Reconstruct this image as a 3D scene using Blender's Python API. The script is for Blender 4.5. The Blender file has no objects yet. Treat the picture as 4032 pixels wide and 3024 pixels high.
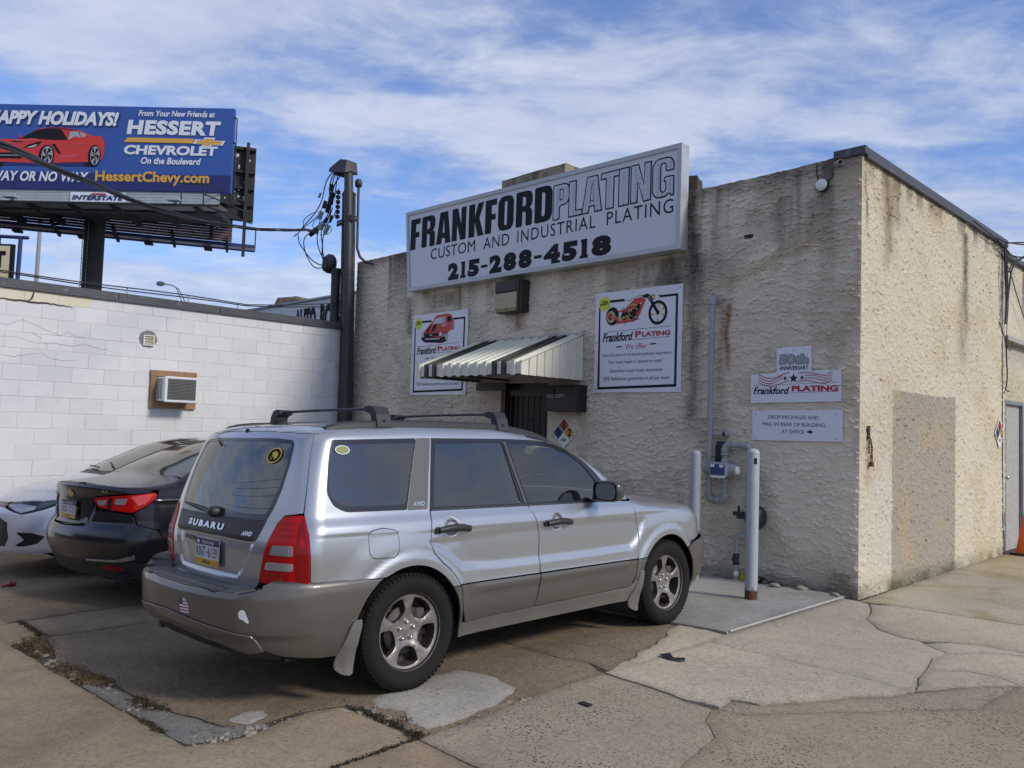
import bpy, math, random
import numpy as np
from mathutils import Matrix, Vector
from mathutils.geometry import delaunay_2d_cdt
random.seed(7); RNG = np.random.default_rng(11)
C = bpy.context.scene
COL = C.collection
# ---------------------------------------------------------------- camera
cam = bpy.data.cameras.new("camera"); cam_o = bpy.data.objects.new("camera", cam); COL.objects.link(cam_o)
cam.lens = 28.41; cam.sensor_width = 36; cam.clip_start = .05; cam.clip_end = 3000
_r = (0.70451203, 0.70893142, 0.03284866); _u = (0.01483825, -0.06098984, 0.99802809); _f = (-0.70953691, 0.70263538, 0.05348738)
cam_o.matrix_world = Matrix(((_r[0], _u[0], -_f[0], 0), (_r[1], _u[1], -_f[1], 0), (_r[2], _u[2], -_f[2], 1.4969), (0, 0, 0, 1)))
C.camera = cam_o
# ---------------------------------------------------------------- light and sky
C.view_settings.view_transform = 'Standard'; C.view_settings.look = 'None'
C.view_settings.gamma = 1; C.view_settings.use_curve_mapping = False
C.view_settings.exposure = 0.10
SUN_EL = math.radians(33); SUN_AZ = math.radians(78)      # azimuth clockwise from +Y: the sun stands off to +X
sd = Vector((math.sin(SUN_AZ)*math.cos(SUN_EL), math.cos(SUN_AZ)*math.cos(SUN_EL), math.sin(SUN_EL)))
sl = bpy.data.lights.new("sun", 'SUN'); sl.energy = 2.3; sl.angle = math.radians(11); sl.color = (1, .93, .82)
so = bpy.data.objects.new("sun", sl); COL.objects.link(so); so.rotation_euler = sd.to_track_quat('Z', 'Y').to_euler(); so.location = (20, 8, 20)
world = bpy.data.worlds.new("World"); C.world = world; world.use_nodes = True
def build_world():
    nt = world.node_tree; nt.nodes.clear(); N = nt.nodes.new; Lk = nt.links.new
    out = N('ShaderNodeOutputWorld'); bg = N('ShaderNodeBackground'); bg.inputs['Strength'].default_value = .12
    sky = N('ShaderNodeTexSky'); sky.sky_type = 'NISHITA'; sky.sun_disc = False
    sky.sun_elevation = SUN_EL; sky.sun_rotation = SUN_AZ; sky.altitude = 50; sky.air_density = 1.0; sky.dust_density = .6; sky.ozone_density = 2.2
    tc = N('ShaderNodeTexCoord'); sep = N('ShaderNodeSeparateXYZ'); Lk(tc.outputs['Generated'], sep.inputs[0])
    def mth(op, a, b=None, c=None):
        m = N('ShaderNodeMath'); m.operation = op
        for i, v in enumerate((a, b, c)):
            if v is None: continue
            if hasattr(v, 'links'): Lk(v, m.inputs[i])
            else: m.inputs[i].default_value = v
        return m.outputs[0]
    zz = mth('ADD', mth('MAXIMUM', sep.outputs[2], 0.0), .14)
    u = mth('DIVIDE', sep.outputs[0], zz); v = mth('DIVIDE', sep.outputs[1], zz)
    # cloud banks drawn out along the camera-right direction
    a = mth('ADD', mth('MULTIPLY', u, .70), mth('MULTIPLY', v, .71)); b = mth('SUBTRACT', mth('MULTIPLY', v, .70), mth('MULTIPLY', u, .71))
    cmb = N('ShaderNodeCombineXYZ'); Lk(mth('MULTIPLY', a, .62), cmb.inputs[0]); Lk(mth('MULTIPLY', b, .95), cmb.inputs[1]); cmb.inputs[2].default_value = 3.7
    n1 = N('ShaderNodeTexNoise'); n1.inputs['Scale'].default_value = .95; n1.inputs['Detail'].default_value = 9; n1.inputs['Roughness'].default_value = .56; n1.inputs['Distortion'].default_value = .15
    Lk(cmb.outputs[0], n1.inputs['Vector'])
    n2 = N('ShaderNodeTexNoise'); n2.inputs['Scale'].default_value = 4.4; n2.inputs['Detail'].default_value = 8; n2.inputs['Roughness'].default_value = .62; n2.inputs['Distortion'].default_value = .25
    Lk(cmb.outputs[0], n2.inputs['Vector'])
    s = mth('ADD', mth('MULTIPLY', n1.outputs[0], .64), mth('MULTIPLY', n2.outputs[0], .36))
    # more cover towards the horizon
    low = mth('MULTIPLY', mth('SUBTRACT', 1.0, mth('MINIMUM', mth('MULTIPLY', sep.outputs[2], 2.0), 1.0)), .15)
    mr = N('ShaderNodeMapRange'); mr.interpolation_type = 'SMOOTHSTEP'; Lk(mth('ADD', s, low), mr.inputs[0])
    mr.inputs[1].default_value = .455; mr.inputs[2].default_value = .60; mr.inputs[3].default_value = .10; mr.inputs[4].default_value = .82
    # thick parts go slightly greyer
    mr2 = N('ShaderNodeMapRange'); Lk(n2.outputs[0], mr2.inputs[0]); mr2.inputs[1].default_value = .35; mr2.inputs[2].default_value = .70; mr2.inputs[3].default_value = 0; mr2.inputs[4].default_value = 1
    cc = N('ShaderNodeMixRGB'); Lk(mr2.outputs[0], cc.inputs[0]); cc.inputs[1].default_value = (3.5, 4.1, 5.6, 1); cc.inputs[2].default_value = (5.6, 6.0, 6.9, 1)
    tint = N('ShaderNodeMixRGB'); tint.blend_type = 'MULTIPLY'; tint.inputs[0].default_value = 1; Lk(sky.outputs[0], tint.inputs[1]); tint.inputs[2].default_value = (.80, 1.0, 1.38, 1)
    mx = N('ShaderNodeMixRGB'); Lk(mr.outputs[0], mx.inputs[0]); Lk(tint.outputs[0], mx.inputs[1]); Lk(cc.outputs[0], mx.inputs[2])
    Lk(mx.outputs[0], bg.inputs[0]); Lk(bg.outputs[0], out.inputs[0])
build_world()
# ---------------------------------------------------------------- helpers
ORG = {}
def thing(name, label, cat, loc=(0, 0, 0), group=None, rot=None):
    o = bpy.data.objects.new(name, None); COL.objects.link(o); o.location = loc; o.empty_display_size = .2
    o['label'] = label; o['category'] = cat
    if group: o['group'] = group
    if rot: o.rotation_euler = rot
    ORG[o.name] = (0, 0, 0) if rot else tuple(loc)
    return o
def tag(o, label, cat, group=None):
    o['label'] = label; o['category'] = cat
    if group: o['group'] = group
    return o
def link(name, me, parent=None, kind=None, label=None):
    o = bpy.data.objects.new(name, me); COL.objects.link(o)
    if parent is not None: o.parent = parent; ORG[o.name] = ORG[parent.name]
    else: ORG[o.name] = (0, 0, 0)
    if kind: o['kind'] = kind
    if label: o['label'] = label
    return o
class MB:
    def __init__(s): s.v = []; s.f = []; s.m = []; s.sm = []
    def add(s, V, F, mi=0, smooth=False):
        b = len(s.v); s.v += [tuple(map(float, p)) for p in V]
        s.f += [tuple(b + i for i in f) for f in F]; s.m += [mi]*len(F); s.sm += [smooth]*len(F); return s
    def box(s, a, b, mi=0, bev=0):
        (x0, y0, z0), (x1, y1, z1) = a, b
        if x0 > x1: x0, x1 = x1, x0
        if y0 > y1: y0, y1 = y1, y0
        if z0 > z1: z0, z1 = z1, z0
        if bev > 0:
            bev = min(bev, (x1-x0)*.45, (y1-y0)*.45, (z1-z0)*.45); V = []
            for (cx_, sx) in ((x0, 1), (x1, -1)):
                for (cy_, sy) in ((y0, 1), (y1, -1)):
                    for (cz_, sz) in ((z0, 1), (z1, -1)):
                        V += [(cx_, cy_+sy*bev, cz_+sz*bev), (cx_+sx*bev, cy_, cz_+sz*bev), (cx_+sx*bev, cy_+sy*bev, cz_)]
            i = lambda a_, b_, c_, k: (a_*4 + b_*2 + c_)*3 + k
            F = [(i(0,0,0,0), i(0,0,1,0), i(0,1,1,0), i(0,1,0,0)), (i(1,0,0,0), i(1,1,0,0), i(1,1,1,0), i(1,0,1,0)),
                 (i(0,0,0,1), i(1,0,0,1), i(1,0,1,1), i(0,0,1,1)), (i(0,1,0,1), i(0,1,1,1), i(1,1,1,1), i(1,1,0,1)),
                 (i(0,0,0,2), i(0,1,0,2), i(1,1,0,2), i(1,0,0,2)), (i(0,0,1,2), i(1,0,1,2), i(1,1,1,2), i(0,1,1,2))]
            for y in (0, 1):
                for z in (0, 1):
                    F.append((i(0,y,z,1), i(1,y,z,1), i(1,y,z,2), i(0,y,z,2)))
            for x in (0, 1):
                for z in (0, 1):
                    F.append((i(x,0,z,0), i(x,1,z,0), i(x,1,z,2), i(x,0,z,2)))
                for y in (0, 1):
                    F.append((i(x,y,0,0), i(x,y,1,0), i(x,y,1,1), i(x,y,0,1)))
            for x in (0, 1):
                for y in (0, 1):
                    for z in (0, 1): F.append((i(x,y,z,0), i(x,y,z,1), i(x,y,z,2)))
            return s.add(V, F, mi)
        V = [(x0,y0,z0),(x1,y0,z0),(x1,y1,z0),(x0,y1,z0),(x0,y0,z1),(x1,y0,z1),(x1,y1,z1),(x0,y1,z1)]
        return s.add(V, [(0,3,2,1),(4,5,6,7),(0,1,5,4),(1,2,6,5),(2,3,7,6),(3,0,4,7)], mi)
    def tube(s, pts, r, n=10, mi=0, cap=True):
        P = [Vector(p) for p in pts]; R = r if hasattr(r, '__len__') else [r]*len(P)
        t0 = (P[1] - P[0]).normalized(); up = Vector((0, 0, 1)) if abs(t0.z) < .9 else Vector((1, 0, 0))
        V = []; F = []; u = t0.cross(up).normalized()
        for i, p in enumerate(P):
            if i == 0: t = (P[1]-P[0])
            elif i == len(P)-1: t = P[-1]-P[-2]
            else: t = (P[i+1]-P[i]).normalized() + (P[i]-P[i-1]).normalized()
            if t.length < 1e-9: t = t0
            t = t.normalized(); u = (u - t*u.dot(t)); u = u.normalized() if u.length > 1e-6 else t.orthogonal().normalized(); w = t.cross(u)
            for k in range(n):
                a = 2*math.pi*k/n; V.append(p + (u*math.cos(a) + w*math.sin(a))*R[i])
        for i in range(len(P)-1):
            for k in range(n):
                F.append((i*n+k, i*n+(k+1) % n, (i+1)*n+(k+1) % n, (i+1)*n+k))
        s.add(V, F, mi, True)
        if cap:
            s.add(V[:n], [tuple(range(n))[::-1]], mi); s.add(V[-n:], [tuple(range(n))], mi)
        return s
    def lathe(s, o, ax, prof, n=24, mi=0, smooth=True):
        """prof: list of (r, h) along axis ax from origin o"""
        ax = Vector(ax).normalized(); u = ax.orthogonal().normalized(); w = ax.cross(u); o = Vector(o); V = []; F = []
        for r, h_ in prof:
            for k in range(n):
                a = 2*math.pi*k/n; V.append(o + ax*h_ + (u*math.cos(a) + w*math.sin(a))*max(r, 1e-4))
        for i in range(len(prof)-1):
            for k in range(n): F.append((i*n+k, i*n+(k+1) % n, (i+1)*n+(k+1) % n, (i+1)*n+k))
        return s.add(V, F, mi, smooth)
    def prism(s, poly, fr, d0, d1, mi=0):
        """poly of (u,v) in frame fr, from depth d0 to d1 along the frame normal"""
        n = len(poly); A = [fr(u, v, d0) for u, v in poly]; B = [fr(u, v, d1) for u, v in poly]
        s.add(A + B, [tuple(range(n))[::-1], tuple(range(n, 2*n))] + [(i, (i+1) % n, n+(i+1) % n, n+i) for i in range(n)], mi); return s
    def flat(s, V2, F, fr, d, mi=0): return s.add([fr(u, v, d) for u, v in V2], F, mi)
    def build(s, name, mats, parent=None, kind=None, label=None, mesh_only=False):
        me = bpy.data.meshes.new(name); o0 = ORG[parent.name] if parent is not None else (0, 0, 0)
        me.from_pydata([(x-o0[0], y-o0[1], z-o0[2]) for x, y, z in s.v], [], s.f)
        me.polygons.foreach_set('material_index', s.m); me.polygons.foreach_set('use_smooth', s.sm)
        for m in (mats if isinstance(mats, (list, tuple)) else [mats]): me.materials.append(m)
        me.update()
        if mesh_only: return me
        return link(name, me, parent, kind, label)
def frame(o, u, v, n):
    o, u, v, n = map(Vector, (o, u, v, n))
    return lambda a, b, d=0: tuple(o + u*a + v*b + n*d)
def frFront(y=0, off=0): return lambda a, b, d=0: (a, 7.771 - off - d, b)      # (X, Z) on the front wall, depth towards -Y
def frSide(): return lambda a, b, d=0: (-3.131 + d, a, b)
_tc = {}
def text2d(txt, bold=0.0, shear=0.0, spacing=1.0):
    key = (txt, bold, shear, spacing)
    if key in _tc: return _tc[key]
    cu = bpy.data.curves.new('t', 'FONT'); cu.body = txt; cu.size = 1; cu.offset = bold; cu.shear = shear; cu.space_character = spacing
    cu.resolution_u = 3; cu.fill_mode = 'FRONT'
    ob = bpy.data.objects.new('t', cu); COL.objects.link(ob)
    dg = bpy.context.evaluated_depsgraph_get(); me = bpy.data.meshes.new_from_object(ob.evaluated_get(dg))
    V = np.array([(v.co.x, v.co.y) for v in me.vertices]) if len(me.vertices) else np.zeros((0, 2)); F = [tuple(p.vertices) for p in me.polygons]
    bpy.data.objects.remove(ob); bpy.data.curves.remove(cu); bpy.data.meshes.remove(me)
    _tc[key] = (V, F); return _tc[key]
def put_text(mb, txt, fr, x0, y0, x1, y1, d, bold=.0, shear=0., mi=0, spacing=1., ref=None, x_slope=0.):
    """fit the text's ink box to x0..x1 by y0..y1 (ref: text whose height sets the scale)"""
    V, F = text2d(txt, bold, shear, spacing)
    if not len(V): return
    lo = V.min(0); hi = V.max(0)
    if ref:
        R, _ = text2d(ref, bold, shear, spacing); lo = np.array([lo[0], R.min(0)[1]]); hi = np.array([hi[0], R.max(0)[1]])
    U = (V - lo)/(hi - lo)
    pts = [(x0 + (x1-x0)*u, y0 + (y1-y0)*v + x_slope*(x1-x0)*u) for u, v in U]
    mb.flat(pts, F, fr, d, mi)
# noise
def _hash(ix, iy, seed):
    n = (ix.astype(np.int64)*374761393 + iy.astype(np.int64)*668265263 + seed*974634777) & 0x7fffffff
    n = ((n ^ (n >> 13))*1274126177) & 0x7fffffff
    return ((n ^ (n >> 16)) & 0xffff)/65535.
def vn(x, y, seed=0):
    x = np.asarray(x, float); y = np.asarray(y, float)
    ix = np.floor(x); iy = np.floor(y); fx = x-ix; fy = y-iy
    fx = fx*fx*fx*(fx*(fx*6-15)+10); fy = fy*fy*fy*(fy*(fy*6-15)+10)
    a = _hash(ix, iy, seed); b = _hash(ix+1, iy, seed); c = _hash(ix, iy+1, seed); d = _hash(ix+1, iy+1, seed)
    return (a*(1-fx)+b*fx)*(1-fy) + (c*(1-fx)+d*fx)*fy
def fbm(x, y, seed=0, o=4, g=.5):
    t = 0; a = 1; s_ = 0
    for i in range(o):
        t = t + a*vn(x*2**i + 17.3*i, y*2**i - 9.1*i, seed+i); s_ += a; a *= g
    return t/s_
def grid_mesh(name, P, cols, mask, mat, parent=None, smooth=True, kind=None, label=None):
    """P: (n,m,3) points; mask (n-1,m-1) keeps faces; cols (n,m,3)"""
    n, m = P.shape[:2]; idx = np.arange(n*m).reshape(n, m)
    q = np.stack([idx[:-1, :-1], idx[1:, :-1], idx[1:, 1:], idx[:-1, 1:]], -1)[mask]
    o0 = ORG[parent.name] if parent is not None else (0, 0, 0)
    me = bpy.data.meshes.new(name); V = (P.reshape(-1, 3) - np.array(o0)).astype(np.float32)
    me.vertices.add(len(V)); me.vertices.foreach_set('co', V.ravel())
    me.loops.add(q.size); me.loops.foreach_set('vertex_index', q.ravel().astype(np.int32))
    me.polygons.add(len(q)); me.polygons.foreach_set('loop_start', (np.arange(len(q))*4).astype(np.int32)); me.polygons.foreach_set('loop_total', np.full(len(q), 4, np.int32))
    me.update(calc_edges=True); me.polygons.foreach_set('use_smooth', np.full(len(q), smooth))
    if cols is not None:
        at = me.color_attributes.new('Col', 'FLOAT_COLOR', 'POINT')
        cc = np.ones((n*m, 4), np.float32); cc[:, :3] = cols.reshape(-1, 3); at.data.foreach_set('color', cc.ravel())
    me.materials.append(mat); me.update()
    return link(name, me, parent, kind, label)
# ---------------------------------------------------------------- materials
def mat(name, col=(.5, .5, .5), rough=.6, metal=0., coat=0., noise=0., nscale=8., bump=0., bscale=60., spec=.5, emit=None, attr=False, alpha=None, trans=0., rnd=0., detail=5, dirt=None, coatr=.03):
    m = bpy.data.materials.new(name); m.use_nodes = True; nt = m.node_tree; N = nt.nodes.new; Lk = nt.links.new
    b = nt.nodes['Principled BSDF']; b.inputs['Base Color'].default_value = (*col, 1); b.inputs['Roughness'].default_value = rough
    b.inputs['Metallic'].default_value = metal; b.inputs['Coat Weight'].default_value = coat; b.inputs['Coat Roughness'].default_value = coatr
    b.inputs['Specular IOR Level'].default_value = spec
    if trans: b.inputs['Transmission Weight'].default_value = trans
    cur = None
    if attr:
        a = N('ShaderNodeAttribute'); a.attribute_name = 'Col'; cur = a.outputs['Color']
    geo = N('ShaderNodeNewGeometry')
    if noise > 0:
        n = N('ShaderNodeTexNoise'); n.inputs['Scale'].default_value = nscale; n.inputs['Detail'].default_value = detail; n.inputs['Roughness'].default_value = .65
        Lk(geo.outputs['Position'], n.inputs['Vector'])
        mr = N('ShaderNodeMapRange'); Lk(n.outputs[0], mr.inputs[0]); mr.inputs[1].default_value = .25; mr.inputs[2].default_value = .75
        mr.inputs[3].default_value = 1-noise; mr.inputs[4].default_value = 1+noise*.6
        mx = N('ShaderNodeVectorMath'); mx.operation = 'SCALE'
        if cur is None: mx.inputs[0].default_value = col
        else: Lk(cur, mx.inputs[0])
        Lk(mr.outputs[0], mx.inputs['Scale']); cur = mx.outputs[0]
        mr2 = N('ShaderNodeMapRange'); Lk(n.outputs[0], mr2.inputs[0]); mr2.inputs[3].default_value = max(0, rough-.12); mr2.inputs[4].default_value = min(1, rough+.12)
        Lk(mr2.outputs[0], b.inputs['Roughness'])
    if dirt:
        dc, lo, hi, sc = dirt
        n = N('ShaderNodeTexNoise'); n.inputs['Scale'].default_value = sc; n.inputs['Detail'].default_value = 8; n.inputs['Roughness'].default_value = .7
        Lk(geo.outputs['Position'], n.inputs['Vector'])
        mr = N('ShaderNodeMapRange'); mr.interpolation_type = 'SMOOTHSTEP'; Lk(n.outputs[0], mr.inputs[0]); mr.inputs[1].default_value = lo; mr.inputs[2].default_value = hi
        mx = N('ShaderNodeMixRGB'); Lk(mr.outputs[0], mx.inputs[0])
        if cur is None: mx.inputs[1].default_value = (*col, 1)
        else: Lk(cur, mx.inputs[1])
        mx.inputs[2].default_value = (*dc, 1); cur = mx.outputs[0]
    if rnd > 0:
        oi = N('ShaderNodeObjectInfo'); mr = N('ShaderNodeMapRange'); Lk(oi.outputs['Random'], mr.inputs[0]); mr.inputs[3].default_value = 1-rnd; mr.inputs[4].default_value = 1+rnd*.5
        mx = N('ShaderNodeVectorMath'); mx.operation = 'SCALE'
        if cur is None: mx.inputs[0].default_value = col
        else: Lk(cur, mx.inputs[0])
        Lk(mr.outputs[0], mx.inputs['Scale']); cur = mx.outputs[0]
    if cur is not None: Lk(cur, b.inputs['Base Color'])
    if bump > 0:
        n = N('ShaderNodeTexNoise'); n.inputs['Scale'].default_value = bscale; n.inputs['Detail'].default_value = 6; n.inputs['Roughness'].default_value = .6
        Lk(geo.outputs['Position'], n.inputs['Vector']); bp = N('ShaderNodeBump'); bp.inputs['Strength'].default_value = 1; bp.inputs['Distance'].default_value = bump
        Lk(n.outputs[0], bp.inputs['Height']); Lk(bp.outputs[0], b.inputs['Normal'])
    if emit: b.inputs['Emission Color'].default_value = (*emit[:3], 1); b.inputs['Emission Strength'].default_value = emit[3]
    return m
def mat_concrete(name, col, dark, speck=.5, sp_scale=90., sp_lo=.08, coarse=.25, bump=.004, stain=None, attr=True):
    """worn concrete: mottling, exposed dark aggregate, pits and fine grit"""
    m = bpy.data.materials.new(name); m.use_nodes = True; nt = m.node_tree; N = nt.nodes.new; Lk = nt.links.new
    b = nt.nodes['Principled BSDF']; b.inputs['Roughness'].default_value = .9; b.inputs['Specular IOR Level'].default_value = .25
    geo = N('ShaderNodeNewGeometry').outputs['Position']
    def ns(sc, d=6, r=.6, dist=0):
        n = N('ShaderNodeTexNoise'); n.inputs['Scale'].default_value = sc; n.inputs['Detail'].default_value = d; n.inputs['Roughness'].default_value = r; n.inputs['Distortion'].default_value = dist; Lk(geo, n.inputs['Vector']); return n.outputs[0]
    def rng(s, a, c, d=0., e=1., sm=True):
        r = N('ShaderNodeMapRange'); r.interpolation_type = 'SMOOTHSTEP' if sm else 'LINEAR'; Lk(s, r.inputs[0]); r.inputs[1].default_value = a; r.inputs[2].default_value = c; r.inputs[3].default_value = d; r.inputs[4].default_value = e; return r.outputs[0]
    def mixc(f_, a, c, mode='MIX'):
        x = N('ShaderNodeMixRGB'); x.blend_type = mode
        if hasattr(f_, 'links'): Lk(f_, x.inputs[0])
        else: x.inputs[0].default_value = f_
        for k, v in ((1, a), (2, c)):
            if hasattr(v, 'links'): Lk(v, x.inputs[k])
            else: x.inputs[k].default_value = (*v, 1)
        return x.outputs[0]
    big = ns(1.1, 7, .65, .4); mid = ns(9, 6, .7); fine = ns(140, 4, .7)
    c = mixc(rng(big, .35, .68), col, tuple(v*(1-coarse) for v in col))
    c = mixc(rng(mid, .30, .72, 0, .55), c, tuple(v*1.18 for v in col))
    c = mixc(rng(fine, .35, .75, 0, .6), c, tuple(v*.62 for v in col))
    pit = N('ShaderNodeTexVoronoi'); pit.inputs['Scale'].default_value = 150; Lk(geo, pit.inputs['Vector'])
    c = mixc(rng(pit.outputs['Distance'], .0, .32, .55, 0), c, tuple(v*.5 for v in col))
    c = mixc(rng(ns(38, 5, .75), .46, .64, 0, .8), c, tuple(v*.60 for v in col))
    c = mixc(rng(ns(3.3, 8, .75, .8), .54, .68, 0, .7), c, tuple(v*.62 for v in col))
    if stain: c = mixc(rng(ns(1.7, 6, .6, .5), .50, .66, 0, .8), c, stain)
    vo = N('ShaderNodeTexVoronoi'); vo.inputs['Scale'].default_value = sp_scale; vo.inputs['Randomness'].default_value = 1
    wp = N('ShaderNodeVectorMath'); wp.operation = 'ADD'; nn = N('ShaderNodeTexNoise'); nn.inputs['Scale'].default_value = 60; Lk(geo, nn.inputs['Vector'])
    sc_ = N('ShaderNodeVectorMath'); sc_.operation = 'SCALE'; sc_.inputs['Scale'].default_value = .012; Lk(nn.outputs['Color'], sc_.inputs[0]); Lk(geo, wp.inputs[0]); Lk(sc_.outputs[0], wp.inputs[1]); Lk(wp.outputs[0], vo.inputs['Vector'])
    keep = N('ShaderNodeSeparateColor'); Lk(vo.outputs['Color'], keep.inputs[0])
    k = N('ShaderNodeMath'); k.operation = 'GREATER_THAN'; Lk(keep.outputs[0], k.inputs[0]); k.inputs[1].default_value = 1-speck
    sz = N('ShaderNodeMath'); sz.operation = 'LESS_THAN'; Lk(vo.outputs['Distance'], sz.inputs[0]); sz.inputs[1].default_value = .30
    kk = N('ShaderNodeMath'); kk.operation = 'MULTIPLY'; Lk(k.outputs[0], kk.inputs[0]); Lk(sz.outputs[0], kk.inputs[1])
    kd = N('ShaderNodeMath'); kd.operation = 'MULTIPLY'; Lk(kk.outputs[0], kd.inputs[0]); Lk(rng(ns(2.3, 4, .6), .38, .62, .25, 1.), kd.inputs[1])
    c = mixc(kd.outputs[0], c, dark)
    if attr:
        a = N('ShaderNodeAttribute'); a.attribute_name = 'Col'; c = mixc(1., c, a.outputs['Color'], 'MULTIPLY')
    Lk(c, b.inputs['Base Color'])
    h1 = N('ShaderNodeMath'); h1.operation = 'MULTIPLY_ADD'; Lk(fine, h1.inputs[0]); h1.inputs[1].default_value = .35; Lk(mid, h1.inputs[2])
    h2 = N('ShaderNodeMath'); h2.operation = 'MULTIPLY_ADD'; Lk(kd.outputs[0], h2.inputs[0]); h2.inputs[1].default_value = -.5; Lk(h1.outputs[0], h2.inputs[2])
    bp = N('ShaderNodeBump'); bp.inputs['Distance'].default_value = bump; bp.inputs['Strength'].default_value = 1; Lk(h2.outputs[0], bp.inputs['Height']); Lk(bp.outputs[0], b.inputs['Normal'])
    return m
M = {}
M['stucco'] = mat('stucco', attr=True, rough=.93, noise=.13, nscale=30, bump=.004, bscale=95, spec=.2)
M['block'] = mat('white_block_paint', (.66, .66, .665), rough=.75, noise=.07, nscale=3.5, bump=.0016, bscale=120, rnd=.05, spec=.3, dirt=((.50, .48, .43), .62, .80, 2.1))
M['blocktop'] = mat('cream_block_paint', (.68, .63, .50), rough=.75, noise=.10, nscale=3.5, bump=.0016, bscale=120, spec=.3)
M['mortar'] = mat('mortar', (.40, .385, .36), rough=.95, noise=.25, nscale=14, bump=.003, bscale=90)
M['crack'] = mat('crack_dark', (.07, .06, .055), rough=1)
M['crackl'] = mat('hairline_crack', (.26, .245, .23), rough=1)
M['flash'] = mat('flashing', (.060, .068, .078), rough=.55, metal=.0, noise=.35, nscale=5, dirt=((.19, .19, .19), .58, .72, 6), bump=.003, bscale=18)
M['tan'] = mat_concrete('tan_concrete', (.36, .275, .175), (.07, .055, .045), speck=.16, sp_scale=62, coarse=.40, bump=.003)
M['agg'] = mat_concrete('exposed_aggregate_concrete', (.40, .335, .24), (.050, .050, .055), speck=.62, sp_scale=54, coarse=.22, bump=.008)
M['brown'] = mat_concrete('worn_brown_concrete', (.31, .235, .155), (.035, .026, .020), speck=.75, sp_scale=60, coarse=.50, bump=.016)
M['light'] = mat_concrete('light_concrete', (.56, .485, .36), (.20, .15, .11), speck=.50, sp_scale=70, coarse=.26, bump=.004)
M['ochre'] = mat_concrete('stained_concrete', (.50, .435, .315), (.20, .15, .10), speck=.25, sp_scale=80, coarse=.22, bump=.003, stain=(.33, .25, .13))
M['pad'] = mat_concrete('smooth_grey_concrete', (.40, .385, .345), (.29, .27, .23), speck=.04, sp_scale=60, coarse=.22, bump=.0012, stain=(.27, .245, .205))
M['patch'] = mat_concrete('pale_cement_patch', (.43, .40, .335), (.15, .13, .11), speck=.08, sp_scale=40, coarse=.2, bump=.006)
M['crumble'] = mat_concrete('crumbling_concrete', (.27, .25, .22), (.06, .055, .05), speck=.55, sp_scale=60, coarse=.3, bump=.018)
M['soil'] = mat('joint_soil', (.075, .058, .040), rough=1, noise=.5, nscale=20, bump=.01, bscale=50)
M['asphalt'] = mat('asphalt', (.055, .053, .050), rough=.95, noise=.3, nscale=12, bump=.004, bscale=120)
M['alum'] = mat('sign_frame_aluminium', (.46, .47, .48), rough=.45, metal=.25, noise=.18, nscale=6, dirt=((.25, .235, .21), .6, .78, 5))
M['signface'] = mat('sign_face', (.62, .64, .68), rough=.38, noise=.04, nscale=2, spec=.4)
M['poster'] = mat('poster_white', (.72, .73, .78), rough=.35, noise=.03, nscale=3)
M['ink'] = mat('black_print', (.010, .010, .013), rough=.65, spec=.25)
M['navy'] = mat('navy_print', (.015, .02, .055), rough=.65, spec=.25)
M['red'] = mat('red_print', (.42, .02, .045), rough=.4)
M['redp'] = mat('bright_red_print', (.55, .035, .025), rough=.4)
M['redd'] = mat('dark_red_print', (.20, .012, .015), rough=.4)
M['yel'] = mat('yellow_green_print', (.60, .66, .05), rough=.4)
M['gold'] = mat('gold_print', (.60, .36, .07), rough=.4)
M['white'] = mat('white_paint', (.78, .78, .76), rough=.4, noise=.03)
M['greyp'] = mat('grey_print', (.33, .35, .39), rough=.4)
M['greyl'] = mat('pale_grey_print', (.52, .54, .58), rough=.4)
M['blkmetal'] = mat('black_painted_metal', (.012, .012, .013), rough=.42, noise=.3, nscale=9)
M['dark'] = mat('dark_void', (.006, .006, .007), rough=.9)
M['bronze'] = mat('dark_bronze_metal', (.028, .023, .019), rough=.5, noise=.25, nscale=10)
M['lens'] = mat('aged_light_lens', (.40, .34, .20), rough=.3, noise=.3, nscale=7, dirt=((.30, .17, .05), .5, .7, 9))
M['awn'] = mat('cream_awning_metal', (.72, .70, .58), rough=.42, noise=.06, nscale=4, dirt=((.42, .39, .30), .63, .82, 7))
M['awnk'] = mat('black_awning_metal', (.016, .014, .015), rough=.40, noise=.2)
M['galv'] = mat('grey_painted_pipe', (.34, .35, .35), rough=.5, metal=.15, noise=.22, nscale=16, dirt=((.12, .085, .06), .62, .78, 14))
M['bollard'] = mat('grey_bollard_paint', (.37, .395, .43), rough=.48, noise=.08, nscale=5)
M['rust'] = mat('rust', (.115, .045, .02), rough=.95, noise=.5, nscale=30, bump=.003, bscale=80)
M['ruststain'] = mat('rusty_door_paint', (.36, .17, .06), rough=.8, noise=.4, nscale=12)
M['cond'] = mat('dark_conduit', (.030, .034, .040), rough=.5, noise=.35, nscale=7, dirt=((.15, .15, .145), .58, .75, 12))
M['wood'] = mat('weathered_pole_wood', (.085, .062, .045), rough=.95, noise=.5, nscale=14, bump=.006, bscale=35)
M['lumber'] = mat('lumber', (.33, .19, .10), rough=.8, noise=.35, nscale=9, rnd=.25)
M['cable'] = mat('cable_black', (.013, .013, .016), rough=.55)
M['acw'] = mat('air_conditioner_plastic', (.66, .68, .70), rough=.45, noise=.04)
M['coil'] = mat('condenser_coil', (.075, .07, .06), rough=.7, metal=.3, noise=.3, nscale=12)
M['stonep'] = mat('small_stones', (.30, .26, .20), rough=.95, noise=.3, nscale=30, bump=.004)
M['moss'] = mat('moss', (.050, .042, .020), rough=1, noise=.6, nscale=40)
M['leaf'] = mat('weed_leaf', (.05, .11, .025), rough=.6, noise=.3, nscale=30)
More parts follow.
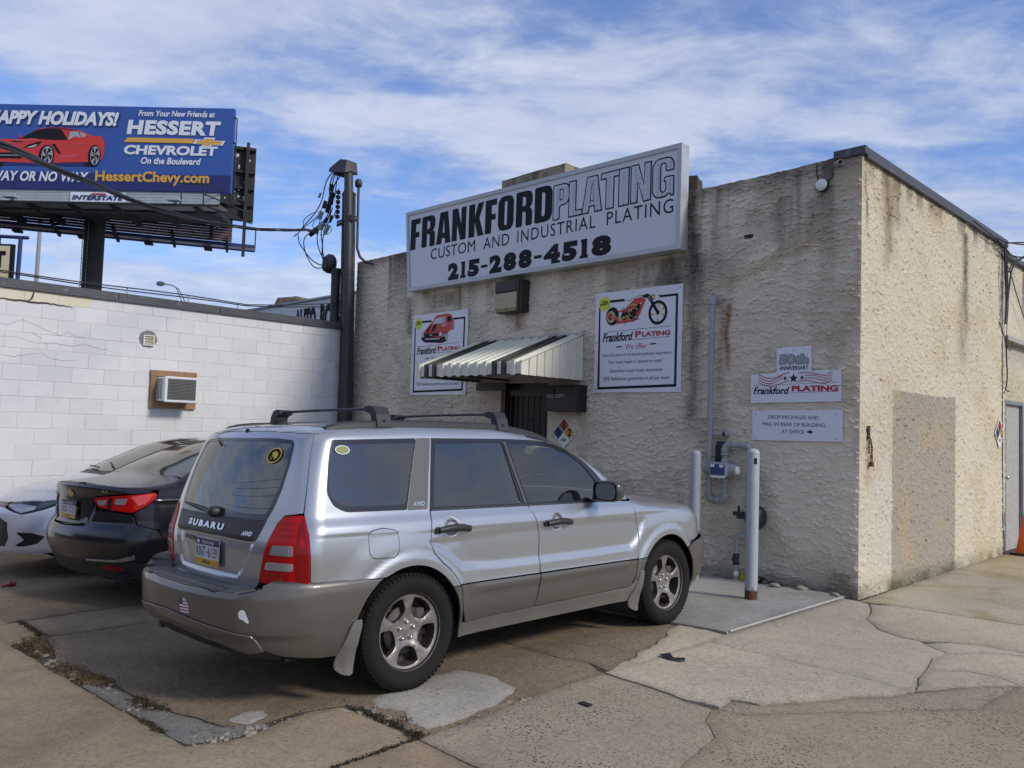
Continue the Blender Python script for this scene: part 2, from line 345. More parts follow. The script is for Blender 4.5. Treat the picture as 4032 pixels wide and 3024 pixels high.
M['straw'] = mat('dead_grass', (.15, .10, .05), rough=1, noise=.4, nscale=40)
M['yelcap'] = mat('yellow_plastic', (.55, .42, .02), rough=.5)
M['bblue'] = mat('billboard_blue', (.028, .085, .33), rough=.5, noise=.06, nscale=.6)
M['bnavy'] = mat('billboard_navy', (.012, .022, .125), rough=.5)
M['bwhite'] = mat('billboard_white', (.66, .70, .76), rough=.5)
M['bgold'] = mat('billboard_gold', (.62, .34, .06), rough=.5)
M['steel'] = mat('galvanised_apron', (.34, .39, .41), rough=.5, noise=.15, nscale=2)
M['bsteel'] = mat('dark_billboard_steel', (.016, .015, .016), rough=.7, noise=.3, nscale=2)
M['bluesteel'] = mat('blue_catwalk_steel', (.015, .03, .12), rough=.5)
M['plank'] = mat('red_brown_planks', (.085, .032, .018), rough=.85, noise=.4, nscale=3, rnd=.3)
# ---------------------------------------------------------------- vehicle surface engine
def pch(xs, ys):
    xs = np.array(xs, float); ys = np.array(ys, float)
    h_ = np.diff(xs); dl = np.diff(ys) / h_
    m = np.zeros(len(xs)); m[0] = dl[0]; m[-1] = dl[-1]
    for i in range(1, len(xs) - 1):
        if dl[i-1] * dl[i] > 0:
            w1 = 2*h_[i] + h_[i-1]; w2 = h_[i] + 2*h_[i-1]
            m[i] = (w1 + w2) / (w1/dl[i-1] + w2/dl[i])
    def f_(x):
        x = np.clip(np.asarray(x, float), xs[0], xs[-1])
        i = np.clip(np.searchsorted(xs, x) - 1, 0, len(xs) - 2)
        t = (x - xs[i]) / h_[i]
        return ((2*t**3-3*t**2+1)*ys[i] + (t**3-2*t**2+t)*h_[i]*m[i] + (-2*t**3+3*t**2)*ys[i+1] + (t**3-t**2)*h_[i]*m[i+1])
    return f_
def smax(a, b, r):
    u = np.maximum(r + a, 0); v = np.maximum(r + b, 0)
    return np.minimum(-r, np.maximum(a, b)) + np.sqrt(u*u + v*v)
def sstep(x, a, b):
    t = np.clip((x - a) / (b - a), 0, 1); return t*t*(3 - 2*t)
def polysdf(px, py, poly):
    P = np.array(poly, float); n = len(P)
    d = np.full(np.shape(px), 1e9); ins = np.zeros(np.shape(px), bool)
    for i in range(n):
        a = P[i]; b = P[(i+1) % n]; ex, ey = b - a
        wx = px - a[0]; wy = py - a[1]
        t = np.clip((wx*ex + wy*ey) / (ex*ex + ey*ey + 1e-12), 0, 1)
        d = np.minimum(d, (wx - ex*t)**2 + (wy - ey*t)**2)
        c = ((a[1] > py) != (b[1] > py)) & (px < (b[0]-a[0]) * (py - a[1]) / (b[1]-a[1] + 1e-12) + a[0])
        ins ^= c
    d = np.sqrt(d); return np.where(ins, -d, d)
def smoothc(pts, it=2, close=True):
    P = [np.array(p, float) for p in pts]
    for _ in range(it):
        Q = []; n = len(P)
        for i in range(n if close else n - 1):
            a, b = P[i], P[(i+1) % n]; Q += [a*.75 + b*.25, a*.25 + b*.75]
        if not close: Q = [P[0]] + Q + [P[-1]]
        P = Q
    return [tuple(p) for p in P]
class Shape:
    def __init__(s, W, Rr, Ff, T, rr=.12, rf=.2, rt=.06, a=.5, yi=-.44, yj=3.0):
        s.W, s.R, s.F, s.T, s.rr, s.rf, s.rt, s.a, s.yi, s.yj = W, Rr, Ff, T, rr, rf, rt, a, yi, yj
        s.rho = .36; s.q = math.pi/2*s.rho
        s.sc = yi - s.q - a            # s at the centre of the tail
        s.sf = yj + s.q + a            # s at the centre of the nose
    def phi(s, x, y, z):
        ax = np.abs(x)
        p = smax(ax - s.W(y, z), s.R(ax, z) - y, s.rr)
        p = smax(p, y - s.F(ax, z), s.rf)
        rt = s.rt(y) if callable(s.rt) else s.rt
        return smax(p, z - s.T(ax, y), rt)
    def wall(s, S, z):
        S = np.asarray(S, float); z = np.asarray(z, float)
        left = S < s.sc; S2 = np.where(left, 2*s.sc - S, S)
        lf = S2 > s.sf; S2 = np.where(lf, 2*s.sf - S2, S2)
        sgn = np.where(left ^ lf, -1., 1.)
        side = (S2 >= s.yi) & (S2 <= s.yj)
        th = (s.yi - S2) / s.rho; tf = (S2 - s.yj) / s.rho
        rc = (S2 < s.yi) & (S2 >= s.yi - s.q); fc = (S2 > s.yj) & (S2 <= s.yj + s.q)
        re = S2 < s.yi - s.q; fe = S2 > s.yj + s.q
        bx = np.where(re, s.a - (s.yi - s.q - S2), np.where(fe, s.a - (S2 - s.yj - s.q), s.a))
        by = np.where(side, S2, np.where(S2 < s.yi, s.yi, s.yj))
        dx = np.where(side, 1., np.where(rc, np.cos(th), np.where(fc, np.cos(tf), 0.)))
        dy = np.where(side, 0., np.where(rc, -np.sin(th), np.where(fc, np.sin(tf), np.where(re, -1., 1.))))
        lo = np.zeros_like(bx); hi = np.full_like(bx, 1.3)
        for _ in range(19):
            m = (lo + hi)/2; ins = s.phi(bx + dx*m, by + dy*m, z) < 0
            lo = np.where(ins, m, lo); hi = np.where(ins, hi, m)
        m = (lo + hi)/2
        return np.stack([(bx + dx*m)*sgn, by + dy*m, z], -1)
    def top(s, x, y):
        x = np.asarray(x, float); y = np.asarray(y, float)
        lo = np.full_like(x, .45); hi = np.full_like(x, 2.2)
        for _ in range(19):
            m = (lo + hi)/2; ins = s.phi(x, y, m) < 0
            lo = np.where(ins, m, lo); hi = np.where(ins, hi, m)
        return np.stack([x, y, (lo + hi)/2], -1)
    def normal(s, P, e=.004):
        x, y, z = P[:, 0], P[:, 1], P[:, 2]
        n = np.stack([s.phi(x+e, y, z) - s.phi(x-e, y, z), s.phi(x, y+e, z) - s.phi(x, y-e, z), s.phi(x, y, z+e) - s.phi(x, y, z-e)], -1)
        return n / (np.linalg.norm(n, axis=1, keepdims=True) + 1e-12)
    def chart(s, x, y):
        """s coordinate of a point near the outline in plan (x >= 0)"""
        if s.yi <= y <= s.yj: return y
        if y < s.yi:
            if x <= s.a: return s.yi - s.q - (s.a - x)
            return s.yi - s.rho*math.atan2(s.yi - y, x - s.a)
        if x <= s.a: return s.yj + s.q + (s.a - x)
        return s.yj + s.rho*math.atan2(y - s.yj, x - s.a)
    def rim(s, S, lim=.72, z0=.6):
        """where the wall chart turns over into the top: (z, x, y) for each s"""
        out = []
        zz = np.linspace(z0, 1.56, 150)
        for v in S:
            P = s.wall(np.full_like(zz, v), zz); n = s.normal(P)
            base = 0.02
            ok = np.where((n[:, 2] > lim) | (s.phi(P[:, 0], P[:, 1], P[:, 2]) > .01))[0]
            k = ok[0] if len(ok) else len(zz) - 1
            out.append((zz[k], P[k, 0], P[k, 1]))
        return out
def dense(pts, d=.02, close=True):
    out = []; n = len(pts)
    for i in range(n if close else n - 1):
        a = np.array(pts[i], float); b = np.array(pts[(i+1) % n], float)
        k = max(1, int(math.ceil(np.linalg.norm(b - a)/d)))
        for j in range(k): out.append(tuple(a + (b - a)*j/k))
    if not close: out.append(tuple(pts[-1]))
    return out
def rounded(pts, r=.03, k=4):
    out = []; n = len(pts)
    for i in range(n):
        p0, p1, p2 = (np.array(pts[j % n], float) for j in (i-1, i, i+1))
        l1 = np.linalg.norm(p0 - p1); l2 = np.linalg.norm(p2 - p1)
        rr = min(r, l1*.45, l2*.45)
        a = p1 + (p0 - p1)/max(l1, 1e-9)*rr; b = p1 + (p2 - p1)/max(l2, 1e-9)*rr
        for j in range(k + 1):
            t = j/k; out.append(tuple((1-t)**2*a + 2*t*(1-t)*p1 + t*t*b))
    return out
def arc(cx_, cy_, r, a0, a1, n=24):
    return [(cx_ + r*math.cos(math.radians(a0 + (a1 - a0)*i/n)), cy_ + r*math.sin(math.radians(a0 + (a1 - a0)*i/n))) for i in range(n + 1)]
# ---------------------------------------------------------------- silver estate car: shape
def _fw():
    wz = pch([.2, .27, .35, .45, .56, .66, .78, .87, .93, 1.0, 1.06, 1.2, 1.42, 1.6], [.78, .80, .832, .852, .860, .860, .864, .860, .848, .815, .798, .757, .694, .64])
    pt = pch([-1.0, -.6, -.2, 2.0, 2.6, 3.1, 3.5], [.965, .985, 1, 1, .985, .945, .88])
    rec = [(.12, .80), (.20, .77), (.30, .70), (.40, .625), (2.02, .615), (2.12, .66), (2.20, .76), (2.22, .868), (1.3, .875), (.6, .862), (.2, .845), (.12, .83)]
    rec = smoothc(rec, 1)
    def D(y, z):
        d = np.zeros(np.broadcast(y, z).shape)
        for c in (0., 2.525):
            r = np.sqrt((y - c)**2 + (z - .33)**2)
            d = d + .014*(1 - sstep(r, .405, .465))
            d = d + .012*(1 - sstep(r, .46, .62))
        sd = polysdf(y, z, rec)
        d = d - .015*sstep(-sd, -.012, .045)
        zl = .905 - .02*np.clip((y + .6)/.8, 0, 1)
        d = d + .004*sstep(z, zl - .008, zl + .008)*(1 - sstep(z, .93, .99))*(y < 3)
        d = d + .009*np.exp(-((z - .52)/.028)**2)*sstep(y, .42, .55)*(1 - sstep(y, 1.95, 2.08))
        return d
    def W(y, z): return wz(z)*pt(y) + D(y, z)
    rc = pch([.3, .6, .8, .95, 1.36, 1.47, 1.7], [-.80, -.805, -.81, -.775, -.635, -.575, -.45])
    def R(x, z): return rc(z) + .10*(x/.75)**2.2
    ft = pch([.2, .6, .75, .9, 1.1], [3.32, 3.36, 3.34, 3.25, 2.95])
    def F(x, z): return ft(z) - .22*(x/.8)**2.4
    zc = pch([-.8, -.6, -.3, .3, .8, 1.17, 1.52, 1.78, 2.10, 2.2, 2.52, 2.92, 3.11, 3.3], [1.455, 1.475, 1.500, 1.520, 1.518, 1.498, 1.425, 1.305, 1.075, 1.045, 1.01, .965, .92, .82])
    dr = pch([-.8, .8, 1.2, 1.9, 2.2, 3.3], [.035, .035, .06, .07, .05, .05])
    def T(x, y): return zc(y) - dr(y)*(x/.72)**2
    rt = pch([-.9, 1.0, 2.0, 2.3, 3.4], [.06, .06, .04, .06, .08])
    return Shape(W, R, F, T, rr=.11, rf=.16, rt=rt, yi=-.44, yj=2.95)
FOR = _fw()
def _fb():
    wz = pch([.15, .24, .30, .40, .52, .60, .66, .75], [.76, .80, .830, .858, .872, .874, .868, .86])
    def W(y, z): return FOR.W(y, z)*0 + wz(z) - .085*np.clip((-y - .40)/.5, 0, 1)**1.6 - .05*np.clip((y - 3.0)/.4, 0, 1)**2
    rb = pch([.15, .25, .33, .40, .405, .47, .58, .64, .8], [-.86, -.90, -.955, -.985, -.995, -1.01, -1.015, -1.0, -.97])
    def R(x, z): return rb(z) + .21*(x/.85)**2.4
    fb = pch([.15, .25, .4, .6, .66, .8], [3.22, 3.30, 3.42, 3.43, 3.40, 3.35])
    def F(x, z): return fb(z) - .24*(x/.85)**2.4
    def T(x, y):
        rear = .612 + .062*sstep(x, .60, .70)
        return np.where(y < 1.2, rear, .68)
    return Shape(W, R, F, T, rr=.20, rf=.25, rt=.028, yi=-.50, yj=2.95)
FORB = _fb()
# ---------------------------------------------------------------- ground
def gz(x): return -.03*np.clip(-3.5 - np.asarray(x, float), 0, 8.3)
def ground_sheet():
    xs = np.concatenate([[-2000, -200, -60, -20], np.arange(-12, 3, .5), [20, 60, 200, 2000]]); ys = np.array([-2000, -200, -40, -6, 0, 4, 8, 14, 30, 80, 300, 2000.])
    X, Y = np.meshgrid(xs, ys, indexing='ij'); Z = gz(X) - .017
    grid_mesh('ground', np.stack([X, Y, Z], -1), None, np.ones((len(xs)-1, len(ys)-1), bool), M['soil'], kind='structure', smooth=True)
ground_sheet()
mb = MB(); mb.add([(-40, -3.0, -.03), (60, -3.0, -.03), (60, -16, -.03), (-40, -16, -.03)], [(3, 2, 1, 0)]); mb.build('road', M['asphalt'], kind='structure')
def cdt_fill(outline, holes, g, keep_grid=True):
    """triangulate an outline (list of 2D) with interior points on a grid; returns (pts, tris, nboundary)"""
    B = [Vector(p) for p in outline]; E_ = [(i, (i+1) % len(B)) for i in range(len(B))]; loops = [list(range(len(B)))]
    for h_ in holes:
        b = len(B); B += [Vector(p) for p in h_]; E_ += [(b+i, b+(i+1) % len(h_)) for i in range(len(h_))]; loops.append(list(range(b, len(B))))
    A = np.array([tuple(p) for p in outline]); lo = A.min(0); hi = A.max(0)
    gx = np.arange(lo[0] + g*.5, hi[0], g); gy = np.arange(lo[1] + g*.5, hi[1], g)
    if len(gx) and len(gy):
        X, Y = np.meshgrid(gx, gy, indexing='ij'); X = X.ravel(); Y = Y.ravel()
        d = polysdf(X, Y, outline)
        for h_ in holes: d = np.maximum(d, -polysdf(X, Y, h_))
        k = d < -g*.42; pts = B + [Vector((a, b)) for a, b in zip(X[k], Y[k])]
    else: pts = B
    v, e, f, ov, oe, of = delaunay_2d_cdt(pts, E_, [], 0, 1e-6, True)
    V = np.array([tuple(p) for p in v]); F = np.array([list(t) for t in f if len(t) == 3])
    c = V[F].mean(1); d = polysdf(c[:, 0], c[:, 1], outline)
    for h_ in holes: d = np.maximum(d, -polysdf(c[:, 0], c[:, 1], h_))
    F = F[d < 0]
    ar = (V[F[:, 1], 0]-V[F[:, 0], 0])*(V[F[:, 2], 1]-V[F[:, 0], 1]) - (V[F[:, 1], 1]-V[F[:, 0], 1])*(V[F[:, 2], 0]-V[F[:, 0], 0])
    F[ar < 0] = F[ar < 0][:, ::-1]; F = F[np.abs(ar) > 1e-10]
    return V, F
SNAPV = []; SNAPE = []
def slab(name, poly, matn, z=0., gap=.004, jit=.011, g=.055, col=(1, 1, 1), th=.09, rough=.004, kind='structure', zf=None, round_=.02):
    if gap > 0 and matn not in ('pad', 'patch', 'crumble'):
        Q = []
        for p in poly:
            b_ = None; bd = .045
            for v in SNAPV:
                d = math.hypot(v[0]-p[0], v[1]-p[1])
                if d < bd: bd = d; b_ = v
            if b_ is None:
                bd = .045
                for a, b in SNAPE:
                    ex, ey = b[0]-a[0], b[1]-a[1]; t = max(0, min(1, ((p[0]-a[0])*ex+(p[1]-a[1])*ey)/(ex*ex+ey*ey+1e-9))); q = (a[0]+ex*t, a[1]+ey*t); d = math.hypot(q[0]-p[0], q[1]-p[1])
                    if d < bd: bd = d; b_ = q
            b_ = b_ or p
            if not Q or math.hypot(Q[-1][0]-b_[0], Q[-1][1]-b_[1]) > .004: Q.append(b_)
        if math.hypot(Q[0][0]-Q[-1][0], Q[0][1]-Q[-1][1]) < .004: Q.pop()
        poly = Q; SNAPV.extend(Q); SNAPE.extend([(Q[i], Q[(i+1) % len(Q)]) for i in range(len(Q))])
    P = np.array(dense(poly, .035)); n = len(P)
    if jit:
        jx = (fbm(P[:, 0]*5, P[:, 1]*5, 3, 4, .65) - .5)*2.4; jy = (fbm(P[:, 0]*5+40, P[:, 1]*5, 9, 4, .65) - .5)*2.4
        P = P + np.stack([jx, jy], -1)*jit
    nx = np.roll(P, -1, 0) - np.roll(P, 1, 0); nrm = np.stack([nx[:, 1], -nx[:, 0]], -1); nrm /= np.linalg.norm(nrm, axis=1, keepdims=True) + 1e-9
    area = np.sum(P[:, 0]*np.roll(P[:, 1], -1) - np.roll(P[:, 0], -1)*P[:, 1])
    if area < 0: nrm = -nrm
    gl = gap*.6*(.35 + 1.3*fbm(P[:, 0]*3, P[:, 1]*3, 21, 3))
    Q = P - nrm*gl[:, None]; outline = [tuple(p) for p in Q]
    if area < 0: outline = outline[::-1]
    V, F = cdt_fill(outline, [], g)
    d = -polysdf(V[:, 0], V[:, 1], outline)
    zz = gz(V[:, 0]) + z + (fbm(V[:, 0]*2.2, V[:, 1]*2.2, 5, 5) - .5)*rough*3 - .007*np.exp(-d/(round_*.5))*(.5 + fbm(V[:, 0]*9, V[:, 1]*9, 8, 3))
    if zf is not None: zz = zz + zf(V[:, 0], V[:, 1])
    b = len(V); nb = len(outline)
    # skirt from the outline points
    O = np.array(outline); from_ = {}
    vi = [int(np.argmin(np.abs(V[:, 0]-p[0]) + np.abs(V[:, 1]-p[1]))) for p in O]
    sk = np.stack([O[:, 0], O[:, 1], gz(O[:, 0]) + z - th], -1); top_ = np.stack([O[:, 0], O[:, 1], zz[vi]], -1)
    VV = np.concatenate([np.stack([V[:, 0], V[:, 1], zz], -1), sk, top_])
    FF = [tuple(int(i) for i in t) for t in F] + [(b+nb+i, b+i, b+(i+1) % nb, b+nb+(i+1) % nb) for i in range(nb)]
    me = bpy.data.meshes.new(name); me.from_pydata([tuple(map(float, p)) for p in VV], [], FF)
    me.polygons.foreach_set('use_smooth', [True]*len(F) + [False]*nb)
    cc = np.ones((len(VV), 4), np.float32)
    w = .80 + .40*fbm(VV[:, 0]*.9 + 3, VV[:, 1]*.9, 31, 4)
    dd = -polysdf(VV[:, 0], VV[:, 1], outline)                   # grime collects along the joints
    edge = 1 - .22*np.exp(-np.abs(dd)/.02)*(.3 + fbm(VV[:, 0]*6, VV[:, 1]*6, 55, 3))
    for i in range(3): cc[:, i] = col[i]*w*edge
    at = me.color_attributes.new('Col', 'FLOAT_COLOR', 'POINT'); at.data.foreach_set('color', cc.ravel())
    me.materials.append(M[matn]); me.update(); return link(name, me, None, kind)
# sidewalk of tan slabs nearest the viewer
slab('concrete_slab', [(-3.09, 2.50), (-3.71, 2.48), (-3.74, 2.31), (-3.70, 2.08), (-3.65, 1.95), (-3.66, 1.80), (-3.72, 1.64), (-3.93, 1.635), (-4.5, 1.60), (-5.58, 1.57), (-5.60, -.4), (-3.05, -.4), (-3.07, 2.0)], 'tan', g=.06)
slab('concrete_slab', [(-3.07, 2.50), (-1.2, 2.52), (.6, 2.52), (.6, -.4), (-3.03, -.4), (-3.05, 2.0)], 'tan', g=.07, gap=.012, col=(1.02, 1.0, .97))
slab('concrete_slab', [(-5.60, 1.57), (-6.33, 1.54), (-7.6, 1.54), (-7.62, -.4), (-5.62, -.4)], 'tan', g=.09, col=(.98, .98, .98))
slab('concrete_slab', [(-7.62, 1.54), (-10.2, 1.54), (-10.2, -.4), (-7.64, -.4)], 'tan', g=.14)
slab('concrete_slab', [(-10.22, 1.54), (-13.2, 1.54), (-13.2, -.4), (-10.22, -.4)], 'tan', g=.16)
slab('concrete_slab', [(.6, -.4), (-13.2, -.4), (-13.2, -2.6), (.6, -2.6)], 'tan', g=.3)
slab('concrete_slab', [(-6.35, 1.56), (-7.10, 1.56), (-7.10, 1.79), (-6.83, 1.81), (-6.57, 1.80), (-6.50, 1.74)], 'tan', g=.05, z=-.005, gap=.008)
slab('concrete_slab', [(-7.12, 1.56), (-11.6, 1.56), (-11.6, 1.74), (-7.12, 1.72)], 'tan', g=.09, z=-.005)
# speckled aggregate slabs
slab('concrete_slab', [(-3.09, 2.53), (-3.12, 2.94), (-3.15, 3.34), (-3.17, 3.57), (-3.17, 4.03), (-2.91, 4.02), (-2.56, 3.98), (-2.39, 3.985), (-2.31, 3.79), (-2.26, 3.75), (-2.16, 3.64), (-2.13, 3.46), (-2.08, 3.23), (-1.97, 2.9), (-1.88, 2.53)], 'agg', g=.05)
slab('concrete_slab', [(-2.385, 4.0), (-2.22, 4.06), (-1.95, 4.45), (-1.68, 4.83), (-1.42, 5.17), (-1.40, 5.51), (-1.38, 5.9), (.9, 5.9), (.9, 2.53), (-1.87, 2.53), (-1.96, 2.9), (-2.07, 3.23), (-2.12, 3.46), (-2.15, 3.64), (-2.25, 3.75), (-2.30, 3.79)], 'agg', g=.06, gap=.003, col=(1.0, .96, .92))
slab('concrete_slab', [(-2.38, 4.03), (-2.24, 4.07), (-1.97, 4.46), (-1.70, 4.84), (-1.44, 5.18), (-1.42, 5.51), (-1.41, 5.87), (-1.62, 5.53), (-1.75, 5.22), (-1.84, 4.99), (-1.97, 4.79), (-2.09, 4.54), (-2.24, 4.25), (-2.39, 4.20)], 'agg', g=.045, gap=.004, col=(1.02, .99, .98))
# light concrete
slab('concrete_slab', [(-3.17, 4.06), (-2.91, 4.045), (-2.56, 4.0), (-2.40, 4.03), (-2.41, 4.23), (-2.26, 4.28), (-2.11, 4.56), (-1.99, 4.81), (-1.86, 5.01), (-1.78, 5.21), (-2.04, 5.21), (-2.47, 5.21), (-3.18, 5.21)], 'light', g=.05, z=.008, gap=.008)
slab('concrete_slab', [(-3.185, 4.10), (-3.195, 4.66), (-3.19, 5.50), (-3.60, 5.47), (-3.52, 5.2), (-3.44, 5.09), (-3.39, 4.89), (-3.33, 4.65), (-3.24, 4.33)], 'light', g=.04, z=.006, jit=.03, gap=.004, col=(.98, .96, .92))
slab('concrete_slab', [(-3.18, 5.23), (-1.78, 5.24), (-1.86, 5.57), (-1.88, 5.77), (-1.95, 6.11), (-1.92, 6.34), (-2.13, 6.51), (-2.19, 6.56), (-2.31, 6.56), (-2.53, 6.69), (-2.73, 6.97), (-2.83, 7.31), (-2.97, 7.62), (-3.08, 7.68), (-3.22, 7.66), (-3.20, 5.54)], 'light', g=.06, gap=.007)
slab('concrete_slab', [(-2.96, 7.66), (-2.81, 7.33), (-2.71, 7.0), (-2.51, 6.71), (-2.29, 6.58), (-2.19, 6.58), (-2.01, 6.71), (-1.79, 6.82), (-1.56, 6.83), (1.6, 6.95), (1.6, 7.86), (-1.8, 7.86), (-2.38, 7.80), (-2.8, 7.74)], 'light', g=.08, gap=.009, col=(.97, .96, .93))
slab('concrete_slab', [(-2.12, 6.52), (-1.98, 6.41), (-1.90, 6.36), (-1.76, 6.59), (-1.54, 6.71), (1.6, 6.74), (1.6, 6.92), (-1.56, 6.81), (-1.79, 6.79), (-2.01, 6.69)], 'light', g=.05, gap=.006)
slab('concrete_slab', [(-1.90, 6.33), (-1.76, 6.56), (-1.54, 6.69), (1.6, 6.71), (1.6, 5.93), (-1.38, 5.93), (-1.52, 5.99), (-1.70, 5.96), (-1.86, 5.79), (-1.93, 6.11)], 'light', g=.06, gap=.007, col=(.99, .98, .96))
slab('concrete_slab', [(-1.86, 5.76), (-1.70, 5.94), (-1.52, 5.97), (-1.41, 5.91), (-1.62, 5.55), (-1.76, 5.27), (-1.84, 5.57)], 'light', g=.04, gap=.006, col=(.98, .97, .96))
slab('concrete_slab', [(-3.10, 7.71), (-2.8, 7.77), (-2.38, 7.82), (-1.8, 7.88), (1.6, 7.88), (1.6, 10.6), (-3.12, 10.6)], 'ochre', g=.10, gap=.008)
slab('concrete_slab', [(-3.12, 10.62), (1.6, 10.62), (1.6, 13.6), (-3.12, 13.6)], 'ochre', g=.2, gap=.006, col=(.95, .9, .8))
slab('concrete_slab', [(-3.12, 13.62), (1.6, 13.62), (1.6, 24), (-3.12, 24)], 'ochre', g=.5)
slab('concrete_slab', [(1.62, -2.6), (6, -2.6), (6, 24), (1.62, 24)], 'agg', g=.6)
# worn parking surface
slab('concrete_slab', [(-3.13, 2.54), (-3.16, 3.5), (-3.19, 4.05), (-3.39, 4.13), (-3.6, 4.07), (-3.98, 4.10), (-4.5, 4.15), (-6.40, 4.2), (-6.45, 2.5), (-6.43, 1.95), (-6.42, 1.80), (-6.01, 1.72), (-5.71, 1.66), (-5.0, 1.76), (-4.4, 1.75), (-4.14, 1.82), (-3.8, 1.90), (-3.77, 2.1), (-3.79, 2.31), (-3.74, 2.52)], 'brown', g=.05, jit=.018, gap=.006, rough=.006, z=-.004)
slab('concrete_slab', [(-3.19, 4.08), (-3.39, 4.155), (-3.6, 4.10), (-3.98, 4.13), (-4.5, 4.18), (-6.40, 4.23), (-6.42, 7.66), (-4.9, 7.66), (-4.9, 5.5), (-3.62, 5.44), (-3.47, 5.09), (-3.40, 4.89), (-3.35, 4.65), (-3.26, 4.33)], 'brown', g=.06, jit=.018, gap=.005, rough=.006, z=-.004)
slab('concrete_slab', [(-7.12, 1.81), (-6.85, 1.83), (-6.57, 1.82), (-6.47, 1.83), (-6.46, 1.97), (-6.49, 2.5), (-6.46, 7.66), (-7.2, 7.66), (-7.17, 2.6)], 'tan', g=.07, gap=.008, z=-.003, col=(.92, .92, .92))
slab('concrete_slab', [(-7.15, 1.76), (-11.6, 1.76), (-11.6, 7.66), (-7.24, 7.66), (-7.21, 2.6)], 'brown', g=.12, gap=.006, z=-.004, jit=.02)
slab('concrete_pad', [(-3.225, 7.69), (-3.205, 5.53), (-3.62, 5.465), (-4.88, 5.44), (-4.88, 7.69)], 'pad', z=.022, g=.08, jit=.003, gap=.0, rough=.0012, round_=.006, col=(1, 1, 1))
mb = MB(); mb.tube([(-3.212, 7.6, .014), (-3.2, 6.4, .015), (-3.197, 5.56, .015)], .011, 6); mb.build('pad_edge_kerb', M['mortar'], kind='structure')
slab('cement_patch', [(-3.70, 2.66), (-3.74, 2.95), (-3.80, 3.19), (-3.80, 3.38), (-3.62, 3.44), (-3.29, 3.37), (-3.19, 3.10), (-3.17, 2.86), (-3.16, 2.60), (-3.27, 2.58), (-3.40, 2.68), (-3.55, 2.60)], 'patch', z=.006, g=.03, jit=.03, gap=0, th=.02, rough=.006, round_=.03)
slab('cement_patch', [(-3.93, 1.93), (-3.99, 2.08), (-3.92, 2.16), (-3.82, 2.12), (-3.80, 1.98), (-3.86, 1.9)], 'patch', z=-.002, g=.02, jit=.03, gap=0, th=.02)
slab('cement_patch', [(-3.60, 2.40), (-3.66, 2.42), (-3.67, 2.47), (-3.58, 2.46), (-3.54, 2.42)], 'patch', z=.003, g=.02, jit=.015, gap=0, th=.02)
slab('crumbled_edge', [(-5.05, 1.60), (-4.6, 1.605), (-4.2, 1.635), (-3.86, 1.645), (-3.74, 1.67), (-3.68, 1.80), (-3.67, 1.95), (-3.72, 2.08), (-3.80, 2.05), (-3.84, 1.88), (-4.14, 1.80), (-4.4, 1.76), (-4.9, 1.74), (-5.06, 1.70)], 'crumble', z=-.006, g=.02, jit=.02, gap=.006, rough=.012)
# loose rubble, moss and dry grass along the broken joints
def stones(name, spots, n, lo, hi, matn, seed, flat=.6):
    r = np.random.default_rng(seed); mb = MB()
    for _ in range(n):
        s = spots[r.integers(len(spots))]; t = r.random(); x = s[0] + (s[2]-s[0])*t + r.normal()*s[4]; y = s[1] + (s[3]-s[1])*t + r.normal()*s[4]
        q = lo + (hi-lo)*r.random()**3; V = []
        ph = r.random()*6; k = 6
        for j in range(k):
            a = ph + 2*math.pi*j/k; rr = q*(.7 + .5*r.random()); V.append((x + math.cos(a)*rr, y + math.sin(a)*rr, 0))
        z0 = float(gz(x)) - .012
        B = [(a, b, z0) for a, b, _ in V]; Tt = [(x + (a-x)*.72, y + (b-y)*.72, z0 + q*flat*(.9 + .6*r.random())) for a, b, _ in V]
        mb.add(B + Tt, [tuple(range(k, 2*k))] + [(i, (i+1) % k, k+(i+1) % k, k+i) for i in range(k)])
    return mb.build(name, M[matn], kind='stuff')
def tufts(name, spots, n, hmax, matn, seed, wd=.004):
    r = np.random.default_rng(seed); mb = MB()
    for _ in range(n):
        s = spots[r.integers(len(spots))]; t = r.random(); x = s[0] + (s[2]-s[0])*t + r.normal()*s[4]; y = s[1] + (s[3]-s[1])*t + r.normal()*s[4]
        a = r.random()*6.28; hh = hmax*(.3 + .7*r.random()); l = hh*(.3 + 1.0*r.random()); z0 = float(gz(x)) - .014
        dx, dy = math.cos(a), math.sin(a); w = wd*(.6 + .8*r.random())
        mb.add([(x-dy*w, y+dx*w, z0), (x+dy*w, y-dx*w, z0), (x+dx*l*.5+dy*w*.6, y+dy*l*.5-dx*w*.6, z0+hh*.8), (x+dx*l, y+dy*l, z0+hh)], [(0, 1, 2, 3)])
    return mb.build(name, M[matn], kind='stuff')
stones('rubble', [(-6.45, 1.62, -5.2, 1.64, .035), (-5.1, 1.66, -3.8, 1.72, .035), (-3.7, 1.7, -3.72, 2.2, .03), (-3.3, 2.52, -3.6, 2.56, .03), (-3.2, 2.55, -3.15, 3.3, .02)], 300, .005, .024, 'stonep', 3, .45)
stones('gravel', [(-6.4, 1.7, -3.8, 1.9, .25), (-3.2, 3.4, -3.3, 5.2, .08), (-3.4, 2.6, -6.2, 3.6, .3), (-3.1, 7.65, -4.8, 7.65, .05), (-3.05, 7.8, -3.05, 11, .04), (-2.5, 4.02, -1.5, 5.0, .03)], 420, .003, .010, 'stonep', 5)
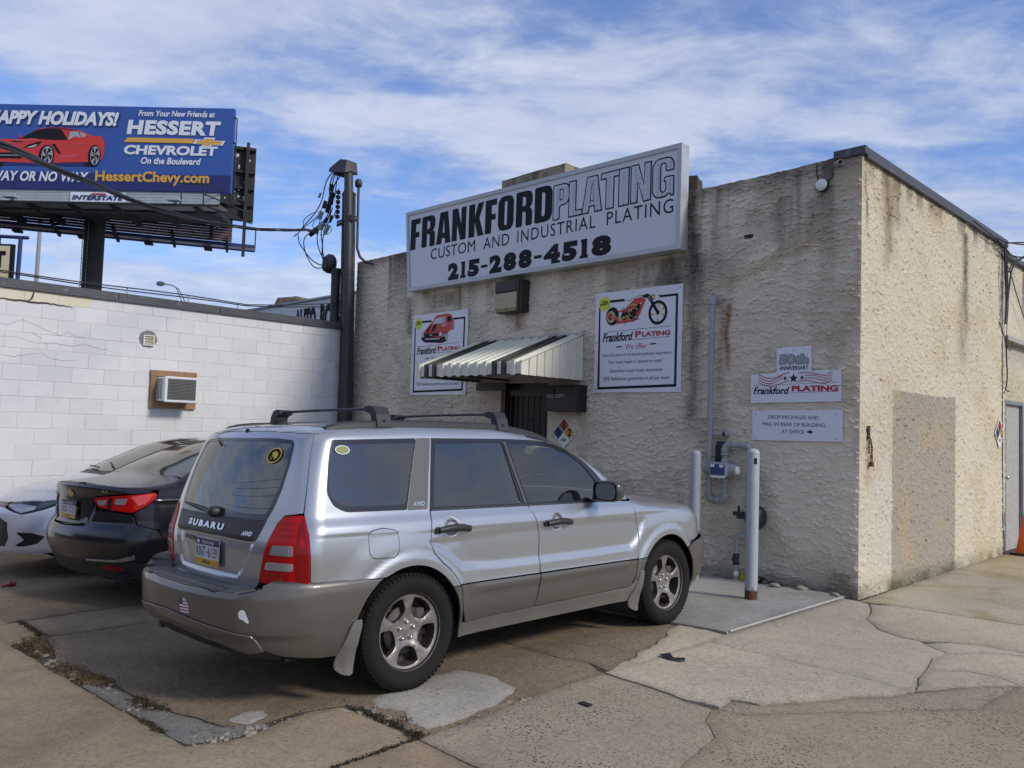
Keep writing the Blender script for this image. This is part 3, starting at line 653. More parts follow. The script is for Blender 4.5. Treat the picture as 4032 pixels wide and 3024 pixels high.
tufts('moss', [(-6.5, 1.78, -7.1, 1.79, .015), (-6.3, 1.62, -5.9, 1.62, .03), (-4.6, 1.73, -4.25, 1.76, .025), (-3.62, 2.52, -3.25, 2.52, .022), (-3.16, 2.52, -3.12, 2.50, .02), (-3.08, 2.5, -3.06, 2.0, .006), (-3.95, 1.64, -4.2, 1.63, .01), (-3.3, 2.6, -3.25, 2.68, .02)], 5200, .022, 'moss', 6, .004)
tufts('dead_grass', [(-5.6, 1.64, -5.0, 1.69, .035), (-6.45, 1.7, -5.9, 1.66, .04), (-5.2, 1.66, -4.95, 1.72, .03)], 2600, .026, 'straw', 8, .0025)
# ---------------------------------------------------------------- stuccoed shop building
BW = thing('stucco_building', 'cream stucco shop building with flat roof and rough trowelled walls, behind the silver estate car', 'building', (-7.4, 10, 0))
def trowel(u, w, seed, ang=0., per=.052, warp=.05, amp=.0115, brk=.45, squash=1.0):
    """raised lips of skip-trowelled stucco: a warped, broken sawtooth across direction w"""
    a = vn(u*1.1, w*1.6, seed); b = vn(u*4.2, w*8.0*squash, seed+1); c = vn(u*11, w*19*squash, seed+2)
    q = (w + ang*u + warp*(a*2.2 + b*.75 + c*.30))/per + 3*vn(u*.6, w*.8, seed+3)
    s = q - np.floor(q); lip = s**4
    cell = np.floor(q); br = _hash(cell, np.floor(u*4.5 + _hash(cell, cell*0, seed+7)*3), seed+8)
    m = np.clip((vn(u*5.5 + cell*7.7, w*2, seed+4) - brk)*3.2, 0, 1)
    return amp*lip*m + .0035*fbm(u*20, w*26, seed+5, 3) + .008*(fbm(u*1.5, w*1.5, seed+6, 3) - .5)
def strokes(H, x0, z0, dx, dz, n, seed, ang, L, A, tail):
    """lay n torn trowel strokes into height field H: each swells downwards and ends in a sharp lip"""
    r = np.random.default_rng(seed); nx, nz = H.shape
    for _ in range(n):
        cx = r.random()*nx*dx; cz = r.random()*nz*dz; l = L[0] + (L[1]-L[0])*r.random()**1.6; a = ang[0] + ang[1]*r.normal(); am = A*(.45 + .75*r.random()); tl_ = tail*(.6 + .8*r.random())
        if len(ang) > 2 and r.random() < ang[2]: a += math.pi*(.3 + .4*r.random())*(1 if r.random() < .5 else -1)
        R_ = l*.5 + tl_*2.2; i0 = max(0, int((cx-R_)/dx)); i1 = min(nx, int((cx+R_)/dx)+2); j0 = max(0, int((cz-R_)/dz)); j1 = min(nz, int((cz+R_)/dz)+2)
        if i1-i0 < 2 or j1-j0 < 2: continue
        X, Z = np.meshgrid(np.arange(i0, i1)*dx - cx, np.arange(j0, j1)*dz - cz, indexing='ij'); c, s = math.cos(a), math.sin(a)
        u = X*c + Z*s; v = -X*s + Z*c; p = r.random(4)*6.28; k = l*.5
        cu = l*.055*np.sin(u/k*2.1 + p[0]) + l*.035*np.sin(u/k*5.3 + p[1]) + .0045*np.sin(u*150 + p[2]) + .003*np.sin(u*310 + p[3])
        d = v - cu; env = np.clip(1 - (u/k)**2, 0, 1)**.5*(.62 + .38*np.sin(u*70 + p[3]*2)); h_ = am*env*np.where(d > 0, np.exp(-d/tl_), np.clip(1 + d/(dz*.9), 0, 1))
        W = H[i0:i1, j0:j1]; np.maximum(W, h_ + W*.35*(h_ > 0), out=W)
    return H
CREAM = np.array([.72, .625, .495]); CREAM2 = np.array([.62, .55, .42])
def stain_mix(col, k, c): k = np.clip(k, 0, 1)[..., None]; return col*(1-k) + np.array(c)*k
def front_wall():
    dx = .0130; X = np.arange(-11.72, -3.131 + 1e-6, dx); X[-1] = -3.131
    dz_ = .0102; Z = np.arange(-.26, 4.27, dz_); XX, ZZ = np.meshgrid(X, Z, indexing='ij')
    H = np.zeros(XX.shape)
    strokes(H, 0, 0, dx, dz_, 5200, 1, (.04, .15), (.07, .38), .027, .0088)
    strokes(H, 0, 0, dx, dz_, 4200, 2, (.0, .35), (.03, .11), .018, .0075)
    h_ = H + trowel(XX, ZZ, 100, ang=.05, per=.066, warp=.060, amp=.005, brk=.36)
    top = 4.235 + .012*vn(X*3, X*0, 4) + .03*sstep(X, -3.9, -3.2) + .012*fbm(X*14, X*0, 6, 3)
    edge = np.clip((-3.131 - XX)/.02, 0, 1); h_ = h_*edge
    dm = np.maximum(np.maximum(-8.06 - XX, XX + 7.17), ZZ - 2.10)     # >0 outside the doorway
    h_ = h_*np.clip(dm/.02, 0, 1)
    over = np.clip(ZZ - top[:, None], 0, 1)
    P = np.stack([XX, 7.771 - h_ + over*0, np.minimum(ZZ - .75*np.clip(h_ - .007, 0, .02)*edge, top[:, None])], -1)
    # colour: grime, streaks, rust
    big = fbm(XX*.8, ZZ*.8, 40, 4); c = CREAM*(.86 + .28*big)[..., None]
    c = stain_mix(c, .55*sstep(fbm(XX*1.7+9, ZZ*1.3, 43, 4), .52, .70), (.43, .375, .29))
    c = stain_mix(c, .35*sstep(fbm(XX*.9+3, ZZ*1.1, 44, 4), .54, .66), (.36, .30, .23))
    st = fbm(XX*5.5, ZZ*.55, 45, 4); dtop = np.clip((ZZ - 2.7)/1.5, 0, 1)
    c = stain_mix(c, .80*dtop**1.5*sstep(st, .40, .64), (.125, .108, .088))
    c = stain_mix(c, .75*sstep(ZZ, 4.02, 4.24)*(.5 + .5*vn(XX*6, ZZ*2, 46)), (.085, .075, .062))
    def streak(x0, w, z1, z0, k, colr, sd):
        g = np.exp(-((XX - x0 - .05*(vn(XX*0, ZZ*5, sd)-.5))/w)**2)*sstep(ZZ, z0, z0 + .25*(z1-z0))*(1 - sstep(ZZ, z1-.03, z1 + .02))
        return g*k*(.35 + .9*fbm(XX*22, ZZ*5, sd+1, 3)), colr
    S = [streak(-4.98, .10, 3.75, 1.3, .75, (.055, .048, .040), 60), streak(-5.02, .06, 4.2, 2.9, .8, (.05, .045, .04), 61), streak(-5.25, .17, 3.52, 2.9, .75, (.10, .08, .06), 62), streak(-5.4, .5, 3.52, 3.15, .7, (.075, .065, .055), 621),
         streak(-4.55, .035, 2.92, 2.1, .9, (.23, .10, .035), 63), streak(-4.62, .05, 2.9, 1.7, .5, (.26, .14, .06), 64),
         streak(-7.75, .09, 3.05, 2.78, .8, (.25, .12, .04), 65), streak(-9.0, .05, 3.55, 2.9, .7, (.27, .15, .06), 66), streak(-10.2, .1, 3.5, 2.8, .75, (.10, .085, .065), 67), streak(-9.3, .35, 3.5, 3.25, .6, (.10, .085, .07), 671),
         streak(-8.0, .3, 3.5, 3.3, .6, (.11, .09, .07), 672), streak(-6.1, .14, 3.5, 2.9, .5, (.22, .15, .10), 68), streak(-3.95, .07, 4.0, 3.3, .6, (.085, .075, .06), 69),
         streak(-3.3, .18, .22, -.1, .8, (.12, .105, .085), 70), streak(-11.6, .12, 4.1, 3.0, .5, (.13, .11, .09), 71), streak(-3.62, .06, 3.9, 3.45, .6, (.10, .09, .07), 72)]
    for k, cl in S: c = stain_mix(c, k, cl)
    for xa, za, xb, zb, wd in ((-4.75, 3.1, -3.6, 3.45, .05), (-5.2, 2.55, -4.6, 2.98, .03)):
        t = np.clip(((XX-xa)*(xb-xa) + (ZZ-za)*(zb-za))/((xb-xa)**2 + (zb-za)**2), 0, 1); d = np.hypot(XX - xa - t*(xb-xa), ZZ - za - t*(zb-za) + .08*(vn(XX*4, ZZ*4, 75)-.5))
        c = stain_mix(c, .45*np.exp(-(d/wd)**2), (.36, .27, .10))
    c = stain_mix(c, .7*sstep(-ZZ, -.16, .02)*(.4 + vn(XX*7, ZZ*5, 77)), (.13, .11, .08))
    c = stain_mix(c, .35*sstep(fbm(XX*3, ZZ*3, 78, 3), .60, .70)*(XX > -4.6)*(ZZ > 1.8), (.42, .36, .24))
    cav = np.clip(.006 - h_, 0, .006)/.006; c = c*(1 - .06*cav[..., None])     # faint recess shade between the lips, put into the colour
    xc = (XX[1:, 1:] + XX[:-1, :-1])/2; zc_ = (ZZ[1:, 1:] + ZZ[:-1, :-1])/2
    mask = ~((xc > -8.06) & (xc < -7.17) & (zc_ < 2.10)) & (ZZ[:-1, :-1] < top[:-1, None])
    mask &= ~((xc > -4.375) & (xc < -4.275) & (zc_ > 3.60) & (zc_ < 3.64))
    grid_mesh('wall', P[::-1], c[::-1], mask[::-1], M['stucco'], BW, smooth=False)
def side_wall():
    dy = .0165; Y = np.concatenate([np.arange(7.771, 12.69, .0158)]); Z = np.arange(-.2, 4.25, .0155); YY, ZZ = np.meshgrid(Y, Z, indexing='ij')
    th = (vn(YY*2.2, ZZ*2.2, 200) - .5)*3.0
    H = np.zeros(YY.shape); strokes(H, 0, 0, .0158, .0155, 5600, 3, (.35, .55, .45), (.04, .15), .021, .0110); strokes(H, 0, 0, .0158, .0155, 3000, 4, (.0, 1.2), (.03, .08), .014, .009)
    h_ = .25*trowel(YY*1.1 + .10*th, ZZ + .16*th, 210, ang=.35, per=.060, warp=.13, amp=.022, brk=.44, squash=.6)
    h_ = H + np.maximum(h_, .25*trowel(ZZ*1.0 + .1*th, YY + .12*th, 230, ang=-.25, per=.075, warp=.11, amp=.017, brk=.52, squash=.6))
    h_ = h_*np.clip((YY - 7.771)/.02, 0, 1)
    P = np.stack([-3.131 + h_, YY, ZZ - .6*np.clip(h_ - .007, 0, .02)], -1)
    big = fbm(YY*.8+5, ZZ*.8, 240, 4); c = CREAM2*(.90 + .20*big)[..., None]
    pm = (YY > 8.58)*(YY < 10.57)*(ZZ < 2.0 + .02*vn(YY*6, ZZ, 3)); c = np.where(pm[..., None] > 0, np.array([.37, .32, .255])*(.92+.16*big)[..., None], c)
    c = stain_mix(c, .5*((YY > 7.95) & (YY < 8.57))*sstep(ZZ, .2, .3)*(1 - sstep(ZZ, 1.25, 2.9)), (.56, .53, .46))
    def streak(y0, w, z1, z0, k, colr, sd):
        g = np.exp(-((YY - y0 - .08*(vn(YY*0, ZZ*4, sd)-.5))/w)**2)*sstep(ZZ, z0, z0+.4*(z1-z0))*(1 - sstep(ZZ, z1-.03, z1+.02)); return g*k*(.3+1.0*fbm(YY*18, ZZ*5, sd+1, 3)), colr
    for k, cl in [streak(8.42, .10, 4.2, 3.1, 1., (.075, .065, .05), 250), streak(8.6, .22, 4.2, 3.6, .7, (.10, .09, .07), 251), streak(10.95, .10, 4.1, 2.6, 1., (.075, .065, .055), 252), streak(10.8, .16, 3.4, 2.2, .45, (.16, .14, .11), 253), streak(12.6, .10, 4.1, 2.8, .6, (.12, .11, .09), 254), streak(7.86, .03, 4.1, 3.4, .8, (.13, .10, .07), 255)]: c = stain_mix(c, k, cl)
    c = stain_mix(c, .65*sstep(ZZ, 3.93, 4.17)*sstep(vn(YY*6, ZZ*1.2, 256), .3, .75), (.12, .105, .08))
    c = stain_mix(c, .75*sstep(-ZZ, -.20, .0)*(.25 + vn(YY*5, ZZ*6, 257)), (.125, .112, .055))
    c = stain_mix(c, .30*sstep(fbm(YY*2, ZZ*2, 258, 3), .55, .70), (.50, .37, .20))
    c = stain_mix(c, .55*np.exp(-((YY-7.96)/.07)**2)*sstep(ZZ, .95, 1.1)*(1-sstep(ZZ, 1.3, 1.5)), (.40, .27, .17))
    cav = np.clip(.005 - h_, 0, .005)/.005; c = c*(1 - .06*cav[..., None])  # hollows between the lips tinted darker: shade painted into the colour
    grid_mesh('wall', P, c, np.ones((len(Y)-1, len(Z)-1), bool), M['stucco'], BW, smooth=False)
    # recessed stretch with the rusty door
    Y = np.arange(12.69, 15.5, .022); Z = np.arange(-.1, 4.2, .022); YY, ZZ = np.meshgrid(Y, Z, indexing='ij'); h_ = strokes(np.zeros(YY.shape), 0, 0, .022, .022, 2400, 5, (.35, .55, .45), (.05, .15), .018, .02)
    P = np.stack([-3.20 + h_, YY, ZZ], -1); c = CREAM2*(.85 + .25*fbm(YY*.9, ZZ*.9, 271, 4))[..., None]
    c = stain_mix(c, .6*(1-sstep(ZZ, 2.1, 2.75))*(.4 + .5*vn(YY*3, ZZ*3, 273)), (.42, .36, .17)); c = stain_mix(c, .7*sstep(ZZ, 2.5, 2.9)*(ZZ < 2.93), (.36, .34, .33))
    c = stain_mix(c, .9*sstep(ZZ, 3.1, 4.0)*sstep(fbm(YY*4, ZZ*.6, 274, 3), .45, .6), (.11, .10, .085))
    yc = (YY[1:, 1:]+YY[:-1, :-1])/2; zc_ = (ZZ[1:, 1:]+ZZ[:-1, :-1])/2
    grid_mesh('wall', P, c, ~((yc > 12.87) & (yc < 13.85) & (zc_ < 2.11)), M['stucco'], BW, smooth=False)
    m = MB(); m.box((-3.35, 12.69, 2.93), (-3.085, 17, 3.0), bev=.006); m.build('ledge', M['mortar'], BW)
front_wall(); side_wall()
m = MB()   # body behind the stucco: jambs of the door, roof, back and left side
m.box((-11.70, 7.80, -.3), (-8.10, 8.2, 4.22)); m.box((-7.13, 7.80, -.3), (-4.40, 8.2, 4.22)); m.box((-4.25, 7.80, -.3), (-3.16, 8.2, 4.22)); m.box((-4.40, 7.80, -.3), (-4.25, 8.2, 3.58)); m.box((-4.40, 7.80, 3.66), (-4.25, 8.2, 4.22)); m.box((-8.10, 7.80, 2.12), (-7.13, 8.2, 4.22))
m.box((-11.70, 8.2, -.3), (-11.4, 24, 4.22)); m.box((-3.5, 8.2, -.3), (-3.22, 24, 4.12)); m.box((-11.4, 23.7, -.3), (-3.5, 24, 4.12))
m.build('wall_core', M['mortar'], BW)
m = MB(); m.box((-11.4, 8.2, 3.95), (-3.5, 23.7, 4.05)); m.build('roof', M['asphalt'], BW)
m = MB(); m.box((-8.10, 7.772, -.1), (-8.06, 8.15, 2.12)); m.box((-7.17, 7.772, -.1), (-7.13, 8.15, 2.12)); m.box((-8.06, 7.772, 2.10), (-7.17, 8.15, 2.12)); m.build('door_reveal', mat('reveal_stucco', (.30, .25, .185), .95, noise=.25, nscale=7, bump=.004), BW)
# flashing on top: dark metal capping on the side wall, turning the corner
m = MB(); m.box((-3.40, 7.735, 4.245), (-3.085, 7.80, 4.325), bev=.004); m.box((-3.40, 7.80, 4.265), (-3.088, 12.69, 4.322), bev=.004); m.box((-3.118, 7.80, 4.215), (-3.085, 12.69, 4.268), bev=.004)
m.build('coping', M['flash'], BW)
m = MB(); m.box((-3.45, 12.692, 4.13), (-3.13, 18, 4.20), bev=.004); m.build('coping', M['flash'], BW)
def top_rim():
    n = 640; X = np.linspace(-11.72, -3.40, n); zt = 4.235 + .012*vn(X*3, X*0, 4) + .03*sstep(X, -3.9, -3.2) + .012*fbm(X*14, X*0, 6, 3)
    D = np.array([0, .03, .12, .25]); P = np.zeros((n, 4, 3)); P[..., 0] = X[:, None]; P[..., 1] = 7.768 + D[None]; P[..., 2] = zt[:, None] + np.array([0, .012, .01, -.03])[None]
    grid_mesh('wall_top', P[::-1], np.tile(np.array([.17, .155, .13]), (n, 4, 1)), np.ones((n-1, 3), bool), M['stucco'], BW)
top_rim()
def rough_block(name, a, b, seed, col, parent, n=44, amp=.02):
    """stuccoed lump: displaced box faces"""
    (x0, y0, z0), (x1, y1, z1) = a, b
    for ax in range(4):
        s, t = np.meshgrid(np.linspace(0, 1, n*2 if ax in (0, 3) else n), np.linspace(0, 1, n), indexing='ij')
        if ax == 0: P = np.stack([x0+(x1-x0)*s, y0+0*s, z0+(z1-z0)*t], -1); u, w, nn = P[..., 0], P[..., 2], (0, -1, 0)
        if ax == 1: P = np.stack([x1+0*s, y0+(y1-y0)*s, z0+(z1-z0)*t], -1); u, w, nn = P[..., 1], P[..., 2], (1, 0, 0)
        if ax == 2: P = np.stack([x0+0*s, y1-(y1-y0)*s, z0+(z1-z0)*t], -1); u, w, nn = P[..., 1], P[..., 2], (-1, 0, 0)
        if ax == 3: P = np.stack([x0+(x1-x0)*s, y0+(y1-y0)*t, z1+0*s], -1); u, w, nn = P[..., 0], P[..., 1], (0, 0, 1)
        f_ = np.clip(np.minimum(np.minimum(s, 1-s)*(x1-x0), np.minimum(t, 1-t)*.7)/.03, 0, 1)
        h_ = trowel(u, w, seed, per=.06, warp=.06, amp=.013)*f_ - .012*(1-f_)
        P = P + h_[..., None]*np.array(nn); P = P + (vn(u*4, w*4, seed+9)[..., None]-.5)*.02*np.array([0, 0, 1])
        c = np.array(col)*(.75 + .5*fbm(u*3, w*3, seed+3, 4))[..., None]; c = stain_mix(c, .8*sstep(fbm(u*6, w*1.5, seed+5, 3), .45, .62), (.10, .09, .07))
        grid_mesh(name, P, c, np.ones((P.shape[0]-1, P.shape[1]-1), bool), M['stucco'], parent)
CH = thing('chimney_block', 'squat stuccoed chimney block rising behind the big sign', 'chimney', (-7.58, 8.0, 4.2))
rough_block('stucco_face', (-8.19, 7.772, 4.10), (-6.985, 8.25, 4.985), 300, (.30, .255, .19), CH)
m = MB(); r_ = random.Random(4); pts = []
for k in range(9): a = 2*math.pi*k/9; pts.append((-5.14 + .115*math.cos(a)*(1+.2*r_.random()), 7.95 + .10*math.sin(a)))
m.add([(x, y, 4.18) for x, y in pts] + [(x*.999-.02, y, 4.36 + .12*r_.random()) for x, y in pts] + [(-5.16, 7.95, 4.47)], [(i, (i+1) % 9, 9+(i+1) % 9, 9+i) for i in range(9)] + [(9+i, 9+(i+1) % 9, 18) for i in range(9)])
tag(m.build('wood_stump', M['wood']), 'broken wooden stump sticking up just past the G of the big sign', 'stump')
m = MB(); m.box((-4.372, 7.774, 3.605), (-4.278, 7.80, 3.637)); m.lathe((-4.315, 7.772, 3.62), (0, -1, 0), [(.018, 0), (.022, .008), (.014, .01), (.013, -.02)], 12)
tag(m.build('wall_box', M['cond']), 'small empty electrical box sunk in the front wall between the big sign and the corner', 'box')
# ---------------------------------------------------------------- white block building
WW = thing('block_building', 'white painted concrete block building with dark flashing, behind the two sedans', 'building', (-13.5, 4, 0))
def block_wall():
    bm = MB(); bm.box((-.02, .0025, .0025), (.0, .3975, .2010), bev=.0032); me = bm.build('block', M['block'], mesh_only=True)
    hm = MB(); hm.box((-.02, .0025, .0025), (.0, .1975, .2010), bev=.0032); meh = hm.build('block', M['block'], mesh_only=True)
    me2 = me.copy(); me2.materials[0] = M['blocktop']; r = random.Random(5)
    x = -11.706; rest = MB()
    for row in range(16):
        z = 2.906 - .2035*row + (0 if row else 0); off = 3.975 if row % 2 == 0 else 4.18
        k0 = int((off + 3.5)/.4) + 1
        for k in range(-k0, 10):
            y = off + k*.4 + .0; yy = y
            if y + .39 > 7.74:
                break
            dx_ = (r.random()-.5)*.0035
            if row == 0: zz = z
            else: zz = z
            if yy < .9: continue
            if yy < 1.3: rest.box((x-.02+dx_, yy+.003, zz+.003), (x+dx_, yy+.397, zz+.198)); continue
            o = link('block', me2 if (row == 0 and yy < 3.5) else me, WW); o.location = (x + dx_ - WW.location[0], yy - WW.location[1], zz - WW.location[2])
            o.rotation_euler = (0, 0, (r.random()-.5)*.003)
    rest.build('block', M['block'], WW, kind='stuff')
block_wall()
m = MB(); m.box((-12.1, .95, -.6), (-11.7105, 7.765, 3.06)); m.box((-12.1, 7.765, -.6), (-11.76, 24, 3.06)); m.box((-22, .95, -.6), (-12.1, 1.15, 3.05)); m.build('wall', mat('painted_mortar', (.62, .605, .57), .9, noise=.22, nscale=5, bump=.003, bscale=80), WW)
m = MB(); m.box((-22, .95, 2.9), (-12.1, 24, 3.06)); m.build('roof', M['asphalt'], WW)
for ya, yb in ((.93, 3.9), (3.905, 5.35), (5.355, 7.72)):
    m = MB(); m.box((-11.98, ya, 3.048), (-11.672, yb, 3.168), bev=.004); m.build('coping', M['flash'], WW)
def ribbon(name, polys, X=None, Y=None, mat_='crack', parent=None, w=.004, kind=None):
    """thin cracks as raised-dark slivers on a wall plane"""
    m = MB(); r = random.Random(3)
    for P in polys:
        P = dense(P, .03, False); P = [(a + (r.random()-.5)*.014, b + (r.random()-.5)*.014) for a, b in P]; n = len(P)
        for i in range(n-1):
            (a, b), (c, d) = P[i], P[i+1]; l = math.hypot(c-a, d-b) + 1e-9; nx, ny = -(d-b)/l, (c-a)/l
            w0 = w*(.35 + .9*math.sin(math.pi*(i+.3)/n)); w1 = w*(.35 + .9*math.sin(math.pi*(i+1.3)/n))
            q = [(a-nx*w0, b-ny*w0), (a+nx*w0, b+ny*w0), (c+nx*w1, d+ny*w1), (c-nx*w1, d-ny*w1)]
            m.add([(X, u, v) if X is not None else (u, Y, v) for u, v in q], [(0, 1, 2, 3)])
    return m.build(name, M[mat_], parent, kind)
ribbon('crack', [[(2.4, 2.62), (2.6, 2.58), (2.75, 2.66), (2.95, 2.60), (3.05, 2.55), (3.2, 2.50), (3.3, 2.56), (3.45, 2.50), (3.55, 2.55)], [(2.45, 2.42), (2.7, 2.44), (2.95, 2.38), (3.15, 2.40), (3.35, 2.38), (3.5, 2.42), (3.7, 2.38), (3.9, 2.34), (4.1, 2.33)],
    [(2.9, 2.5), (3.0, 2.44)], [(3.05, 2.40), (3.07, 2.31)], [(2.5, 2.2), (2.7, 2.19), (2.85, 2.22), (2.98, 2.26)], [(3.0, 2.26), (3.1, 2.20), (3.25, 2.17), (3.45, 2.20)]], X=-11.7045, parent=WW, w=.0022, mat_='crackl')
ribbon('crack', [[(2.3, 2.905), (2.8, 2.900), (3.1, 2.904), (3.25, 2.896), (3.34, 2.90)], [(2.8, 2.905), (2.85, 2.93), (2.88, 3.04)]], X=-11.7035, parent=WW, w=.010)
# ---------------------------------------------------------------- things fixed to the front wall
FW = frFront()
def flatpoly(mb, poly, fr, d, mi=0):
    V, F = cdt_fill([tuple(p) for p in poly], [], 10.0); mb.flat([tuple(v) for v in V], [tuple(int(i) for i in f) for f in F], fr, d, mi)
def ell(cx_, cy_, rx, ry, n=20, a0=0): return [(cx_ + rx*math.cos(2*math.pi*i/n + a0), cy_ + ry*math.sin(2*math.pi*i/n + a0)) for i in range(n)]
# the large sign
SG = thing('shop_sign', 'huge grey and white shop sign reading FRANKFORD PLATING with a phone number, above the awning', 'sign', (-7.6, 7.7, 3.5))
tl, tr, br, bl = (-10.16, 4.81), (-5.07, 4.765), (-5.07, 3.555), (-10.04, 3.55)
fr = frFront(off=.171)
m = MB(); m.prism([bl, br, tr, tl], frFront(off=.03), 0, .125); m.build('sign_box', M['alum'], SG)
def inset(q, d): return [(q[0][0]+d, q[0][1]+d), (q[1][0]-d, q[1][1]+d), (q[2][0]-d, q[2][1]-d), (q[3][0]+d, q[3][1]-d)]
qo = [bl, br, tr, tl]; qi = inset(qo, .055)
for i in range(4):
    m = MB(); j = (i+1) % 4; m.prism([qo[i], qo[j], qi[j], qi[i]], fr, -.016, .012); m.build('frame_rail', M['alum'], SG)
qf = inset(qo, .05); xm = -7.566
for q in ([qf[0], (xm-.003, qf[0][1]), (xm-.003, qf[2][1]+.02), qf[3]], [(xm+.003, qf[1][1]), qf[1], qf[2], (xm+.003, qf[2][1]+.02)]):
    m = MB(); m.prism(q, fr, -.016, -.006); m.build('face_panel', M['signface'], SG)
# heavy condensed capitals, drawn on a unit box (outline, counter)
GL = {
 'F': ([(0, 0), (.56, 0), (.56, .39), (.92, .39), (.92, .56), (.56, .56), (.56, .82), (1, .82), (1, 1), (0, 1)], []),
 'R': ([(0, 0), (.40, 0), (.40, .42), (.52, .42), (.60, .37), (.60, 0), (1, 0), (1, .38), (.94, .47), (.82, .51), (.95, .57), (1, .66), (1, .84), (.90, .96), (.70, 1), (0, 1)], [[(.40, .57), (.53, .57), (.60, .62), (.60, .79), (.53, .84), (.40, .84)]]),
 'A': ([(0, 0), (.37, 0), (.40, .17), (.60, .17), (.63, 0), (1, 0), (.77, 1), (.24, 1)], [[(.43, .34), (.57, .34), (.50, .80)]]),
 'N': ([(0, 0), (.37, 0), (.37, .50), (.62, 0), (1, 0), (1, 1), (.65, 1), (.65, .48), (.40, 1), (0, 1)], []),
 'K': ([(0, 0), (.40, 0), (.40, .45), (.60, 0), (1, 0), (.70, .54), (.98, 1), (.60, 1), (.40, .60), (.40, 1), (0, 1)], []),
 'O': ([(.30, 0), (.70, 0), (.88, .04), (1, .17), (1, .83), (.88, .96), (.70, 1), (.30, 1), (.12, .96), (0, .83), (0, .17), (.12, .04)], [[(.42, .17), (.50, .145), (.58, .17), (.58, .83), (.50, .855), (.42, .83)]]),
 'D': ([(0, 0), (.66, 0), (.90, .05), (1, .19), (1, .81), (.90, .95), (.66, 1), (0, 1)], [[(.41, .17), (.53, .17), (.59, .22), (.59, .78), (.53, .83), (.41, .83)]]),
 'P': ([(0, 0), (.44, 0), (.44, .38), (.68, .38), (.92, .43), (1, .56), (1, .82), (.92, .95), (.68, 1), (0, 1)], [[(.44, .56), (.54, .56), (.60, .62), (.60, .78), (.54, .83), (.44, .83)]]),
 'L': ([(0, 0), (1, 0), (1, .18), (.56, .18), (.56, 1), (0, 1)], []), 'I': ([(0, 0), (1, 0), (1, 1), (0, 1)], []),
 'T': ([(.27, 0), (.73, 0), (.73, .81), (1, .81), (1, 1), (0, 1), (0, .81), (.27, .81)], []),
 'G': ([(.30, 0), (.55, 0), (.70, .035), (.78, .09), (.83, 0), (1, 0), (1, .52), (.52, .52), (.52, .38), (.60, .38), (.60, .20), (.55, .155), (.47, .155), (.41, .20), (.41, .80), (.47, .845), (.54, .845), (.60, .80), (.60, .63), (1, .63), (1, .82), (.88, .96), (.70, 1), (.30, 1), (.12, .96), (0, .83), (0, .17), (.12, .04)], [])}
def offs(P, d):
    P = np.array(P); n = len(P); out = []; ar = sum(P[i][0]*P[(i+1) % n][1]-P[(i+1) % n][0]*P[i][1] for i in range(n)); sg = 1 if ar > 0 else -1
    for i in range(n):
        a = P[i]-P[i-1]; b = P[(i+1) % n]-P[i]; a = a/np.linalg.norm(a); b = b/np.linalg.norm(b); na = np.array([-a[1], a[0]])*sg; nb = np.array([-b[1], b[0]])*sg; k = na+nb; k = k/np.linalg.norm(k); out.append(tuple(P[i] + k*d/max(.45, k @ na)))
    return out
def glyph(mb, ch, x0, x1, y0, y1, d, shrink=0.):
    o, hs = GL[ch]; S = lambda P: [(x0+(x1-x0)*a, y0+(y1-y0)*b) for a, b in P]; o2 = S(o); h2 = [S(h_) for h_ in hs]
    if ch in 'RODPG': o2 = rounded(o2, .03, 3); h2 = [rounded(h_, .012, 3) for h_ in h2]
    if shrink:
        o2 = offs(o2, shrink) if ch not in 'RODPG' else offs(rounded(S(o), .02, 1), shrink); h2 = [offs(S(h_), -shrink*.8) for h_ in hs]
    V, F = cdt_fill(o2, h2, 9.); mb.flat([tuple(v) for v in V], [tuple(int(i) for i in f) for f in F], fr, d); return o2, h2
XW = [(-10.033, -9.798), (-9.755, -9.434), (-9.404, -9.067), (-9.042, -8.734), (-8.674, -8.350), (-8.325, -8.093), (-8.064, -7.755), (-7.712, -7.403), (-7.362, -7.045)]
for ch, (a, b) in zip('FRANKFORD', XW): lt = MB(); glyph(lt, ch, a, b, 4.195, 4.675, -.004); lt.build('letter', M['ink'], SG)
m = MB(); put_text(m, 'CUSTOM', fr, -9.52, 3.985, -8.52, 4.152, -.004, spacing=1.05); m.build('lettering', M['ink'], SG); m = MB(); put_text(m, 'AND', fr, -8.345, 3.985, -7.825, 4.148, -.004, spacing=1.1)
m.build('lettering', M['ink'], SG); m = MB(); put_text(m, 'INDUSTRIAL', fr, -7.67, 3.985, -6.312, 4.150, -.004, spacing=1.15); m.build('lettering', M['ink'], SG); m = MB(); put_text(m, 'PLATING', fr, -6.135, 3.985, -5.178, 4.150, -.004, spacing=1.15)
m.build('lettering', M['ink'], SG)
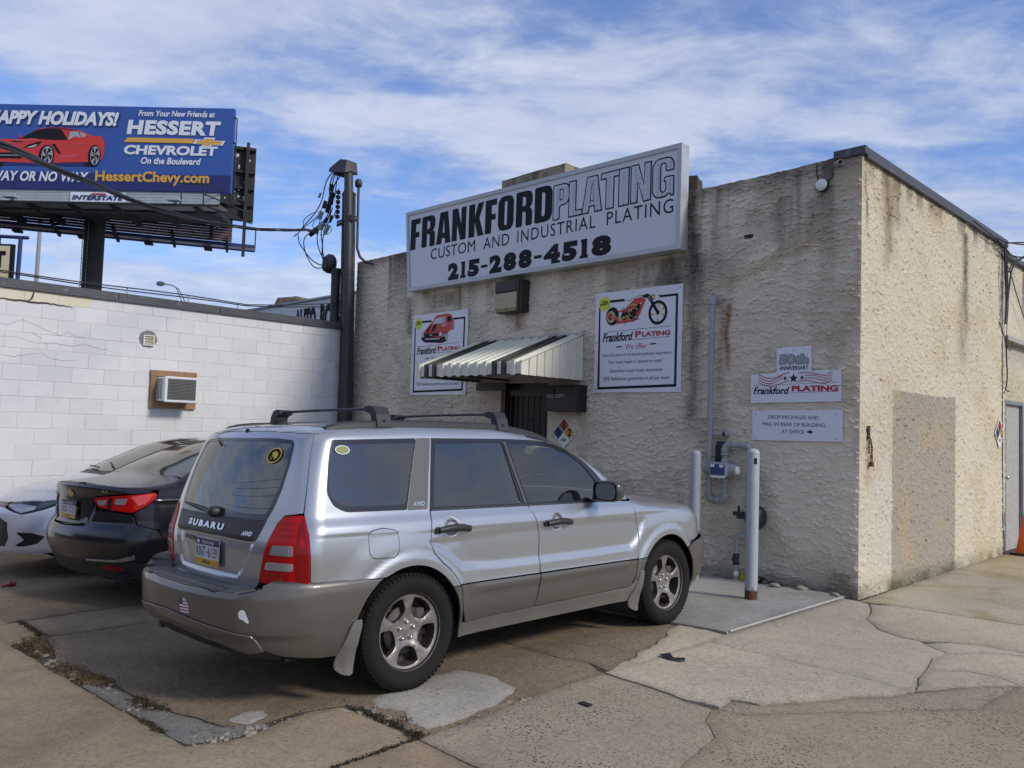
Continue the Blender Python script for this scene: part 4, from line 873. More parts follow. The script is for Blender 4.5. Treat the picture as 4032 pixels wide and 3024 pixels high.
# slab-serif telephone number
m = MB()
nx = [(-9.095, -8.855), (-8.80, -8.665), (-8.62, -8.375), (-8.335, -8.19), (-8.15, -7.90), (-7.865, -7.60), (-7.53, -7.265), (-7.225, -7.08), (-7.045, -6.755), (-6.72, -6.45), (-6.415, -6.285), (-6.25, -6.045)]
nx = [(-9.095, -8.865), (-8.825, -8.70), (-8.66, -8.42), (-8.38, -8.245), (-8.205, -7.965), (-7.925, -7.675), (-7.635, -7.385), (-7.345, -7.205), (-7.17, -6.885), (-6.85, -6.60), (-6.555, -6.415), (-6.365, -6.055)]
for c, (a, b) in zip('215-288-4518', nx):
    if c == '-': flatpoly(m, [(a, 3.725), (b, 3.725), (b, 3.765), (a, 3.765)], fr, -.004); continue
    if c == '1':
        flatpoly(m, [(a, 3.628), (b, 3.628), (b, 3.66), (b-.022, 3.672), (b-.022, 3.868), (a+.015, 3.868), (a+.015, 3.835), (a+.03, 3.83), (a+.03, 3.672), (a, 3.66)], fr, -.004); continue
    put_text(m, c, fr, a, 3.622, b, 3.874, -.004, bold=.075)
    if c in '2': flatpoly(m, [(b-.035, 3.622), (b+.006, 3.622), (b+.008, 3.705), (b-.02, 3.705)], fr, -.0042); flatpoly(m, [(a, 3.79), (a+.04, 3.79), (a+.035, 3.86), (a+.005, 3.86)], fr, -.0042)
    if c == '5': flatpoly(m, [(b-.03, 3.80), (b+.004, 3.80), (b+.004, 3.874), (b-.035, 3.874)], fr, -.0042)
    if c == '4': flatpoly(m, [(b-.15, 3.622), (b+.006, 3.622), (b+.006, 3.655), (b-.15, 3.655)], fr, -.0042)
m.build('phone_number', M['ink'], SG)
M['plfill'] = mat('pale_blue_grey_print', (.50, .55, .60), .4); r_ = random.Random(2)
for ch, (a, b) in zip('PLATING', [(-7.035, -6.745), (-6.765, -6.528), (-6.545, -6.211), (-6.245, -5.950), (-5.970, -5.803), (-5.790, -5.486), (-5.478, -5.170)]):
    lt = MB(); glyph(lt, ch, a, b, 4.180, 4.650, -.004 + .0006*(ch == 'L')); lo_ = lt.build('letter', M['ink'], SG, label='outlined letter with a pale patterned fill')
    lt = MB(); o2, h2 = glyph(lt, ch, a, b, 4.180, 4.650, -.0022, .017); lt.build('letter_fill', M['plfill'], lo_)
    m = MB()
    for gx_ in np.arange(a+.028, b-.02, .056):
        for gy_ in np.arange(4.21, 4.63, .052):
            p_ = (np.array([gx_]), np.array([gy_]))
            if polysdf(*p_, o2)[0] < -.012 and all(polysdf(*p_, h_)[0] > .010 for h_ in h2):
                for sx, sy in ((1, 1), (1, -1), (-1, 1), (-1, -1)): m.flat([(gx_+sx*.003, gy_+sy*.004), (gx_+sx*.009, gy_+sy*.006), (gx_+sx*.013, gy_+sy*.015), (gx_+sx*.006, gy_+sy*.012)], [(0, 1, 2, 3)], fr, -.0012)
    m.build('cross_pattern', M['navy'], lo_, kind='stuff')
m = MB()
# posters
def poster(label, x0, x1, z0, z1, kind):
    P = thing('poster', label, 'poster', ((x0+x1)/2, 7.75, z0), 'framed advert posters on the front wall'); fr = frFront(off=.016)
    w, h_ = x1-x0, z1-z0; U = lambda u, v: (x0 + u*w, z0 + v*h_)
    m = MB(); m.prism([(x0, z0), (x1, z0), (x1, z1), (x0, z1)], fr, -.003, .008); m.build('panel', M['poster'], P)
    m = MB()
    for u, v in ((.025, .03), (.975, .03), (.025, .965), (.975, .965), (.44, .975), (.02, .5), (.98, .5)): m.lathe(fr(*U(u, v), .008), (0, -1, 0), [(.009, 0), (.009, .003), (.0, .005)], 8)
    m.build('screw', M['galv'], P)
    def fp(mb, pts, d=.0095): flatpoly(mb, [U(*p) for p in pts], fr, d)
    m = MB(); g = .0095
    for q in ([(.047, .03), (.953, .048), (.953, .073), (.047, .055)], [(.047, .055), (.073, .055), (.062, .86), (.043, .86)], [(.953, .05), (.929, .07), (.93, .892), (.954, .915)], [(.954, .915), (.732, .915), (.762, .893), (.932, .893)], [(.16, .892), (.365, .893), (.345, .918), (.16, .918)], [(.265, .440), (.335, .443), (.335, .455), (.265, .452)], [(.656, .450), (.729, .453), (.729, .465), (.656, .462)]): fp(m, q, g)
    for q in ([(.096, .597), (.871, .615), (.871, .619), (.096, .601)], [(.099, .500), (.43, .507), (.43, .511), (.099, .504)], [(.45, .508), (.877, .516), (.877, .520), (.45, .512)]): fp(m, q, g)
    x = lambda u: x0+u*w; z = lambda v: z0+v*h_
    put_text(m, 'Frankford', fr, x(.098), z(.506), x(.462), z(.590), g, bold=.030, shear=.28)
    for t, a, b, v0, v1 in (('Over125 years of combined employee experience', .102, .893, .345, .385), ('Our metal repair is "second to none"', .180, .803, .272, .318), ('Specialists in pot metal restoration', .200, .802, .186, .232), ('100% Satisfaction guarantee on all our work', .114, .880, .108, .155)): put_text(m, t, fr, x(a), z(v0), x(b), z(v1), g)
    m.build('print', M['ink'], P)
    m = MB(); put_text(m, 'P', fr, x(.485), z(.528), x(.558), z(.590), g, bold=.05); put_text(m, 'LATING', fr, x(.565), z(.530), x(.878), z(.578), g, bold=.05); put_text(m, 'We offer', fr, x(.374), z(.420), x(.621), z(.472), g); m.build('red_print', M['red'], P)
    m = MB(); n = 44; fp(m, [(.111 + (.074 if i % 2 else .066)*math.cos(2*math.pi*i/n), .888 + (.076 if i % 2 else .068)*math.sin(2*math.pi*i/n)) for i in range(n)], .011); m.build('badge', M['yel'], P)
    m = MB(); put_text(m, '1 YEAR' if kind == 'bike' else '10 YEAR', fr, x(.070), z(.897), x(.150), z(.920), .0125, bold=.03); put_text(m, 'WARRANTY', fr, x(.058), z(.866), x(.166), z(.890), .0125, bold=.03, x_slope=.1); 
    for i, v in enumerate(m.v):
        pass
    m.build('badge_print', M['ink'], P)
    L = {k: MB() for k in ('ink', 'redp', 'redd', 'gold', 'greyl', 'greyp', 'white')}
    if kind == 'bike':
        def ring(k, c, rx, ry, ix, iy, d):
            A = ell(*c, rx, ry, 28); B = ell(*c, ix, iy, 28); L[k].flat([U(*p) for p in A+B], [(i, (i+1) % 28, 28+(i+1) % 28, 28+i) for i in range(28)], fr, d)
        fp(L['ink'], ell(.211, .755, .078, .092), .0096); fp(L['greyp'], ell(.196, .75, .050, .060), .0102); fp(L['gold'], ell(.190, .75, .042, .052), .0106); fp(L['redd'], ell(.187, .75, .028, .036), .011)
        ring('ink', (.737, .752), .105, .116, .078, .088, .0096)
        for a in (80, 25, -25, 270, 190, 135):
            r = math.radians(a); q = [(.737+.012*math.cos(r+1.5), .752+.012*math.sin(r+1.5)), (.737+.078*math.cos(r-.16), .752+.088*math.sin(r-.16)), (.737+.078*math.cos(r+.16), .752+.088*math.sin(r+.16)), (.737-.012*math.cos(r+1.5), .752-.012*math.sin(r+1.5))]; fp(L['gold'], q, .0102)
        fp(L['ink'], ell(.737, .752, .018, .020), .011)
        fp(L['redp'], [(.34, .775), (.41, .86), (.47, .905), (.55, .918), (.575, .905), (.56, .87), (.50, .845), (.45, .80)], .0104)   # tank and frame
        fp(L['redp'], [(.575, .905), (.60, .890), (.53, .74), (.50, .70), (.475, .70), (.51, .76)], .0104)
        fp(L['redp'], [(.25, .675), (.47, .685), (.50, .72), (.44, .72), (.27, .70)], .0104); fp(L['redp'], [(.17, .745), (.30, .70), (.30, .72), (.18, .765)], .0112); fp(L['redp'], [(.265, .815), (.30, .80), (.33, .815), (.355, .83), (.34, .79), (.28, .785)], .0104)
        fp(L['ink'], [(.33, .79), (.43, .865), (.52, .86), (.555, .84), (.50, .70), (.40, .695), (.33, .70), (.31, .74)], .0100)
        rr = random.Random(9)
        for _ in range(34):
            a, b = .34 + rr.random()*.17, .71 + rr.random()*.13; fp(L[rr.choice(['gold', 'gold', 'greyl', 'greyp', 'redd'])], ell(a, b, .006+.012*rr.random(), .006+.010*rr.random(), 8), .0108)
        fp(L['gold'], [(.38, .845), (.45, .862), (.50, .845), (.50, .835), (.44, .85), (.385, .835)], .0112)
        fp(L['greyp'], [(.38, .900), (.41, .903), (.52, .936), (.57, .938), (.57, .928), (.52, .926), (.42, .893), (.385, .89)], .0112)
        fp(L['ink'], [(.55, .93), (.62, .945), (.64, .93), (.62, .90), (.58, .905)], .0104)
        for dx_ in (0, .028): fp(L['ink'], [(.60+dx_, .93), (.614+dx_, .93), (.735+dx_*.4, .765), (.715+dx_*.4, .76)], .0116)
        fp(L['ink'], ell(.680, .905, .024, .027), .0112); fp(L['gold'], ell(.684, .905, .017, .020), .012); fp(L['greyl'], ell(.686, .905, .010, .012), .0124)
        for y_ in (.72, .735): fp(L['gold'], [(.20, y_+.03), (.34, y_-.02), (.34, y_-.014), (.20, y_+.036)], .0124)
        fp(L['ink'], [(.34, .665), (.355, .668), (.39, .69), (.38, .692)], .0104); fp(L['ink'], [(.46, .698), (.54, .703), (.54, .708), (.46, .704)], .0104)
    else:
        fp(L['ink'], [(.20, .655), (.23, .70), (.25, .645), (.38, .64), (.56, .625), (.62, .64), (.64, .66), (.62, .70), (.30, .70)], .0096)
        fp(L['redp'], [(.175, .80), (.185, .755), (.30, .84), (.38, .91), (.42, .955), (.47, .970), (.65, .978), (.71, .955), (.755, .90), (.765, .83), (.74, .79), (.69, .765), (.62, .72), (.60, .66), (.60, .74), (.56, .69), (.40, .70), (.25, .71), (.18, .745)], .0102)
        fp(L['ink'], ell(.63, .70, .030, .060), .0106); fp(L['greyl'], ell(.635, .70, .018, .044), .011); fp(L['ink'], ell(.745, .82, .022, .048), .0100); fp(L['greyp'], ell(.748, .82, .012, .034), .0108)
        fp(L['greyp'], [(.37, .865), (.405, .925), (.60, .95), (.625, .885), (.60, .862)], .0110); fp(L['greyl'], [(.40, .87), (.43, .92), (.56, .94), (.56, .87)], .0114)
        fp(L['ink'], [(.64, .885), (.65, .945), (.70, .935), (.72, .895), (.68, .87)], .0110)
        fp(L['ink'], [(.33, .855), (.37, .86), (.30, .775), (.255, .772)], .0112); fp(L['ink'], [(.41, .862), (.46, .862), (.42, .785), (.355, .778)], .0112); fp(L['redd'], [(.19, .745), (.30, .765), (.50, .77), (.57, .745), (.57, .755), (.50, .78), (.30, .775)], .0108)
        fp(L['ink'], [(.22, .755), (.50, .755), (.50, .715), (.235, .705)], .0112); fp(L['greyl'], ell(.205, .742, .018, .022), .0118); fp(L['greyl'], ell(.53, .735, .026, .028), .0118)
        fp(L['ink'], [(.175, .72), (.24, .712), (.50, .70), (.60, .69), (.60, .665), (.55, .63), (.24, .65), (.18, .685)], .0108); fp(L['greyl'], [(.25, .695), (.52, .688), (.52, .674), (.25, .682)], .0116); fp(L['greyl'], [(.55, .84), (.66, .86), (.64, .85), (.56, .82)], .0114)
        mb_ = L['greyl']; put_text(mb_, 'SS', fr, x(.33), z(.725), x(.38), z(.742), .012, bold=.03)
    for k, v in L.items():
        if v.v: v.build('picture', M[k], P)
    return P
poster('white square poster with a red chopper motorcycle, between awning and gas pipe', -6.387, -5.122, 1.958, 3.190, 'bike')
poster('white square poster with a red striped muscle car, half hidden behind the awning', -10.075, -8.775, 1.945, 3.195, 'car')
# 50th anniversary sign
A5 = thing('anniversary_sign', 'white stepped sign with 50th ANNIVERSARY over red wavy stripes and stars', 'sign', (-3.8, 7.75, 1.83)); fr = frFront(off=.016)
m = MB(); m.prism([(-4.255, 1.832), (-3.30, 1.852), (-3.305, 2.160), (-3.600, 2.157), (-3.606, 2.408), (-3.974, 2.400), (-3.968, 2.140), (-4.258, 2.134)], fr, -.003, .008); m.build('panel', M['poster'], A5)
def star(cx_, cy_, r): return [(cx_ + (r if i % 2 == 0 else r*.40)*math.sin(math.pi*i/5), cy_ + (r if i % 2 == 0 else r*.40)*math.cos(math.pi*i/5)) for i in range(10)]
m = MB()
for s in (star(-3.787, 2.084, .052), star(-3.877, 2.086, .027), star(-3.697, 2.090, .027)): flatpoly(m, s, fr, .0105)
put_text(m, 'ANNIVERSARY', fr, -3.945, 2.168, -3.630, 2.212, .0095, bold=.022); put_text(m, 'Frankford', fr, -4.228, 1.925, -3.829, 2.000, .0095, bold=.03, shear=.28)
for z0_, z1_ in ((2.014, 2.036), (1.926, 1.948)): flatpoly(m, [(-4.228, z0_), (-3.335, z1_), (-3.335, z1_+.003), (-4.228, z0_+.003)], fr, .0092)
m.build('print', M['navy'], A5)
m = MB(); put_text(m, 'PLATING', fr, -3.805, 1.950, -3.330, 2.010, .0095, bold=.05)
def wave(xa, za, xb, zb, k, ph, n=16, a=.028, th=.0085):
    P = []
    for i in range(n+1):
        t = i/n; P.append((xa+(xb-xa)*t, za+(zb-za)*t + a*math.sin(ph + k*t)))
    return P + [(x_, z_-th) for x_, z_ in P[::-1]]
for j in range(4):
    dz = -.0275*j
    flatpoly(m, wave(-4.128, 2.128+dz-.014, -3.905 if j in (1, 2) else -3.83, 2.128+dz-.005, 4.2 if j in (1, 2) else 4.6, math.pi, a=.026), fr, .0098)
    flatpoly(m, wave(-3.668 if j in (1, 2) else -3.745, 2.130+dz-.005, -3.442, 2.124+dz+.003, 3.6, .7, a=.020), fr, .0098)
    flatpoly(m, [(-4.175, 2.135+dz), (-4.130, 2.118+dz), (-4.130, 2.1095+dz), (-4.175, 2.1265+dz)], fr, .0098); flatpoly(m, [(-3.440, 2.125+dz), (-3.390, 2.150+dz), (-3.390, 2.1415+dz), (-3.440, 2.1165+dz)], fr, .0098)
m.build('red_print', M['red'], A5)
m = MB(); put_text(m, '50th', fr, -3.948, 2.222, -3.630, 2.332, .0095, bold=.075); m.build('chrome_outline', M['ink'], A5)
m = MB(); put_text(m, '50th', fr, -3.942, 2.228, -3.636, 2.326, .0102, bold=.045); m.build('chrome_lettering', M['greyp'], A5)
DP = thing('notice_sign', 'plain white notice reading DROP PACKAGES AND MAIL IN REAR OF BUILDING with a black arrow', 'sign', (-3.76, 7.75, 1.45))
m = MB(); m.prism([(-4.230, 1.446), (-3.283, 1.462), (-3.287, 1.772), (-4.237, 1.756)], fr, -.003, .008); m.build('panel', M['poster'], DP)
m = MB(); put_text(m, 'DROP PACKAGES AND', fr, -4.055, 1.672, -3.521, 1.708, .0095); put_text(m, 'MAIL IN REAR OF BUILDING', fr, -4.117, 1.600, -3.457, 1.636, .0095); put_text(m, 'AT OFFICE', fr, -3.906, 1.527, -3.668, 1.563, .0095)
flatpoly(m, [(-3.636, 1.538), (-3.612, 1.538), (-3.612, 1.524), (-3.574, 1.547), (-3.612, 1.572), (-3.612, 1.558), (-3.636, 1.558)], fr, .0095); m.build('print', M['navy'], DP)
for T_, pts in ((DP, ((-4.19, 1.722), (-3.345, 1.735), (-4.19, 1.475), (-3.352, 1.487))), (A5, ((-3.79, 2.37), (-4.235, 1.985), (-3.322, 2.005)))):
    m = MB()
    for p in pts: m.lathe(fr(*p, .008), (0, -1, 0), [(.007, 0), (.007, .003), (0, .005)], 8)
    m.build('screw', M['galv'], T_)
# hazard diamonds
def diamond(label, F_, cu, cv, r, p, d0=.004):
    D = thing('hazard_diamond', label, 'sign', p, 'hazard diamond signs'); P = lambda u, v: (cu+u*r, cv+v*r)
    m = MB(); m.prism([P(0, -1.0), P(1, 0), P(0, 1.0), P(-1, 0)], F_, d0, d0+.008); m.build('panel', M['white'], D)
    for c, (u, v) in zip(('haz_red', 'haz_blue', 'haz_yellow'), ((0, .47), (-.47, 0), (.47, 0))):
        m = MB(); flatpoly(m, [P(u, v-.44), P(u+.44, v), P(u, v+.44), P(u-.44, v)], F_, d0+.0095); m.build('colour_field', M[c], D)
    m = MB()
    for t, u, v, hw, hh in (('1', 0, .5, .06, .24), ('3', -.48, 0, .13, .22), ('2', .48, 0, .15, .24), ('ACID', .0, -.46, .21, .10)): put_text(m, t, F_, *P(u-hw, v-hh), *P(u+hw, v+hh), d0+.011, bold=.03)
    m.build('print', M['ink'], D)
M['haz_red'] = mat('hazard_red', (.30, .035, .025), .45); M['haz_blue'] = mat('hazard_blue', (.015, .05, .14), .45); M['haz_yellow'] = mat('hazard_yellow', (.55, .30, .03), .45)
diamond('square hazard diamond marked 3 1 2 ACID on the front wall below the fire box', frFront(off=.012), -6.856, 1.453, .198, (-6.856, 7.75, 1.25))
diamond('hazard diamond on the side wall, beside the rusty door', frSide(), 12.36, 1.63, .205, (-3.12, 12.36, 1.43), d0=.014)
# awning
AW = thing('door_awning', 'cream metal awning with two pairs of black stripes over the dark doorway', 'awning', (-7.58, 7.2, 2.1))
def slat_section(n, w, hgt):   # profile across one slat
    return [(0, 0), (w*.12, hgt), (w*.34, hgt), (w*.46, 0), (w*1.0, 0)]
xL, xR, Yf, zf, zb = -8.545, -6.600, 6.68, 2.262, 2.690; ns = 12; w = (xR-xL)/ns
dirv = np.array([0, 7.775-Yf, zb-zf]); ln = np.linalg.norm(dirv); dv = dirv/ln; nv = np.array([0, -dv[2], dv[1]])
for k in range(ns):
    c = 'awnk' if k in (1, 2) or k in (9, 10) else 'awn'
    x0 = xL + k*w; 
    for part, mt in (((0, .50), c), ((.50, 1.0), 'awn')):
        m = MB(); prof = [(0, .0), (.05, .026), (.40, .026), (.46, .0)] if part[0] == 0 else [(.46, .0), (.50, .004), (.94, .004), (1.0, .0)]
        A = [np.array([x0 + u*w, Yf, zf]) + nv*q for u, q in prof]; B = [a + dv*ln for a in A]
        F = [(i, i+1, len(A)+i+1, len(A)+i) for i in range(len(A)-1)]
        A2 = [a - nv*.006 for a in A]; B2 = [b - nv*.006 for b in B]; m.add(A+B, F, 0); m.add(A2+B2, [f[::-1] for f in F], 0); m.add(A+A2, [(i, len(A)+i, len(A)+i+1, i+1) for i in range(len(A)-1)], 0)
        # valance hanging at the front, with a gently scalloped foot
        zt = zf; zl = 2.118
        Fp = [np.array([x0 + u*w, Yf - q*1.0, zt + nv[2]*q]) for u, q in prof]; Gp = [np.array([x0 + u*w, Yf - q*1.0, zl + (.010 if q < .01 else -.006)]) for u, q in prof]
        m.add(Fp+Gp, [(i, i+1, len(Fp)+i+1, len(Fp)+i)[::-1] for i in range(len(Fp)-1)], 0); Fb = [p+np.array([0, .005, 0]) for p in Fp]; Gb = [p+np.array([0, .005, 0]) for p in Gp]; m.add(Fb+Gb, [(i, i+1, len(Fp)+i+1, len(Fp)+i) for i in range(len(Fp)-1)], 0)
        m.build('slat', M[mt], AW)
for sx, sgn in ((xR, 1), (xL, -1)):
    n2 = 8; wy = (7.76-Yf)/n2
    for k in range(n2):
        m = MB(); ya = Yf + k*wy; pr = [(0, 0), (.86, 0), (.90, .018), (.97, .018), (1., 0)] 
        P_ = [(sx + sgn*q, ya + u*wy) for u, q in pr]; tp = [zf - .004 + (y-Yf)*(zb-zf)/(7.775-Yf) for _, y in P_]
        A = [(x, y, t) for (x, y), t in zip(P_, tp)]; B = [(x, y, 2.118 - .008*math.sin(math.pi*u)) for (x, y), (u, _) in zip(P_, pr)]
        F = [(i, len(A)+i, len(A)+i+1, i+1) for i in range(len(A)-1)]
        m.add(A+B, F if sgn > 0 else [f[::-1] for f in F]); A2 = [(x-sgn*.004, y, z) for x, y, z in A]; B2 = [(x-sgn*.004, y, z) for x, y, z in B]; m.add(A2+B2, [f[::-1] for f in F] if sgn > 0 else F); m.build('side_slat', M['awn'], AW)
    m = MB(); m.tube([tuple(np.array([sx, Yf-.005, zf]) + nv*.012), tuple(np.array([sx, Yf-.005, zf]) + nv*.012 + dv*ln)], .014, 8); m.build('edge_trim', M['awn'], AW)
m = MB(); m.box((xL-.04, 7.735, 2.688), (xR+.03, 7.77, 2.712)); m.build('wall_flashing', M['galv'], AW)
m = MB()
for x_ in (-8.5, -7.9, -6.65): m.box((x_, Yf+.02, 2.125), (x_+.022, 7.76, 2.15))
m.box((xL+.01, Yf+.02, 2.12), (xR-.01, Yf+.045, 2.15)); m.box((-8.5, 7.70, 2.0), (-7.9, 7.755, 2.10)); m.build('bracket', M['bronze'], AW)
# door with security bars
DR = thing('security_door', 'black entrance door behind a barred security gate under the awning', 'door', (-7.61, 7.9, -.1))
m = MB(); m.box((-8.06, 7.93, -.1), (-7.17, 8.0, 2.10)); m.build('door_leaf', M['blkmetal'], DR)
m = MB(); m.box((-8.06, 7.86, 2.0), (-7.17, 7.925, 2.10)); m.box((-8.06, 7.86, -.1), (-8.0, 7.925, 2.0)); m.box((-7.23, 7.86, -.1), (-7.17, 7.925, 2.0)); m.box((-8.0, 7.865, 1.93), (-7.23, 7.92, 2.0)); m.build('door_frame', M['blkmetal'], DR)
for k in range(7):
    m = MB(); x_ = -7.94 + k*.108; m.box((x_-.007, 7.85, -.05), (x_+.007, 7.864, 1.93)); m.build('bar', M['bronze'], DR)
m = MB()
for s in (-1, 1):
    m.tube([(-7.616 + s*(.012+.05*math.sin(t*3.2)), 7.845, 1.50 - t*.30) for t in np.linspace(0, 1, 9)], .006, 6)
    m.tube([(-7.616 + s*(.055 + .035*math.cos(t)), 7.845, 1.60 + .035*math.sin(t)) for t in np.linspace(-1.2, 3.8, 12)], .006, 6)
m.build('scroll', M['bronze'], DR)
# fire department box
FB = thing('fire_box', 'black metal FIRE DEPT BOX with a hasp, mounted beside the doorway', 'box', (-6.75, 7.66, 1.71)); ff = frFront(off=.221)
m = MB(); m.box((-7.005, 7.55, 1.715), (-6.50, 7.765, 2.035), bev=.006); m.build('box_body', M['blkmetal'], FB)
m = MB(); m.box((-7.01, 7.52, 2.03), (-6.49, 7.768, 2.05), bev=.003); m.build('lid', M['blkmetal'], FB)
m = MB(); m.box((-7.0, 7.545, 1.948), (-6.68, 7.549, 1.985)); m.box((-6.895, 7.535, 1.93), (-6.87, 7.547, 2.01)); m.box((-6.915, 7.53, 1.945), (-6.86, 7.545, 1.962)); m.build('hasp', M['bronze'], FB)
m = MB(); put_text(m, 'FIRE DEPT', ff, -6.985, 1.885, -6.685, 1.93, .003, bold=.02); m.build('lettering', M['greyp'], FB)
m = MB(); put_text(m, 'BOX', ff, -6.89, 1.80, -6.785, 1.84, .003, bold=.02); m.build('lettering', mat('faded_letters', (.09, .09, .095), .6), FB)
# wall pack lamp
LP = thing('wall_lamp', 'dark boxy wall lamp with an aged yellowed lens below the big sign', 'lamp', (-7.8, 7.65, 3.06))
m = MB(); m.box((-8.04, 7.60, 3.05), (-7.56, 7.775, 3.49), bev=.012); m.build('back_box', M['bronze'], LP)
m = MB(); m.box((-8.025, 7.545, 3.315), (-7.60, 7.60, 3.475), bev=.02); m.box((-7.60, 7.555, 3.06), (-7.57, 7.60, 3.47), bev=.004); m.build('cap', M['bronze'], LP)
m = MB()
V = []; x0_, x1_ = -8.025, -7.60
m.add([(x0_, 7.552, 3.312), (x1_, 7.552, 3.312), (x1_, 7.552, 3.10), (x0_, 7.552, 3.10), (x0_+.02, 7.60, 3.065), (x1_-.02, 7.60, 3.065), (x0_, 7.60, 3.312), (x1_, 7.60, 3.312), (x0_, 7.60, 3.10), (x1_, 7.60, 3.10)], [(3, 2, 1, 0), (4, 5, 2, 3), (0, 6, 8, 3), (1, 2, 9, 7), (3, 8, 4), (2, 5, 9)]); m.build('lens', M['lens'], LP)
# junction box, camera
JB = thing('junction_box', 'round white junction box high on the front wall near the corner', 'electrical box', (-3.51, 7.75, 3.95))
m = MB(); m.lathe((-3.512, 7.765, 4.010), (0, -1, 0), [(.066, 0), (.066, .045)], 24); m.build('box_body', M['cond'], JB)
m = MB(); m.lathe((-3.512, 7.765, 4.010), (0, -1, 0), [(.060, .045), (.058, .056), (0, .057)], 24)
m.build('cover', M['white'], JB)
m = MB(); m.tube([(-3.512+.05, 7.75, 4.05), (-3.41, 7.75, 4.08), (-3.42, 7.75, 4.14), (-3.37, 7.74, 4.19)], .005, 6); m.tube([(-3.555, 7.755, 4.05), (-3.575, 7.755, 4.13), (-3.575, 7.76, 4.26)], .006, 6); m.build('wire', M['cable'], JB)
CM = thing('security_camera', 'small grey camera under the dark coping at the top corner', 'camera', (-3.33, 7.7, 4.17))
m = MB(); m.tube([(-3.36, 7.74, 4.195), (-3.295, 7.66, 4.180)], .028, 14); m.build('camera_body', M['galv'], CM)
m = MB(); m.tube([(-3.2945, 7.659, 4.180), (-3.293, 7.657, 4.1797)], .022, 14); m.build('camera_lens', M['dark'], CM); m = MB(); m.tube([(-3.345, 7.765, 4.17), (-3.345, 7.725, 4.18)], .012, 8); m.build('bracket', M['cond'], CM)
# gas pipework
GP = thing('gas_meter', 'grey painted gas pipes and meter standing against the front wall between two bollards', 'gas meter', (-4.5, 7.6, -.03))
def pipe(name, pts, r, mt='galv'): m = MB(); m.tube(pts, r, 14); return m.build(name, M[mt], GP)
Yp = 7.655; Ym = 7.63
pipe('riser_pipe', [(-4.68, Yp, .88), (-4.68, Yp, 2.93)], .032)
def elbow(c, a, b, r=.042, R=.05):
    c = np.array(c, float); a = np.array(a, float); b = np.array(b, float); m = MB()
    P = [tuple(c + a*R*(1-t)**2 + b*R*t**2) for t in np.linspace(0, 1, 7)]; m.tube(P, r, 14); m.tube([tuple(c + a*(R-.012)), tuple(c + a*(R+.022))], r*1.15, 14); m.tube([tuple(c + b*(R-.012)), tuple(c + b*(R+.022))], r*1.15, 14); m.build('elbow', M['galv'], GP)
elbow((-4.68, Yp, 2.965), (0, 0, -1), (0, 1, 0), .040, .045)
m = MB(); m.lathe((-4.68, 7.775, 2.965), (0, -1, 0), [(.06, 0), (.06, .012), (.046, .014), (.046, .06)], 18); m.build('wall_flange', M['galv'], GP)
m = MB(); m.tube([(-4.74, Yp, 1.50), (-4.62, Yp, 1.50)], .010, 8); m.tube([(-4.68, Yp, 1.485), (-4.68, Yp, 1.52)], .040, 14); m.tube([(-4.64, Yp, 1.50), (-4.57, 7.72, 1.50)], .016, 10); m.lathe((-4.55, 7.775, 1.50), (0, -1, 0), [(.055, 0), (.055, .012), (.03, .02), (.02, .06)], 18); m.build('pipe_clamp', M['galv'], GP)
m = MB(); m.lathe((-4.68, Yp, 1.02), (0, 0, 1), [(.034, 0), (.044, .01), (.044, .05), (.040, .055), (.040, .10), (.034, .12)], 16); m.build('coupling', M['galv'], GP)
elbow((-4.68, Yp, .80), (0, 0, 1), (1, 0, 0), .040, .05); pipe('cross_pipe', [(-4.63, Yp, .80), (-4.54, Yp, .80)], .033)
elbow((-4.49, Yp, .80), (-1, 0, 0), (0, 0, 1), .040, .05); pipe('cross_pipe', [(-4.49, Yp, .85), (-4.49, Yp, .98)], .028)
m = MB(); m.lathe((-4.49, Yp, .93), (0, 0, 1), [(.030, 0), (.044, .008), (.044, .03), (.034, .034), (.034, .06), (.050, .064), (.050, .10), (.034, .105)], 16); m.build('union_fitting', M['galv'], GP)
# meter body
m = MB(); m.box((-4.62, 7.54, 1.05), (-4.40, 7.70, 1.20), bev=.018); m.tube([(-4.66, 7.62, 1.125), (-4.70, 7.62, 1.125)], .062, 18); m.tube([(-4.41, 7.62, 1.125), (-4.33, 7.62, 1.125)], .066, 18); m.tube([(-4.66, 7.62, 1.125), (-4.38, 7.62, 1.125)], .058, 18); m.build('meter_body', M['galv'], GP)
m = MB(); m.box((-4.595, 7.534, 1.075), (-4.43, 7.541, 1.185), bev=.003); m.build('meter_plate', mat('meter_plate_blue', (.035, .06, .16), .5), GP)
m = MB(); m.box((-4.59, 7.530, 1.150), (-4.545, 7.5345, 1.18)); m.box((-4.485, 7.530, 1.150), (-4.44, 7.5345, 1.18)); m.box((-4.59, 7.530, 1.04), (-4.42, 7.536, 1.062)); m.build('meter_label', M['white'], GP)
m = MB(); m.lathe((-4.328, 7.62, 1.125), (1, 0, 0), [(.045, 0), (.045, .02), (.03, .024), (0, .025)], 16); m.build('meter_dial', M['white'], GP)
m = MB(); m.tube([(-4.76, 7.60, 1.15), (-4.80, 7.60, 1.15)], .035, 14); m.tube([(-4.80, 7.60, 1.13), (-4.82, 7.60, 1.06), (-4.81, 7.60, .97), (-4.77, 7.60, .95)], .006, 6); m.build('telemetry_unit', M['cond'], GP)
m = MB(); m.lathe((-4.49, Yp, 1.20), (0, 0, 1), [(.040, 0), (.040, .03), (.030, .035), (.030, .07), (.045, .075), (.045, .10), (.032, .105), (.032, .14)], 16); m.build('union_fitting', M['galv'], GP)
elbow((-4.49, Yp, 1.385), (0, 0, -1), (1, 0, 0), .038, .05); pipe('cross_pipe', [(-4.44, Yp, 1.385), (-4.25, Yp, 1.385)], .028)
